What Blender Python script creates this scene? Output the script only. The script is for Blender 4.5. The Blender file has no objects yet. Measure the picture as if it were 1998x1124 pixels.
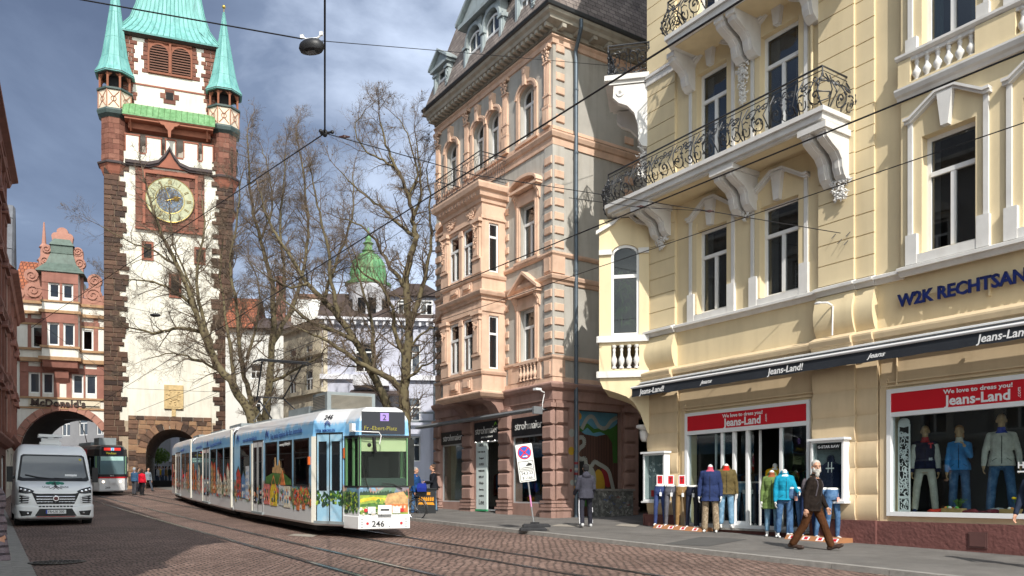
import bpy, bmesh, math, random
from mathutils import Vector, Matrix, noise
from mathutils.bvhtree import BVHTree
R=math.radians; PI=math.pi
random.seed(7)
SC=bpy.context.scene
COL=SC.collection
# ---------------- camera
F=1554.;CX=999.;HY=965.;CZ=1.5
cd=bpy.data.cameras.new('Camera'); cam=bpy.data.objects.new('Camera',cd); COL.objects.link(cam)
cam.location=(0,0,CZ); cam.rotation_euler=(R(90),0,0)
cd.sensor_width=36; cd.lens=F/1998*36; cd.shift_y=(HY-562)/1998; cd.clip_end=2000; cd.clip_start=.1
SC.camera=cam
SC.render.resolution_x=1024; SC.render.resolution_y=576
SC.view_settings.view_transform='Standard'; SC.view_settings.look='None'
SC.view_settings.exposure=0.36; SC.view_settings.gamma=1
# ---------------- sun and sky
HX,HYY=-.22,.975   # horizontal direction the light travels
ELEV=42
sd=bpy.data.lights.new('Sun','SUN'); sun=bpy.data.objects.new('Sun',sd); COL.objects.link(sun)
sd.energy=4.0; sd.angle=R(.5); sd.color=(1,.95,.87)
L=Vector((HX*math.cos(R(ELEV)),HYY*math.cos(R(ELEV)),-math.sin(R(ELEV))))
sun.rotation_euler=L.to_track_quat('-Z','Y').to_euler()
W=bpy.data.worlds.new('World'); SC.world=W; W.use_nodes=True
nt=W.node_tree; nt.nodes.clear()
def N(t,**k):
    n=nt.nodes.new(t)
    for a,b in k.items(): setattr(n,a,b)
    return n
out=N('ShaderNodeOutputWorld'); bg=N('ShaderNodeBackground'); bg.inputs[1].default_value=.135
sky=N('ShaderNodeTexSky',sky_type='NISHITA'); sky.sun_disc=False; sky.sun_elevation=R(ELEV); sky.sun_rotation=math.atan2(-HX,-HYY)
sky.air_density=1.0; sky.dust_density=1.2
tc=N('ShaderNodeTexCoord'); mp=N('ShaderNodeMapping'); mp.inputs['Scale'].default_value=(1.0,1.0,2.1); mp.inputs['Location'].default_value=(.35,.1,.2)
nz=N('ShaderNodeTexNoise'); nz.inputs['Scale'].default_value=2.9; nz.inputs['Detail'].default_value=7; nz.inputs['Roughness'].default_value=.55; nz.inputs['Distortion'].default_value=.35
cr=N('ShaderNodeValToRGB'); cr.color_ramp.elements[0].position=.40; cr.color_ramp.elements[0].color=(.76,1.0,1.6,1)
cr.color_ramp.elements[1].position=.80; cr.color_ramp.elements[1].color=(4.6,5.3,6.6,1)
e=cr.color_ramp.elements.new(.60); e.color=(1.4,1.78,2.6,1)
# brighter cloud low down above the trees, darker slate to the left
sep=N('ShaderNodeSeparateXYZ'); mr=N('ShaderNodeMapRange'); mr.inputs[1].default_value=.62; mr.inputs[2].default_value=.05; mr.inputs[3].default_value=0; mr.inputs[4].default_value=.20
mr2=N('ShaderNodeMapRange'); mr2.inputs[1].default_value=-.55; mr2.inputs[2].default_value=-.1; mr2.inputs[3].default_value=-.09; mr2.inputs[4].default_value=.20
ad=N('ShaderNodeMath',operation='ADD'); ad2=N('ShaderNodeMath',operation='ADD')
l=nt.links.new
l(tc.outputs['Generated'],mp.inputs[0]); l(mp.outputs[0],nz.inputs['Vector'])
l(tc.outputs['Generated'],sep.inputs[0]); l(sep.outputs['Z'],mr.inputs[0]); l(sep.outputs['X'],mr2.inputs[0])
l(nz.outputs[0],ad.inputs[0]); l(mr.outputs[0],ad.inputs[1]); l(ad.outputs[0],ad2.inputs[0]); l(mr2.outputs[0],ad2.inputs[1])
l(ad2.outputs[0],cr.inputs[0])
mx=N('ShaderNodeMix',data_type='RGBA'); mx.inputs[0].default_value=.88
# added fill for the facades: sky brightened on the sun's side, behind the camera
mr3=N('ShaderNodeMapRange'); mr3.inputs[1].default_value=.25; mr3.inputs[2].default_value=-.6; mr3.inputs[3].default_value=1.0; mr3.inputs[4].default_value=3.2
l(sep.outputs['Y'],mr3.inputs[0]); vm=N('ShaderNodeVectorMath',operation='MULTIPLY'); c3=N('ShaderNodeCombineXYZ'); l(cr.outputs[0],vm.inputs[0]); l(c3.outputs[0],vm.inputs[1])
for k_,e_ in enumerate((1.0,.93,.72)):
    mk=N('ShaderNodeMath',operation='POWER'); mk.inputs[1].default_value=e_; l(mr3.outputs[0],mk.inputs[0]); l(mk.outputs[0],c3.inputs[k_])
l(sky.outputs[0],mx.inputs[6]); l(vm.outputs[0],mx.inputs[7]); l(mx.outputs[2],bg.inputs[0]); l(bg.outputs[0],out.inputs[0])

# ---------------- materials
def ramp(nt,fac,cols):
    n=nt.nodes.new('ShaderNodeValToRGB'); r=n.color_ramp
    r.elements[0].position=cols[0][0]; r.elements[0].color=(*cols[0][1],1)
    r.elements[1].position=cols[-1][0]; r.elements[1].color=(*cols[-1][1],1)
    for p,c in cols[1:-1]:
        e=r.elements.new(p); e.color=(*c,1)
    nt.links.new(fac,n.inputs[0]); return n.outputs[0]
def mul(c,k): return tuple(max(0,min(1,x*k)) for x in c)
MATS={}
def newmat(name):
    m=bpy.data.materials.new(name); m.use_nodes=True; return m,m.node_tree,m.node_tree.nodes['Principled BSDF']
def M(name,c=(.5,.5,.5),rough=.8,var=.18,scale=1.5,bump=.15,bscale=60,metal=0,spec=.4,coat=0,c2=None,streak=0):
    """plain painted / plaster / stone surface: two-scale mottling + fine bump"""
    if name in MATS: return MATS[name]
    m,nt,p=newmat(name); MATS[name]=m
    p.inputs['Roughness'].default_value=rough; p.inputs['Metallic'].default_value=metal; p.inputs['Specular IOR Level'].default_value=spec
    if coat: p.inputs['Coat Weight'].default_value=coat; p.inputs['Coat Roughness'].default_value=.06
    t=nt.nodes.new('ShaderNodeTexCoord')
    n=nt.nodes.new('ShaderNodeTexNoise'); n.inputs['Scale'].default_value=scale; n.inputs['Detail'].default_value=8; n.inputs['Roughness'].default_value=.65
    nt.links.new(t.outputs['Object'],n.inputs['Vector'])
    a=mul(c,1-var); b=c2 or mul(c,1+var)
    col=ramp(nt,n.outputs[0],[(.3,a),(.5,c),(.7,b)])
    if streak:
        mpp=nt.nodes.new('ShaderNodeMapping'); mpp.inputs['Scale'].default_value=(2.4,2.4,.28)
        n3=nt.nodes.new('ShaderNodeTexNoise'); n3.inputs['Scale'].default_value=1.5; n3.inputs['Detail'].default_value=6
        nt.links.new(t.outputs['Object'],mpp.inputs[0]); nt.links.new(mpp.outputs[0],n3.inputs['Vector'])
        mxx=nt.nodes.new('ShaderNodeMix'); mxx.data_type='RGBA'; mxx.blend_type='MULTIPLY'; mxx.inputs[0].default_value=streak
        s=ramp(nt,n3.outputs[0],[(.34,(.62,.58,.52)),(.52,(1,1,1))])
        nt.links.new(col,mxx.inputs[6]); nt.links.new(s,mxx.inputs[7]); col=mxx.outputs[2]
    nt.links.new(col,p.inputs['Base Color'])
    if bump:
        n2=nt.nodes.new('ShaderNodeTexNoise'); n2.inputs['Scale'].default_value=bscale; n2.inputs['Detail'].default_value=5
        nt.links.new(t.outputs['Object'],n2.inputs['Vector'])
        bm=nt.nodes.new('ShaderNodeBump'); bm.inputs['Strength'].default_value=bump; bm.inputs['Distance'].default_value=.02
        nt.links.new(n2.outputs[0],bm.inputs['Height']); nt.links.new(bm.outputs[0],p.inputs['Normal'])
    return m
def MVC(name,cols,rough=.85,bump=.5,bscale=12,spec=.3):
    """stone whose blocks carry a random value in the attribute 'rnd'"""
    if name in MATS: return MATS[name]
    m,nt,p=newmat(name); MATS[name]=m
    p.inputs['Roughness'].default_value=rough; p.inputs['Specular IOR Level'].default_value=spec
    at=nt.nodes.new('ShaderNodeAttribute'); at.attribute_name='rnd'
    t=nt.nodes.new('ShaderNodeTexCoord')
    n=nt.nodes.new('ShaderNodeTexNoise'); n.inputs['Scale'].default_value=3; n.inputs['Detail'].default_value=7
    nt.links.new(t.outputs['Object'],n.inputs['Vector'])
    ma=nt.nodes.new('ShaderNodeMath'); ma.operation='MULTIPLY_ADD'; ma.inputs[1].default_value=.5; ma.inputs[2].default_value=-.25
    nt.links.new(n.outputs[0],ma.inputs[0])
    ad=nt.nodes.new('ShaderNodeMath'); ad.operation='ADD'; nt.links.new(ma.outputs[0],ad.inputs[0]); nt.links.new(at.outputs['Fac'],ad.inputs[1])
    k=len(cols)-1
    col=ramp(nt,ad.outputs[0],[(.05+.9*i/k,c) for i,c in enumerate(cols)])
    nt.links.new(col,p.inputs['Base Color'])
    n2=nt.nodes.new('ShaderNodeTexNoise'); n2.inputs['Scale'].default_value=bscale; n2.inputs['Detail'].default_value=6
    nt.links.new(t.outputs['Object'],n2.inputs['Vector'])
    bm=nt.nodes.new('ShaderNodeBump'); bm.inputs['Strength'].default_value=bump; bm.inputs['Distance'].default_value=.05
    nt.links.new(n2.outputs[0],bm.inputs['Height']); nt.links.new(bm.outputs[0],p.inputs['Normal'])
    return m
def MB_(name,c1,c2,mort,bw,bh,ms=.02,rough=.8,rot=(0,0,0),bump=.6,off=.5,mott=.4,plane='xy',distort=0,scale2=.35):
    """bricks / cobbles / shingles: Brick Texture in object space; plane picks which two axes"""
    if name in MATS: return MATS[name]
    m,nt,p=newmat(name); MATS[name]=m
    p.inputs['Roughness'].default_value=rough; p.inputs['Specular IOR Level'].default_value=.35
    t=nt.nodes.new('ShaderNodeTexCoord'); vec=t.outputs['Object']
    s=nt.nodes.new('ShaderNodeSeparateXYZ'); c=nt.nodes.new('ShaderNodeCombineXYZ')
    mp=nt.nodes.new('ShaderNodeMapping'); mp.inputs['Rotation'].default_value=rot; nt.links.new(vec,mp.inputs[0])
    nt.links.new(mp.outputs[0],s.inputs[0])
    ix={'xy':'XY','xz':'XZ','yz':'YZ'}[plane]
    nt.links.new(s.outputs[ix[0]],c.inputs[0]); nt.links.new(s.outputs[ix[1]],c.inputs[1])
    v=c.outputs[0]
    if distort:
        nn=nt.nodes.new('ShaderNodeTexNoise'); nn.inputs['Scale'].default_value=1.1; nn.inputs['Detail'].default_value=3
        nt.links.new(v,nn.inputs['Vector'])
        va=nt.nodes.new('ShaderNodeVectorMath'); va.operation='MULTIPLY_ADD'; va.inputs[1].default_value=(distort,)*3
        nt.links.new(nn.outputs['Color'],va.inputs[0]); nt.links.new(v,va.inputs[2]); v=va.outputs[0]
    b=nt.nodes.new('ShaderNodeTexBrick'); b.offset=off; b.inputs['Scale'].default_value=1
    b.inputs['Brick Width'].default_value=bw; b.inputs['Row Height'].default_value=bh; b.inputs['Mortar Size'].default_value=ms
    b.inputs['Mortar Smooth'].default_value=.3; b.inputs['Bias'].default_value=0
    b.inputs['Color1'].default_value=(*c1,1); b.inputs['Color2'].default_value=(*c2,1); b.inputs['Mortar'].default_value=(*mort,1)
    nt.links.new(v,b.inputs['Vector'])
    n=nt.nodes.new('ShaderNodeTexNoise'); n.inputs['Scale'].default_value=scale2; n.inputs['Detail'].default_value=9; n.inputs['Roughness'].default_value=.7
    nt.links.new(vec,n.inputs['Vector'])
    rr=ramp(nt,n.outputs[0],[(.3,(1-mott,)*3),(.7,(1+mott*.5,)*3)])
    mx=nt.nodes.new('ShaderNodeMix'); mx.data_type='RGBA'; mx.blend_type='MULTIPLY'; mx.inputs[0].default_value=1
    nt.links.new(b.outputs['Color'],mx.inputs[6]); nt.links.new(rr,mx.inputs[7]); nt.links.new(mx.outputs[2],p.inputs['Base Color'])
    n2=nt.nodes.new('ShaderNodeTexNoise'); n2.inputs['Scale'].default_value=40; n2.inputs['Detail'].default_value=4; nt.links.new(vec,n2.inputs['Vector'])
    ma=nt.nodes.new('ShaderNodeMath'); ma.operation='MULTIPLY_ADD'; ma.inputs[1].default_value=-1; nt.links.new(b.outputs['Fac'],ma.inputs[0])
    m3=nt.nodes.new('ShaderNodeMath'); m3.operation='MULTIPLY'; m3.inputs[1].default_value=.5; nt.links.new(n2.outputs[0],m3.inputs[0]); nt.links.new(m3.outputs[0],ma.inputs[2])
    bm=nt.nodes.new('ShaderNodeBump'); bm.inputs['Strength'].default_value=bump; bm.inputs['Distance'].default_value=.02
    nt.links.new(ma.outputs[0],bm.inputs['Height']); nt.links.new(bm.outputs[0],p.inputs['Normal'])
    return m
def glass_dark(name,c=(.012,.014,.017),rough=.03):
    if name in MATS: return MATS[name]
    m,nt,p=newmat(name); MATS[name]=m
    p.inputs['Base Color'].default_value=(*c,1); p.inputs['Roughness'].default_value=rough; p.inputs['Specular IOR Level'].default_value=.9; p.inputs['IOR'].default_value=1.6
    t=nt.nodes.new('ShaderNodeTexCoord'); n=nt.nodes.new('ShaderNodeTexNoise'); n.inputs['Scale'].default_value=1.3
    nt.links.new(t.outputs['Object'],n.inputs['Vector']); b=nt.nodes.new('ShaderNodeBump'); b.inputs['Strength'].default_value=.06; b.inputs['Distance'].default_value=.02
    nt.links.new(n.outputs[0],b.inputs['Height']); nt.links.new(b.outputs[0],p.inputs['Normal'])
    return m
def glass_clear(name,tint=(.85,.9,.9),k=1.5):
    if name in MATS: return MATS[name]
    m=bpy.data.materials.new(name); m.use_nodes=True; nt=m.node_tree; nt.nodes.clear(); MATS[name]=m
    o=nt.nodes.new('ShaderNodeOutputMaterial'); mx=nt.nodes.new('ShaderNodeMixShader'); tr=nt.nodes.new('ShaderNodeBsdfTransparent'); gl=nt.nodes.new('ShaderNodeBsdfGlossy')
    tr.inputs[0].default_value=(*tint,1); gl.inputs['Roughness'].default_value=.02
    lw=nt.nodes.new('ShaderNodeLayerWeight'); pw=nt.nodes.new('ShaderNodeMath'); pw.operation='POWER'; pw.inputs[1].default_value=4
    nt.links.new(lw.outputs['Facing'],pw.inputs[0]); fr=nt.nodes.new('ShaderNodeMath'); fr.operation='MULTIPLY_ADD'; fr.inputs[1].default_value=.85; fr.inputs[2].default_value=((k-1)/(k+1))**2
    nt.links.new(pw.outputs[0],fr.inputs[0])
    nt.links.new(fr.outputs[0],mx.inputs[0]); nt.links.new(tr.outputs[0],mx.inputs[1]); nt.links.new(gl.outputs[0],mx.inputs[2]); nt.links.new(mx.outputs[0],o.inputs[0])
    return m
def emis(name,c,s):
    if name in MATS: return MATS[name]
    m,nt,p=newmat(name); MATS[name]=m
    p.inputs['Base Color'].default_value=(*mul(c,.3),1); p.inputs['Emission Color'].default_value=(*c,1); p.inputs['Emission Strength'].default_value=s
    return m
def copper(name,c1,c2,seam=.55,axis='X'):
    if name in MATS: return MATS[name]
    m,nt,p=newmat(name); MATS[name]=m
    p.inputs['Roughness'].default_value=.6; p.inputs['Specular IOR Level'].default_value=.3
    t=nt.nodes.new('ShaderNodeTexCoord'); mp=nt.nodes.new('ShaderNodeMapping'); mp.inputs['Scale'].default_value=(2.5,2.5,.35)
    n=nt.nodes.new('ShaderNodeTexNoise'); n.inputs['Scale'].default_value=1.2; n.inputs['Detail'].default_value=8; n.inputs['Roughness'].default_value=.7
    nt.links.new(t.outputs['Object'],mp.inputs[0]); nt.links.new(mp.outputs[0],n.inputs['Vector'])
    nt.links.new(ramp(nt,n.outputs[0],[(.3,mul(c1,.6)),(.45,c1),(.7,c2)]),p.inputs['Base Color'])
    return m

# ---------------- geometry helpers
ZOFF={}
class G:
    def __init__(s): s.v=[];s.f=[];s.r=[];s.mi=[];s.M=None;s.cur=0;s.rv=None;s.marks=[]
    def nx(s):
        if s.v and (not s.marks or s.marks[-1]!=(len(s.v),len(s.f))): s.marks.append((len(s.v),len(s.f)))
        return s
    def add(s,vs,fs,M=None):
        b=len(s.v)
        for p in vs:
            p=Vector(p)
            if M is not None: p=M@p
            if s.M is not None: p=s.M@p
            s.v.append(p)
        rv=random.random() if s.rv is None else s.rv
        for f in fs: s.f.append([b+i for i in f]); s.r.append(rv); s.mi.append(s.cur)
        return s
    def box(s,x0,x1,y0,y1,z0,z1,M=None):
        if x0>x1:x0,x1=x1,x0
        if y0>y1:y0,y1=y1,y0
        if z0>z1:z0,z1=z1,z0
        return s.add([(x0,y0,z0),(x1,y0,z0),(x1,y1,z0),(x0,y1,z0),(x0,y0,z1),(x1,y0,z1),(x1,y1,z1),(x0,y1,z1)],
              [(0,3,2,1),(4,5,6,7),(0,1,5,4),(1,2,6,5),(2,3,7,6),(3,0,4,7)],M)
    def bbox(s,x0,x1,y0,y1,z0,z1,b=.02):
        """box whose front (-y) face is chamfered all round: a rusticated block"""
        return s.add([(x0,y0+b,z0),(x1,y0+b,z0),(x1,y1,z0),(x0,y1,z0),(x0,y0+b,z1),(x1,y0+b,z1),(x1,y1,z1),(x0,y1,z1),
               (x0+b,y0,z0+b),(x1-b,y0,z0+b),(x0+b,y0,z1-b),(x1-b,y0,z1-b)],
              [(0,3,2,1),(4,5,6,7),(1,2,6,5),(2,3,7,6),(3,0,4,7),(8,9,11,10),(0,1,9,8),(1,5,11,9),(5,4,10,11),(4,0,8,10)])
    def pxz(s,poly,y0,y1,M=None):
        n=len(poly)
        vs=[(x,y0,z) for x,z in poly]+[(x,y1,z) for x,z in poly]
        return s.add(vs,[list(range(n)),list(range(2*n-1,n-1,-1))]+[(i,(i+1)%n,n+(i+1)%n,n+i) for i in range(n)],M)
    def pyz(s,poly,x0,x1,M=None):
        n=len(poly)
        vs=[(x0,y,z) for y,z in poly]+[(x1,y,z) for y,z in poly]
        return s.add(vs,[list(range(n)),list(range(2*n-1,n-1,-1))]+[(i,(i+1)%n,n+(i+1)%n,n+i) for i in range(n)],M)
    def pxy(s,poly,z0,z1,M=None):
        n=len(poly)
        vs=[(x,y,z0) for x,y in poly]+[(x,y,z1) for x,y in poly]
        return s.add(vs,[list(range(n)),list(range(2*n-1,n-1,-1))]+[(i,(i+1)%n,n+(i+1)%n,n+i) for i in range(n)],M)
    def loft(s,rings,cap=True,M=None,closed=True):
        n=len(rings[0]); vs=[p for r in rings for p in r]; fs=[]
        for k in range(len(rings)-1):
            for i in range(n if closed else n-1):
                j=(i+1)%n; fs.append((k*n+i,k*n+j,(k+1)*n+j,(k+1)*n+i))
        if cap: fs.append(list(range(n))[::-1]); fs.append([(len(rings)-1)*n+i for i in range(n)])
        return s.add(vs,fs,M)
    def lathe(s,prof,c=(0,0,0),n=10,M=None,a0=0):
        return s.loft([[(c[0]+r*math.cos(a0+2*PI*i/n),c[1]+r*math.sin(a0+2*PI*i/n),c[2]+z) for i in range(n)] for r,z in prof],True,M)
    def tube(s,pts,r,n=6,M=None,cap=True):
        pts=[Vector(p) for p in pts]; rr=r if isinstance(r,(list,tuple)) else [r]*len(pts)
        rings=[];up=None
        for i,p in enumerate(pts):
            t=(pts[min(i+1,len(pts)-1)]-pts[max(i-1,0)])
            if t.length<1e-9: t=Vector((0,0,1))
            t.normalize()
            if up is None:
                up=Vector((0,0,1)) if abs(t.z)<.9 else Vector((1,0,0))
            a=t.cross(up)
            if a.length<1e-5: a=t.cross(Vector((1,.3,0)))
            a.normalize(); b=a.cross(t); up=b
            rings.append([p+(a*math.cos(2*PI*k/n)+b*math.sin(2*PI*k/n))*rr[i] for k in range(n)])
        return s.loft(rings,cap,M)
    def ell(s,c,rx,ry,rz,n=10,m=6,M=None):
        rings=[]
        for j in range(m+1):
            a=-PI/2+PI*j/m; q=max(math.cos(a),.02)
            rings.append([(c[0]+rx*q*math.cos(2*PI*i/n),c[1]+ry*q*math.sin(2*PI*i/n),c[2]+rz*math.sin(a)) for i in range(n)])
        return s.loft(rings,True,M)
    def cap(s,p0,r0,p1,r1,n=10):
        """tapered capsule"""
        p0=Vector(p0);p1=Vector(p1);d=p1-p0
        if d.length<1e-6: return s.ell(p0,r0,r0,r0,n,6)
        d.normalize()
        pts=[p0-d*r0*.98,p0-d*r0*.8,p0-d*r0*.4,p0,p1,p1+d*r1*.4,p1+d*r1*.8,p1+d*r1*.98]
        return s.tube(pts,[r0*.15,r0*.6,r0*.92,r0,r1,r1*.92,r1*.6,r1*.15],n)
    def wall(s,x0,x1,z0,z1,y0,y1,ops):
        """wall slab with rectangular openings (x0,x1,z0,z1)"""
        ops=sorted(o for o in ops)
        xs=sorted(set([x0,x1]+[o[0] for o in ops]+[o[1] for o in ops]))
        xs=[x for x in xs if x0<=x<=x1]
        for a,b in zip(xs,xs[1:]):
            m=(a+b)/2; col=sorted([(max(o[2],z0),min(o[3],z1)) for o in ops if o[0]<m<o[1]])
            z=z0
            for p,q in col:
                if p>z+1e-4: s.box(a,b,y0,y1,z,p)
                z=max(z,q)
            if z<z1-1e-4: s.box(a,b,y0,y1,z,z1)
        return s
    def build(s,name,mat,parent=None,smooth=False,loc=None,zo=None):
        if s.marks:   # pieces marked with nx() become objects of their own
            ms=[(0,0)]+[m for m in s.marks if m!=(len(s.v),len(s.f))]+[(len(s.v),len(s.f))]; s.marks=[]; first=None
            for (a,b),(c,d) in zip(ms,ms[1:]):
                k=G(); k.v=s.v[a:c]; k.f=[[i-a for i in f] for f in s.f[b:d]]; k.r=s.r[b:d]; k.mi=s.mi[b:d]
                o=k.build(name,mat,parent,smooth,loc,zo); first=first or o
            return first
        me=bpy.data.meshes.new(name)
        off=ZOFF.get(parent.name,0) if parent is not None else 0
        if zo is not None: off=zo
        me.from_pydata([(p.x,p.y,p.z-off) for p in s.v],[],s.f)
        for mt in (mat if isinstance(mat,(list,tuple)) else [mat]): me.materials.append(mt)
        if any(s.mi): me.polygons.foreach_set('material_index',s.mi)
        bm=bmesh.new(); bm.from_mesh(me); bmesh.ops.recalc_face_normals(bm,faces=bm.faces); bm.to_mesh(me); bm.free()
        at=me.attributes.new('rnd','FLOAT','FACE'); at.data.foreach_set('value',s.r)
        if smooth: me.polygons.foreach_set('use_smooth',[True]*len(me.polygons)); me.set_sharp_from_angle(angle=R(42))
        o=bpy.data.objects.new(name,me); COL.objects.link(o)
        if parent is not None: o.parent=parent; ZOFF[o.name]=off
        if loc: o.location=loc
        return o
def box(*a): return G().box(*a)
def arc(cx,cz,rx,rz,a0,a1,n=10): return [(cx+rx*math.cos(R(a0+(a1-a0)*i/n)),cz+rz*math.sin(R(a0+(a1-a0)*i/n))) for i in range(n+1)]
def gz(Y):
    if Y<0: return .022*Y
    Y=min(Y,80.); return .022*Y+.00015*Y*Y
def gp(px,py,h=0):
    lo,hi=2.,200.
    for _ in range(50):
        m=(lo+hi)/2
        if CZ-(py-HY)/F*m-gz(m)-h>0: lo=m
        else: hi=m
    return ((px-CX)/F*lo,lo,gz(lo))
def at(px,py,Y): return Vector(((px-CX)/F*Y,Y,CZ+(HY-py)/F*Y))
def tag(o,label=None,cat=None,group=None,kind=None):
    if label:o['label']=label
    if cat:o['category']=cat
    if group:o['group']=group
    if kind:o['kind']=kind
    return o
def thing(name,label,cat,loc,rot=0,group=None,zworld=True):
    """Empty at the thing's base; parts built with world z are shifted down to it"""
    o=bpy.data.objects.new(name,None); COL.objects.link(o); o.empty_display_size=.3
    o.location=loc; o.rotation_euler=(0,0,R(rot)); tag(o,label,cat,group)
    ZOFF[o.name]=loc[2] if zworld else 0
    return o
def dup(root,loc,rot,label=None,group=None):
    r=root.copy(); COL.objects.link(r); r.location=loc; r.rotation_euler=(0,0,R(rot))
    if label:r['label']=label
    if group:r['group']=group
    for ch in list(root.children):
        c=ch.copy(); COL.objects.link(c); c.parent=r
        for g in list(ch.children):
            d=g.copy(); COL.objects.link(d); d.parent=c
    return r
TMP=bpy.data.scenes.new('scratch')
def evalmesh(o):
    """evaluated mesh of o, worked out in an otherwise empty scratch scene (quick)"""
    TMP.collection.objects.link(o); 
    with bpy.context.temp_override(scene=TMP,view_layer=TMP.view_layers[0]):
        dg=bpy.context.evaluated_depsgraph_get(); dg.update(); me=bpy.data.meshes.new_from_object(o.evaluated_get(dg))
    TMP.collection.objects.unlink(o); return me
def text(name,s,size,mat,parent,loc,rot=(90,0,0),ext=.004,off=0,shear=0,align='LEFT',space=1,sx=1,res=2):
    cu=bpy.data.curves.new(name,'FONT'); cu.body=s; cu.size=size; cu.extrude=ext; cu.offset=off; cu.shear=shear; cu.align_x=align; cu.space_character=space; cu.resolution_u=res
    o=bpy.data.objects.new(name+'_c',cu); me=evalmesh(o)
    bpy.data.objects.remove(o); bpy.data.curves.remove(cu)
    me.materials.clear(); me.materials.append(mat); me.name=name
    z=ZOFF.get(parent.name,0) if parent is not None else 0
    ob=bpy.data.objects.new(name,me); COL.objects.link(ob); ob.parent=parent
    ob.location=(loc[0],loc[1],loc[2]-z); ob.rotation_euler=tuple(R(a) for a in rot); ob.scale=(sx,1,1)
    return ob
def remesh(o,vox,smooth=2,nz=0,fr=12,seed=0):
    m=o.modifiers.new('r','REMESH'); m.mode='VOXEL'; m.voxel_size=vox; m.use_smooth_shade=True
    if smooth: s=o.modifiers.new('s','SMOOTH'); s.iterations=smooth; s.factor=.5
    par=o.parent; o.parent=None; COL.objects.unlink(o); me=evalmesh(o); COL.objects.link(o); o.parent=par; o.modifiers.clear()
    old=o.data
    if not me.materials:
        for k in old.materials: me.materials.append(k)
    o.data=me
    if nz:
        nr=[v.normal.copy() for v in me.vertices]; cs=[]
        for v,q in zip(me.vertices,nr):
            c=v.co; d=noise.noise(c*fr+Vector((seed,0,0)))+.5*noise.noise(c*fr*2.3); c=c+q*d*nz; cs.extend((c.x,c.y,c.z))
        me.vertices.foreach_set('co',cs)
    me.polygons.foreach_set('use_smooth',[True]*len(me.polygons))
    return o
# ---------------- shared materials
YP=M('yellow_plaster',(.70,.58,.37),.85,.08,.6,.12,90,streak=.16)
YP2=M('yellow_plaster_ground_floor',(.64,.50,.32),.85,.08,.5,.08,50,streak=.18)
WT=M('white_trim',(.67,.655,.63),.6,.08,2,.08,40,streak=.18)
WF=M('white_window_frame',(.74,.74,.73),.35,.04,2,0)
PL=M('plinth_render',(.155,.062,.055),.9,.2,3,.9,16)
IRON=M('wrought_iron',(.02,.022,.027),.45,.2,3,.1,60,spec=.6)
PEACH=M('peach_sandstone',(.67,.46,.34),.85,.16,1.2,.3,40,streak=.35)
PGREY=M('grey_render',(.44,.42,.38),.9,.14,.7,.2,70,streak=.45)
BROWN=M('brown_sandstone',(.33,.205,.17),.85,.2,1.2,.35,35,streak=.4)
ZINC=M('zinc_sheet',(.36,.41,.42),.5,.2,1.5,.1,20,metal=.2,streak=.4)
SLATE=MB_('slate_shingles',(.19,.155,.14),(.29,.245,.22),(.06,.05,.05),.30,.17,.012,rot=(0,0,0),plane='xz',mott=.45,scale2=1.2)
SLATEY=MB_('slate_shingles_side',(.19,.155,.14),(.29,.245,.22),(.06,.05,.05),.30,.17,.012,plane='yz',mott=.45,scale2=1.2)
GL=glass_dark('window_glass'); GLB=glass_dark('window_glass_blue',(.03,.04,.055))
CURT=M('curtain',(.42,.40,.36),.9,.1,8,0); CURTB=M('brown_blind',(.33,.20,.12),.8,.1,8,0)
DARK=M('dark_interior',(.012,.011,.011),.9,.2,2,0)
BLK=M('black_paint',(.015,.016,.018),.4,.1,3,0); BLKF=M('black_fabric_awning',(.022,.026,.034),.75,.2,2,.2,30)
WHT=M('white_paint',(.78,.78,.78),.4,.03,2,0); GREY=M('grey_metal',(.30,.31,.32),.4,.1,3,0,metal=.5)
RED=M('red_sign_panel',(.55,.008,.018),.45,.04,2,0); ALU=M('aluminium',(.62,.63,.64),.35,.06,3,0,metal=.5)
STEEL=M('rail_steel',(.34,.34,.34),.22,.2,6,0,metal=.9)
CLEAR=glass_clear('shop_glass')
COB=MB_('cobble_paving',(.20,.125,.10),(.33,.22,.18),(.03,.024,.022),.16,.115,.017,rot=(0,0,R(-33.4)),bump=1,mott=.45,distort=.30,rough=.72)
ASPH=M('asphalt_pavement',(.15,.14,.13),.9,.30,1.1,.8,90)
KERB=M('granite_kerb',(.27,.255,.235),.85,.2,6,.4,60)
D1=Vector((-.55,.835,0)).normalized(); N1=Vector((.835,.55,0)).normalized()
def on(o,t,z=0):  # street frame: o across (right), t along (away)
    p=N1*o+D1*t; return Vector((p.x,p.y,z))

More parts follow.
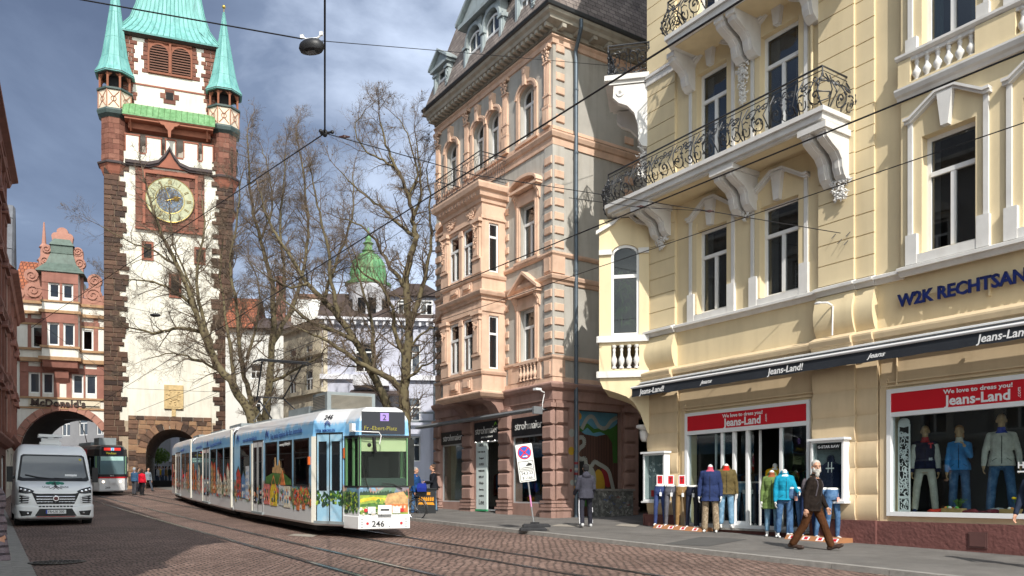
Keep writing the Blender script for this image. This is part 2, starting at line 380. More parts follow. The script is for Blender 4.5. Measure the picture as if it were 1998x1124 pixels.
# ---------------- ground and street
def sheet(name,o_list,t_list,mat,dz,o_fun=None):
    g=G(); vs=[];fs=[]
    for t in t_list:
        for o in o_list:
            p=on(o,t); vs.append((p.x,p.y,gz(p.y)+dz))
    n=len(o_list)
    for i in range(len(t_list)-1):
        for j in range(n-1): fs.append((i*n+j,i*n+j+1,(i+1)*n+j+1,(i+1)*n+j))
    g.add(vs,fs); return tag(g.build(name,mat),kind='structure')
far=[-300,-120,-40]+list(range(-20,100,3))+[110,140,200,300,500]
sheet('ground',[-400,-120,-40]+list(range(-30,60,4))+[80,150,400],far,ASPH,-.05)
sheet('road',[-13,-9,-6,-3,.05]+[.05+i*1.07 for i in range(1,12)][:10]+[11.55],[x for x in far if -60<=x<=112],COB,-.025)
def kerbline(name,o0,o1,t0,t1,L_,top,rv):
    g=G(); t=t0
    while t<t1:
        g.rv=random.random()
        e=min(t+L_,t1)-.012
        a,b,c,d=on(o0,t),on(o1,t),on(o1,e),on(o0,e)
        vs=[(p.x,p.y,gz(p.y)-.3) for p in (a,b,c,d)]+[(p.x,p.y,gz(p.y)+top) for p in (a,b,c,d)]
        g.add(vs,[(0,3,2,1),(4,5,6,7),(0,1,5,4),(1,2,6,5),(2,3,7,6),(3,0,4,7)]); t+=L_
    return tag(g.build(name,KERB),kind='structure')
OK_=11.50   # kerb of the right-hand pavement
kerbline('kerb',OK_,OK_+.16,-14,42,1.0,.065,1)
kerbline('kerb',.02,.32,-14,40,.9,.075,1)
ts=[x for x in range(-20,43,3)]
sheet('pavement',[OK_+.155,13,15.5,16.5,22],ts,ASPH,.06)
sheet('pavement',[-9,-4,-1.5,.03],[x for x in range(-20,58,3)],ASPH,.07)
# gutter row of larger setts beside the left kerb
kerbline('gutter_stones',.34,.62,-8,40,.36,-.012,1)
# tram rails
def rail(name,o,t0,t1):
    g=G()
    ring=[]
    for oo,zz in ((o-.05,-.023),(o-.05,-.010),(o+.01,-.010),(o+.01,-.023)):
        ring.append((oo,zz))
    rs=[]
    t=t0
    while t<=t1:
        rs.append([ (on(a,t).x,on(a,t).y,gz(on(a,t).y)+z) for a,z in ring]); t+=3
    g.loft(rs,True); k=G(); vs=[]; q=t0; n=0
    while q<=t1:
        for a in (o-.085,o+.075): p=on(a,q); vs.append((p.x,p.y,gz(p.y)-.018))
        q+=3; n+=1
    k.add(vs,[(2*i,2*i+1,2*i+3,2*i+2) for i in range(n-1)]); tag(k.build('rail_groove',BLK),kind='structure')
    return tag(g.build(name,[STEEL]),kind='structure')
for oc in (5.22,8.02):
    for s in (-.5,.5): rail('tram_rail',oc+s,-18,78)
# asphalt repair patches, covers
def patch(name,pts,mat,dz,label=None,cat=None):
    g=G(); vs=[(p[0],p[1],gz(p[1])+dz) for p in pts]; g.add(vs,[list(range(len(vs)))])
    o=g.build(name,mat); return tag(o,kind='structure') if not label else tag(o,label,cat)
DPATCH=M('dark_asphalt_patch',(.09,.088,.085),.9,.1,2,.4,120)
patch('pavement_patch',[gp(1298,1067)[:2],gp(1382,1072)[:2],gp(1458,1058)[:2],gp(1368,1053)[:2]],DPATCH,.066)
LPATCH=M('pale_concrete_patch',(.30,.27,.23),.9,.15,4,.4,60)
patch('pavement_patch',[gp(1075,1031)[:2],gp(1130,1033)[:2],gp(1138,1028)[:2],gp(1090,1027)[:2]],LPATCH,.066)
patch('pavement_patch',[gp(1200,1030)[:2],gp(1240,1033)[:2],gp(1250,1028)[:2],gp(1212,1026)[:2]],LPATCH,.066)
patch('road_patch',[gp(560,1043)[:2],gp(610,1046)[:2],gp(622,1041)[:2],gp(575,1040)[:2]],LPATCH,-.021)
# manhole cover
def manhole(px,py,r,label,mat):
    x,y,z=gp(px,py); t=thing('manhole_cover',label,'manhole cover',(x,y,z-.02))
    g=G(); g.lathe([(r+.09,z-.02),(r+.09,z-.009),(r+.01,z-.009),(r+.01,z-.02)],(0,0,0),40); g.build('ring_frame',mat,t)
    g=G(); g.lathe([(r,z-.02),(r,z-.011)],(0,0,0),40)
    for k in range(4):
        for i in range(8+6*k):
            a=2*PI*i/(8+6*k); q=.09+k*.085
            g.box(q*math.cos(a)-.018,q*math.cos(a)+.018,q*math.sin(a)-.018,q*math.sin(a)+.018,z-.011,z-.005)
    g.build('cover_plate',mat,t)
manhole(112,1095,.36,'round cast iron manhole cover in the cobbles in front of the white van',M('cast_iron',(.06,.055,.05),.5,.2,9,.2,60,metal=.5))
# ================= window unit
WGL=glass_clear('window_pane_glass',(.5,.53,.55),1.9)
def window(par,x0,x1,z0,z1,yf,tr=None,mull=1,fr=WF,w=.08,curt=0,glass=None,arch=0,name='window',blind=None,cm=None,side=None):
    """frame + pane (+ curtains); arch: rise of a segmental head"""
    glass=glass or WGL
    g=G(); d=.07
    def band(a,b,c,e,y0=yf,y1=yf+d): g.box(a,b,y0,y1,c,e)
    zt=z1-arch
    band(x0,x0+w,z0,zt); band(x1-w,x1,z0,zt); band(x0+w,x1-w,z0,z0+w)
    if arch:
        xc=(x0+x1)/2; h=(x1-x0)/2
        o=arc(xc,zt,h,arch,180,0,10); i=arc(xc,zt,h-w,max(arch-w,.02),0,180,10)
        g.pxz(o+i,yf,yf+d)
    else: band(x0+w,x1-w,z1-w,z1)
    zz=z1-w*.8 if not arch else z1-w
    if tr: band(x0+w,x1-w,tr-.045,tr+.045,yf-.02,yf+d); zz=tr-.045
    for k in range(mull):
        xm=x0+(x1-x0)*(k+1)/(mull+1); band(xm-.045,xm+.045,z0+w,zz,yf-.01,yf+d)
    if tr and arch: band((x0+x1)/2-.02,(x0+x1)/2+.02,tr+.045,z1-w)
    # casement profiles
    xs=[x0+w]+[x0+(x1-x0)*(k+1)/(mull+1) for k in range(mull)]+[x1-w]
    f=g.build(name,fr,par)
    p=G()
    if arch:
        p.pxz([(x0+.02,z0+.02),(x1-.02,z0+.02)]+arc((x0+x1)/2,zt,(x1-x0)/2-.03,arch-.03,0,180,8),yf+.03,yf+.04)
    else: p.box(x0+.02,x1-.02,yf+.03,yf+.04,z0+.02,z1-.02)
    p.build('pane',glass,f)
    if curt:
        c=G(); ww=(x1-x0)*.26*curt
        for a,b in ((x0+.05,x0+.05+ww),(x1-.05-ww,x1-.05)):
            n=9; pts=[(a+(b-a)*i/n,yf+.14+.02*(i%2)) for i in range(n+1)]
            c.nx(); c.pxy(pts+[(x,y+.006) for x,y in reversed(pts)],z0+.05,z1-.08)
        c.build('curtain',cm or CURT,f)
    if blind:
        c=G(); c.box(x0+.04,x1-.04,yf+.07,yf+.08,z1-(z1-z0)*blind,z1-.04); c.build('blind',cm or CURT,f)
    return f
def ring_arch(g,xc,z,r0x,r0z,r1x,r1z,y0,y1,n=12,a0=0,a1=180):
    """arched band from the inner ellipse r0 to the outer r1"""
    g.pxz(arc(xc,z,r1x,r1z,a0,a1,n)+list(reversed(arc(xc,z,r0x,r0z,a0,a1,n))),y0,y1)
def spandrel(g,x0,x1,zs,zt,y0,y1,rise):
    xc=(x0+x1)/2; h=(x1-x0)/2
    a=arc(xc,zs,h,rise,180,90,6); b=arc(xc,zs,h,rise,90,0,6)
    g.pxz(a+[(xc,zt),(x0,zt)],y0,y1); g.pxz(b+[(x1,zt),(xc,zt)],y0,y1)
def baluster(g,x,y,z0,z1,r=.07,n=10):
    h=z1-z0
    pr=[(.8,0),(.8,.07),(.45,.1),(.6,.17),(1.0,.3),(.95,.42),(.5,.56),(.42,.72),(.6,.8),(.4,.86),(.8,.93),(.8,1)]
    g.lathe([(r*a,z0+h*b) for a,b in pr],(x,y,0),n)
def console(g,x0,x1,ytop,z0,z1):
    """scrolled bracket: deep at the top, curling back to the wall at the bottom"""
    h=z1-z0; d=-ytop
    pr=[(0,z1),(-d,z1),(-d,z1-.14*h),(-d*.93,z1-.16*h),(-d*.9,z1-.26*h),(-d*.72,z1-.36*h),(-d*.5,z1-.46*h),(-d*.38,z1-.6*h),(-d*.36,z1-.75*h),(-d*.30,z1-.88*h),(-d*.16,z1-h),(0,z1-h)]
    g.pyz(pr,x0,x1)
    w=x1-x0
    pr2=[(y-.0001 if y==0 else y-.025,z) for y,z in pr[2:10]]
    g.pyz([(0,pr[2][1])]+pr2+[(0,pr[9][1])],x0+w*.3,x1-w*.3)
def ornament(g,x,y,z,w,h,n=26,seed=1):
    """cast stucco ornament: leaves and rolls, tapering downward"""
    rn=random.Random(seed)
    for i in range(int(n*1.5)):
        t=rn.random(); zz=z+h*(t-.5); q=w*.5*(.3+.7*t); xx=x+q*(rn.random()*2-1); a=rn.random()*2*PI; L=.05+.07*rn.random(); yy=y-.01-.05*(1-abs(xx-x)/(w*.5+.01))*rn.random()
        g.tube([(xx,yy,zz),(xx+L*.5*math.cos(a),yy-.03,zz+L*.5*math.sin(a)),(xx+L*math.cos(a+.6),yy-.012,zz+L*math.sin(a+.6))],[.010,.024,.006],5)
        if i%6==0: g.ell((xx,yy-.015,zz),.024,.024,.024,6,4)
def scroll(cx,cz,r,a0,turns,sgn=1,n=16,k=.18):
    return [(cx+r*(k+(1-k)*i/n)*math.cos(R(a0)+sgn*turns*2*PI*(1-i/n)),cz+r*(k+(1-k)*i/n)*math.sin(R(a0)+sgn*turns*2*PI*(1-i/n))) for i in range(n+1)]
def iron_panel(g,P,w,h,seed=0,flip=False,r=.0135):
    """one bay of scrollwork; P maps (x along, z up) to a 3-D point (bulging belly included)"""
    rn=random.Random(seed)
    def cv(pts,rr=r): g.tube([P(w-x if flip else x,z) for x,z in pts],rr,5)
    # big S scroll
    cv(scroll(w*.30,h*.68,h*.24,-60,1.3)); cv(scroll(w*.30,h*.68,h*.13,120,.9))
    cv(scroll(w*.68,h*.30,h*.25,120,1.3)); cv(scroll(w*.66,h*.32,h*.13,-40,.9))
    s=[(w*.30+h*.24*math.cos(R(-60)),h*.68+h*.24*math.sin(R(-60))),(w*.5,h*.5),(w*.68+h*.25*math.cos(R(120)),h*.30+h*.25*math.sin(R(120)))]
    cv(s,r*1.3)
    cv(scroll(w*.80,h*.74,h*.17,200,1.15,-1)); cv(scroll(w*.16,h*.24,h*.17,20,1.15,-1)); cv(scroll(w*.5,h*.86,h*.1,-90,1.0))
    cv([(w*.03,h*.02),(w*.10,h*.3),(w*.04,h*.6),(w*.12,h*.97)],r*1.2)
    cv([(w*.97,h*.02),(w*.88,h*.45),(w*.95,h*.7),(w*.9,h*.97)],r*1.0)
    cv([(w*.42,h*.03),(w*.52,h*.12),(w*.45,h*.22)],r); cv([(w*.12,h*.45),(w*.22,h*.5),(w*.3,h*.44)],r)
    for i in range(16):   # leaves
        x=rn.uniform(.05,.95)*w; z=rn.uniform(.08,.9)*h
        p=P(w-x if flip else x,z); a=rn.uniform(0,PI); q=.035+.025*rn.random()
        p2=P((w-x if flip else x)+q*math.cos(a),z+q*math.sin(a))
        g.tube([p,(p+p2)/2,p2],[.005,.020,.004],5)
    for i in range(3):
        x=w*(.3,.68,.5)[i]; z=h*(.68,.30,.52)[i]; p=P(w-x if flip else x,z); g.ell(p,.026,.026,.026,6,4)

# ================= yellow corner building (right)
YZ=.30
yb=thing('corner_building','yellow plastered corner building with white trim, wrought iron balconies and a clothes shop below','building',(3.88,22.5,YZ),-56.6)
XE=14.6; HT=19.5
front=G()
ops=[(1.42,5.29,.66,3.66),(7.15,13.2,1.06,3.67),
     (1.82,2.84,6.24,8.43),(3.87,4.97,6.24,8.43),(1.82,2.84,10.0,12.55),(3.87,4.97,10.0,12.55),(1.82,2.84,14.1,16.4),(3.87,4.97,14.1,16.4)]
front.wall(0,6.86,0.1,HT,0,.4,ops)
front.wall(6.86,XE,0.1,HT,0.0,.4,ops+[(7.93,8.96,6.29,8.6),(9.78,10.8,6.29,8.6),(11.73,12.7,6.29,8.6),(7.93,8.96,10.36,12.7),(9.78,10.8,10.36,12.7),(11.73,12.7,10.36,12.7)])
# projecting window bay of the right section (over the ground floor)
bay=[(7.93,8.96,6.29,8.6),(9.78,10.8,6.29,8.6),(11.73,12.7,6.29,8.6),(7.93,8.96,10.36,12.7),(9.78,10.8,10.36,12.7),(11.73,12.7,10.36,12.7)]
front.wall(7.5,13.4,6.06,HT,-.14,0,bay)
# chamfered corner wall and alley wall
ch=[(0.0,0.0),(-1.3,1.3),(-1.3,12),(-.9,12),(-.9,1.5),(.4,.4),(.4,0.0)]
front.pxy([(-.002,0),(-1.3,1.3),(-1.3,9),(-.95,9),(-.95,1.5),(-.002,.45)],0.1,HT)
front.box(XE,XE+.4,0,9,.1,HT); front.box(-1.3,XE+.4,9,9.4,.1,HT)
front.build('wall',YP,yb)
core=G(); core.box(.1,XE-.1,.72,8.9,4.4,HT-.1); core.box(.02,1.40,.42,.5,.2,4.3)
core.build('interior_core',DARK,yb)
# roof
g=G(); g.pyz([(-.5,HT+.3),(.6,HT+3.2),(8.4,HT+3.2),(9.6,HT+.3)],-1.4,XE+.4); g.build('roof',SLATE,yb)
g=G(); g.box(-1.6,XE+.6,-.7,9.6,HT,HT+.28); g.build('eaves_cornice',WT,yb)
# plinth
g=G()
for a,b in ((0,1.2),(5.5,XE)): g.box(a,b,-.17,-.001,.05,.95)
g.box(5.41,7.0,-.23,-.171,.05,.96); g.box(1.2,5.5,-.165,.6,.05,.62)
g.pxy([(-.02,-.17),(-.13,-.12),(-1.42,1.17),(-1.31,1.28),(-.02,-.02)],.05,.95)
g.build('plinth',PL,yb)
g=G(); g.box(1.3,5.4,-.24,.5,.621,.665); g.build('door_step',KERB,yb)
g=G(); g.box(8.85,9.2,-.19,-.171,.5,.80)
g.box(8.88,9.17,-.2,-.19,.53,.77); g.build('vent_hatch',M('hatch_brown',(.11,.05,.045),.7),yb)
# ground-floor pilasters with cushion courses
def cushion(g,x0,x1,z0,z1,y,n=5,d=.045):
    pr=[(0.0,z0)]
    for i in range(n+1):
        t=i/n; pr.append((y-d*math.sin(PI*t)**.55,z0+.012+(z1-z0-.024)*t))
    pr.append((0.0,z1)); g.pyz(pr,x0,x1)
g=G()
zs=[.96,1.5,2.07,2.63,3.19,3.75,4.31]
for x0_,x1_,y_ in ((.01,1.17,-.06),(5.43,6.47,-.12),(6.472,6.95,-.06)):
    g.nx()
    for a,b in zip(zs,zs[1:]): cushion(g,x0_,x1_,a,b,y_)
    g.box(x0_,x1_,y_+.005,-.001,.95,4.4)
g.build('pilaster',YP2,yb,smooth=True)
g=G()
g.box(1.2,5.4,-.02,-.001,3.75,4.4); g.box(7.0,XE,-.02,-.001,3.75,4.4); g.box(1.32,1.42,-.05,-.001,.95,3.9); g.box(6.98,7.15,-.05,-.001,.95,3.9)
for z in (3.72,3.80): g.box(1.3,5.4,-.07,-.021,z,z+.035); g.box(7.02,XE,-.07,-.021,z,z+.035)
g.build('shop_surround',YP2,yb)
# cornice above ground floor (profile swept) with breaks over the pilasters
def cornice(g,x0,x1,z,prof,y=0): g.pyz([(y+a,z+b) for a,b in prof],x0,x1)
cor=[(0,0),(-.05,0),(-.07,.10),(-.15,.13),(-.17,.22),(-.22,.24),(-.25,.33),(-.25,.37),(-.04,.47),(0,.47)]
g=G(); cornice(g,0,XE,4.5,cor); cornice(g,0,1.12,4.503,cor,-.1); cornice(g,5.5,6.5,4.503,cor,-.13); cornice(g,6.5,6.95,4.506,cor,-.06)
g.build('cornice',YP2,yb)
# bulging frieze blocks
g=G()
def belly(x0,x1,y):
    pr=[(0,4.975),(y-.10,4.975)]+[(y-.10-.13*math.sin(PI*t/10)**.8 if t<7 else y-.10-.13*math.sin(PI*t/10)**.8*.9,4.98+.9*t/10) for t in range(0,11)]+[(0,5.88)]
    g.pyz(pr,x0,x1); g.nx()
belly(.02,1.1,0); belly(5.52,6.47,-.03); belly(6.472,6.9,.03)
g.build('frieze_block',YP,yb,smooth=True)
g=G(); led=[(0,-.16),(-.06,-.16),(-.1,-.07),(-.17,-.03),(-.17,.0),(0,.06)]
for a,b,y in ((1.1,5.53,0),(0,1.1,-.09),(5.53,6.48,-.1),(6.48,6.9,-.05),(6.9,7.5,0),(7.5,13.5,-.14)):
    cornice(g,a,b,6.05,led,y)
    g.box(a,b,y-.18,y-.171,5.985,6.045)
g.build('ledge',WT,yb)
# rusticated pilasters, upper floors
g=G()
def rust(x0,x1,y,z0,z1,st):
    g.nx(); z=z0
    while z<z1-.05:
        e=min(z+st,z1); g.box(x0,x1,y,0,z+.022,e); g.box(x0,x1,y+.03,0,z,z+.022); z=e
rust(.0,1.08,-.09,6.1,9.3,.46); rust(0.0,1.08,-.09,9.9,13.0,.46); rust(.0,1.08,-.09,13.3,HT,.46)
rust(5.56,6.43,-.12,6.1,HT,.455); rust(6.431,6.86,-.06,6.1,HT,.455)
g.build('rusticated_pilaster',YP,yb)
# window surrounds (white strips, aprons, hoods)
g=G(); k=G()
def zig(x0,xc0,xc1,x1,z,zp,y):
    """white hood: rises from both ends to a flat-topped peak"""
    th=.11
    for (th_,yy,dz) in ((th,y-.10,0),(th*.5,y-.15,th*.5)):
        a=[(x0,z+dz),(x0+.12,z+dz),(xc0,zp+dz),(xc1,zp+dz),(x1-.12,z+dz),(x1,z+dz)]
        g.pxz(a+[(x,zz+th_) for x,zz in reversed(a)],yy,y)
def surround(x0,x1,z0,z1,y,zh,zp,foot=.55,wy=.16,apr=True):
    g.nx()
    a=x0-.26;b=x1+.25
    g.box(a,a+.09,y-.05,y,z0-.1,zh); g.box(b-.09,b,y-.05,y,z0-.1,zh)
    if apr:
        g.box(a-.03,a+.2,y-.09,y-.0,z0-.2,z0+foot); g.box(b-.2,b+.03,y-.09,y,z0-.2,z0+foot)
        g.box(a+.2,b-.2,y-.08,y,z0-.2,z0-.02)
    zig(a-.05,(a+b)/2-.18,(a+b)/2+.18,b+.05,zh,zp,y)
    xc=(a+b)/2; g.pxz([(xc-.07,z1+.02),(xc+.07,z1+.02),(xc+.15,zp+.02),(xc-.15,zp+.02)],y-.13,y-.001)
surround(1.82,2.84,6.24,8.43,0,8.72,9.07); surround(3.87,4.97,6.24,8.43,0,8.72,9.07)
surround(1.82,2.84,10.0,12.55,0,12.75,13.05,apr=False); surround(3.87,4.97,10.0,12.55,0,12.75,13.05,apr=False)
for x0,x1 in ((7.93,8.96),(9.78,10.8),(11.73,12.7)):
    surround(x0,x1,6.29,8.6,-.14,8.92,9.25,foot=.4); surround(x0,x1,10.36,12.7,-.14,13.0,13.3,foot=.25)
g.build('window_surround',WT,yb); g=G()
# cornices and the balustraded parapets of the bay
c2=[(0,0),(-.06,0),(-.09,.06),(-.15,.09),(-.19,.17),(-.19,.21),(0,.25)]
cornice(g,7.46,13.45,9.44,c2,-.14); g.nx(); cornice(g,7.46,13.45,10.22,[(0,0),(-.12,.02),(-.16,.06),(-.16,.11),(0,.13)],-.14)
g.build('bay_cornice',WT,yb); g=G()
for x0,x1 in ((7.75,9.0),(9.7,11.0),(11.6,12.9)):
    for i in range(6): g.nx(); baluster(g,x0+.1+(x1-x0-.2)*i/5,-.17,9.72,10.2,.085)
g.build('baluster',WT,yb,smooth=True)
g=G()
for a,b in ((7.5,7.75),(9.0,9.7),(11.0,11.6),(12.9,13.4)): g.box(a,b,-.25,-.141,9.69,10.22)
g.box(7.5,13.4,-.26,-.141,9.69,9.73)
# inner jamb pilasters in yellow
g.build('parapet',YP,yb); J=G()
for x0,x1,z0,z1,y in ((1.82,2.84,6.24,8.43,0),(3.87,4.97,6.24,8.43,0),(1.82,2.84,10.05,12.55,0),(3.87,4.97,10.05,12.55,0)):
    for a,b in ((x0-.15,x0-.0),(x1,x1+.14)): J.box(a,b,-.03,-.0,z0+.02,z1+.2); J.nx()
J.build('window_jamb',YP,yb)
# windows
for a,b in ((1.82,2.84),(3.87,4.97)):
    window(yb,a,b,6.24,8.43,.16,tr=7.72,curt=.8); window(yb,a,b,10.0,12.55,.16,tr=11.8,curt=.9); window(yb,a,b,14.1,16.4,.16,tr=15.7)
for a,b in ((7.93,8.96),(9.78,10.8),(11.73,12.7)):
    window(yb,a,b,6.29,8.6,.06,tr=7.85,curt=.5); window(yb,a,b,10.36,12.7,.06,tr=12.0,curt=.7,cm=M('teal_curtain',(.25,.38,.36),.8,.1,4,0))
# ---- lower balcony
SZ=9.63
g=G()
slab=[(6.36,0),(6.36,-1.08),(-.62,-1.12),(-1.5,-.2),(-1.2,1.2),(-.0,.0)]
def shrink(p,k): return [(x+(k if x<3 else -k),y+(k if y<-.5 else 0)) for x,y in p]
g.pxy(slab,SZ-.10,SZ); g.pxy(shrink(slab,.06),SZ-.24,SZ-.10); g.pxy(shrink(slab,.14),SZ-.30,SZ-.24)
bal=g.build('balcony',WT,yb)
g=G(); g.box(.2,6.1,-.85,-.0,SZ-.312,SZ-.301); g.build('balcony_soffit',YP,bal)
g=G()
for xx_,w_,d_,zb_,(a0_,a1_) in (((.35,.72),.22,.95,8.55,(.3,1.0)),((3.18,3.55),.24,.95,8.4,(3.13,3.85)),((5.72,6.08),.24,.98,8.25,(5.67,6.37))):
    g.nx(); g.box(a0_,a1_,-d_-.03,0,9.2,9.329)
    for x in xx_: console(g,x,x+w_,-d_,zb_,9.33)
g.build('console',WT,bal)
g=G(); ornament(g,.65,-.12,8.42,.5,.35,44,3); g.nx(); ornament(g,6.15,-.16,8.12,.62,.42,60,4); g.nx(); ornament(g,3.5,-.08,8.35,.4,.2,20,5); g.build('stucco_ornament',WT,bal)
def railing(par,path,z0,h,bul,npan,name='railing',seed=0):
    g=G(); d=[Vector((x,y,0)) for x,y in path]; L=[0]
    for a,b in zip(d,d[1:]): L.append(L[-1]+(b-a).length)
    # outward normals
    def P(s,z,bulge=True):
        i=0
        while i<len(d)-2 and s>L[i+1]: i+=1
        t=(s-L[i])/max(L[i+1]-L[i],1e-6); p=d[i]+(d[i+1]-d[i])*t; e=(d[i+1]-d[i]).normalized(); n=Vector((e.y,-e.x,0))
        b=bul*math.sin(min(1,(z/h)/.75)*PI)**1.0*(1 if z/h<.75 else 0) if bulge else 0
        return p+n*b+Vector((0,0,z0+z))
    tot=L[-1]
    for zz,rr in ((h,.022),(h-.09,.010),(.03,.014)):
        pts=[P(s,zz) for s in L]; g.tube(pts,rr,6)
    for i in range(npan):
        w=tot/npan; iron_panel(g,lambda x,z,s0=i*w: P(s0+x,z*.98),w,h-.09,seed+i,flip=i%2==1)
    for s in L:
        g.tube([P(s,z*h/6) for z in range(7)],.018,6)
        for q in range(5): 
            pp=P(s,h*(.2+.15*q)); g.ell(pp,.035,.035,.04,6,4)
    return g.build(name,IRON,par)
railing(bal,[(-1.42,-.25),(-.6,-1.0),(6.27,-.97),(6.27,-.05)],SZ,.88,.17,12,seed=2)
# ---- upper balcony
UZ=13.25
g=G(); us=[(7.0,0),(7.0,-1.1),(1.72,-1.1),(1.35,0)]
g.pxy(us,UZ-.10,UZ); g.pxy(shrink(us,.06),UZ-.26,UZ-.10)
ub=g.build('balcony',WT,yb)
g=G(); g.box(1.9,6.8,-.9,0,UZ-.272,UZ-.261); g.build('balcony_soffit',YP,ub)
g=G()
g.nx()
for x in (1.5,): console(g,x,x+.28,-.8,UZ-1.1,UZ-.26)
g.nx()
for x in (3.25,3.62): console(g,x,x+.26,-.95,UZ-1.15,UZ-.26)
g.nx()
for x in (5.3,): console(g,x,x+.26,-.95,UZ-1.15,UZ-.26)
g.nx()
g.box(0,1.5,-.14,-.0,12.98,13.16); g.box(0,1.5,-.18,-.0,13.16,13.24)
g.build('console',WT,ub)
g=G(); ornament(g,3.43,-.07,11.75,.42,1.25,130,9); g.build('stucco_ornament',WT,ub)
railing(ub,[(1.5,-.1),(1.75,-1.0),(6.9,-1.0)],UZ,.9,.2,8,seed=30)
# ---- diagonal corner balcony (upper) and its bracket
C45=Matrix.Rotation(R(-135),4,'Z')      # +x' points diagonally out of the corner
T=Matrix.Translation((-.55,.55,0))@Matrix.Rotation(R(225),4,'Z')
# x' out of the corner; y' along the chamfer face
g=G(); g.M=T
g.box(0,1.25,-.95,.95,UZ-.02,UZ+.12); g.box(0,1.15,-.88,.88,UZ-.12,UZ-.02)
cb=g.build('balcony',WT,yb)
g=G(); g.M=T
for s in (-.85,.67):
    g.nx(); pr=[(0,13.1),(1.0,13.1),(1.02,12.78),(.86,12.62),(.62,12.52),(.42,12.30),(.32,11.95),(.30,11.5),(.2,11.35),(0,11.3)]
    n=len(pr)
    g.add([(x,s,z) for x,z in pr]+[(x,s+.18,z) for x,z in pr],[list(range(n)),list(range(2*n-1,n-1,-1))]+[(i,(i+1)%n,n+(i+1)%n,n+i) for i in range(n)])
    for cx_,cz_,r_ in ((.82,12.9,.11),(.82,12.9,.05)): g.lathe([(r_,0),(r_,.03)],(0,0,0),14,Matrix.Translation((cx_,s+(.18 if s>0 else -.03),cz_))@Matrix.Rotation(R(-90),4,'X'))
g.build('console',WT,cb)
g=G(); g.M=T
for s in (-.8,.8): ornament(g,.2,s,11.0,.3,.9,50,12); g.nx()
g.build('stucco_ornament',WT,cb)
tl=lambda x,y:tuple((T@Vector((x,y,0)))[:2])
railing(cb,[tl(0.0,.9),tl(1.15,.9),tl(1.15,-.9),tl(.0,-.9)],UZ+.12,.85,.18,7,seed=50)
# ---- corner oriel (first floor)
OX=1.28   # depth of the oriel
g=G(); g.M=T
z0,z1=4.9,9.3
for s,sy in ((-1,-.95),(1,.95)):
    ys=(sy-.0,sy-.12*s)
    # solid side walls with an arched window opening (local x 0.33..1.07)
    def sb(a,b,c,d_): g.box(a,b,min(ys),max(ys),c,d_)
    sb(0,.28,z0,z1); sb(1.06,OX,z0,z1); sb(.28,1.06,z0,5.05); sb(.28,1.06,5.72,6.0)
    pts=arc(.67,8.30,.39,.26,180,0,8)
    poly=[(.28,8.30)]+pts+[(1.06,8.30),(1.06,z1),(.28,z1)]; n=len(poly)
    g.add([(x,ys[0],z) for x,z in poly]+[(x,ys[1],z) for x,z in poly],[list(range(n)),list(range(2*n-1,n-1,-1))]+[(i,(i+1)%n,n+(i+1)%n,n+i) for i in range(n)])
g.box(OX,OX+.12,-.95,-.6,z0,z1); g.box(OX,OX+.12,.6,.95,z0,z1); g.box(OX,OX+.12,-.6,.6,z0,6.0); g.box(OX,OX+.12,-.6,.6,8.5,z1)
# corbel under the oriel
prof=[(OX+.12,4.9),(OX+.1,4.72),(OX-.0,4.5),(.86,4.36),(.62,4.26),(.42,4.08),(.25,3.8),(.13,3.45),(.05,3.25),(0,3.2),(0,4.9)]
n=len(prof)
g.add([(x,-.95,z) for x,z in prof]+[(x,.95,z) for x,z in prof],[list(range(n)),list(range(2*n-1,n-1,-1))]+[(i,(i+1)%n,n+(i+1)%n,n+i) for i in range(n)])
ori=g.build('oriel',YP,yb)
BL=G(); g=G(); g.M=T
for s in (-1,1):
    g.nx(); y0=.95*s; y1=y0+.07*s
    def tb(a,b,c,d_,e=1): g.box(a,b,min(y0,y0+.07*s*e),max(y0,y0+.07*s*e),c,d_)
    tb(-.0,OX+.16,4.80,4.98,1.3); tb(-.0,OX+.16,5.80,5.98,1.2)
    tb(0,.3,8.28,8.42); tb(1.04,OX+.12,8.28,8.42)
    # hood
    a=[(0,9.02),(.35,9.12),(.67,9.42),(.99,9.12),(OX+.2,8.86)]
    poly=a+[(x,z+.1) for x,z in reversed(a)]; n=len(poly); 
    g.add([(x,y0,z) for x,z in poly]+[(x,y0+.1*s,z) for x,z in poly],[list(range(n)),list(range(2*n-1,n-1,-1))]+[(i,(i+1)%n,n+(i+1)%n,n+i) for i in range(n)])
    for i in range(4): BL.M=T; BL.nx(); baluster(BL,.35+.21*i,y0-.03*s,5.06,5.72,.085)
g.nx(); g.box(OX+.12,OX+.19,-1.02,1.02,4.8,4.98); g.box(OX+.12,OX+.19,-1.0,1.0,5.8,5.98)
g.nx()
g.lathe([(.0,3.0),(.10,3.02),(.15,3.12),(.17,3.3),(.13,3.34),(.26,3.40),(.26,3.48),(.0,3.5)],(.12,.55,0),14)
g.build('oriel_trim',WT,ori); BL.build('baluster',WT,ori,smooth=True)
g=G(); g.M=T
wl=G()
for s in (-1,1):
    y0=.90*s; y1=y0-.07*s
    def fb(G_,a,b,c,d_,yy0=y0,yy1=y1): G_.box(a,b,min(yy0,yy1),max(yy0,yy1),c,d_)
    g.nx(); fb(g,.28,.35,6.0,8.4); fb(g,.99,1.06,6.0,8.4); fb(g,.35,.99,6.0,6.07); fb(g,.35,.99,7.62,7.72); 
    pts=arc(.67,8.28,.39,.28,180,0,8)+arc(.67,8.28,.32,.2,0,180,8); n=len(pts)
    g.add([(x,y0,z) for x,z in pts]+[(x,y1,z) for x,z in pts],[list(range(n)),list(range(2*n-1,n-1,-1))]+[(i,(i+1)%n,n+(i+1)%n,n+i) for i in range(n)])
g.build('oriel_window',WF,ori)
g=G(); g.M=T
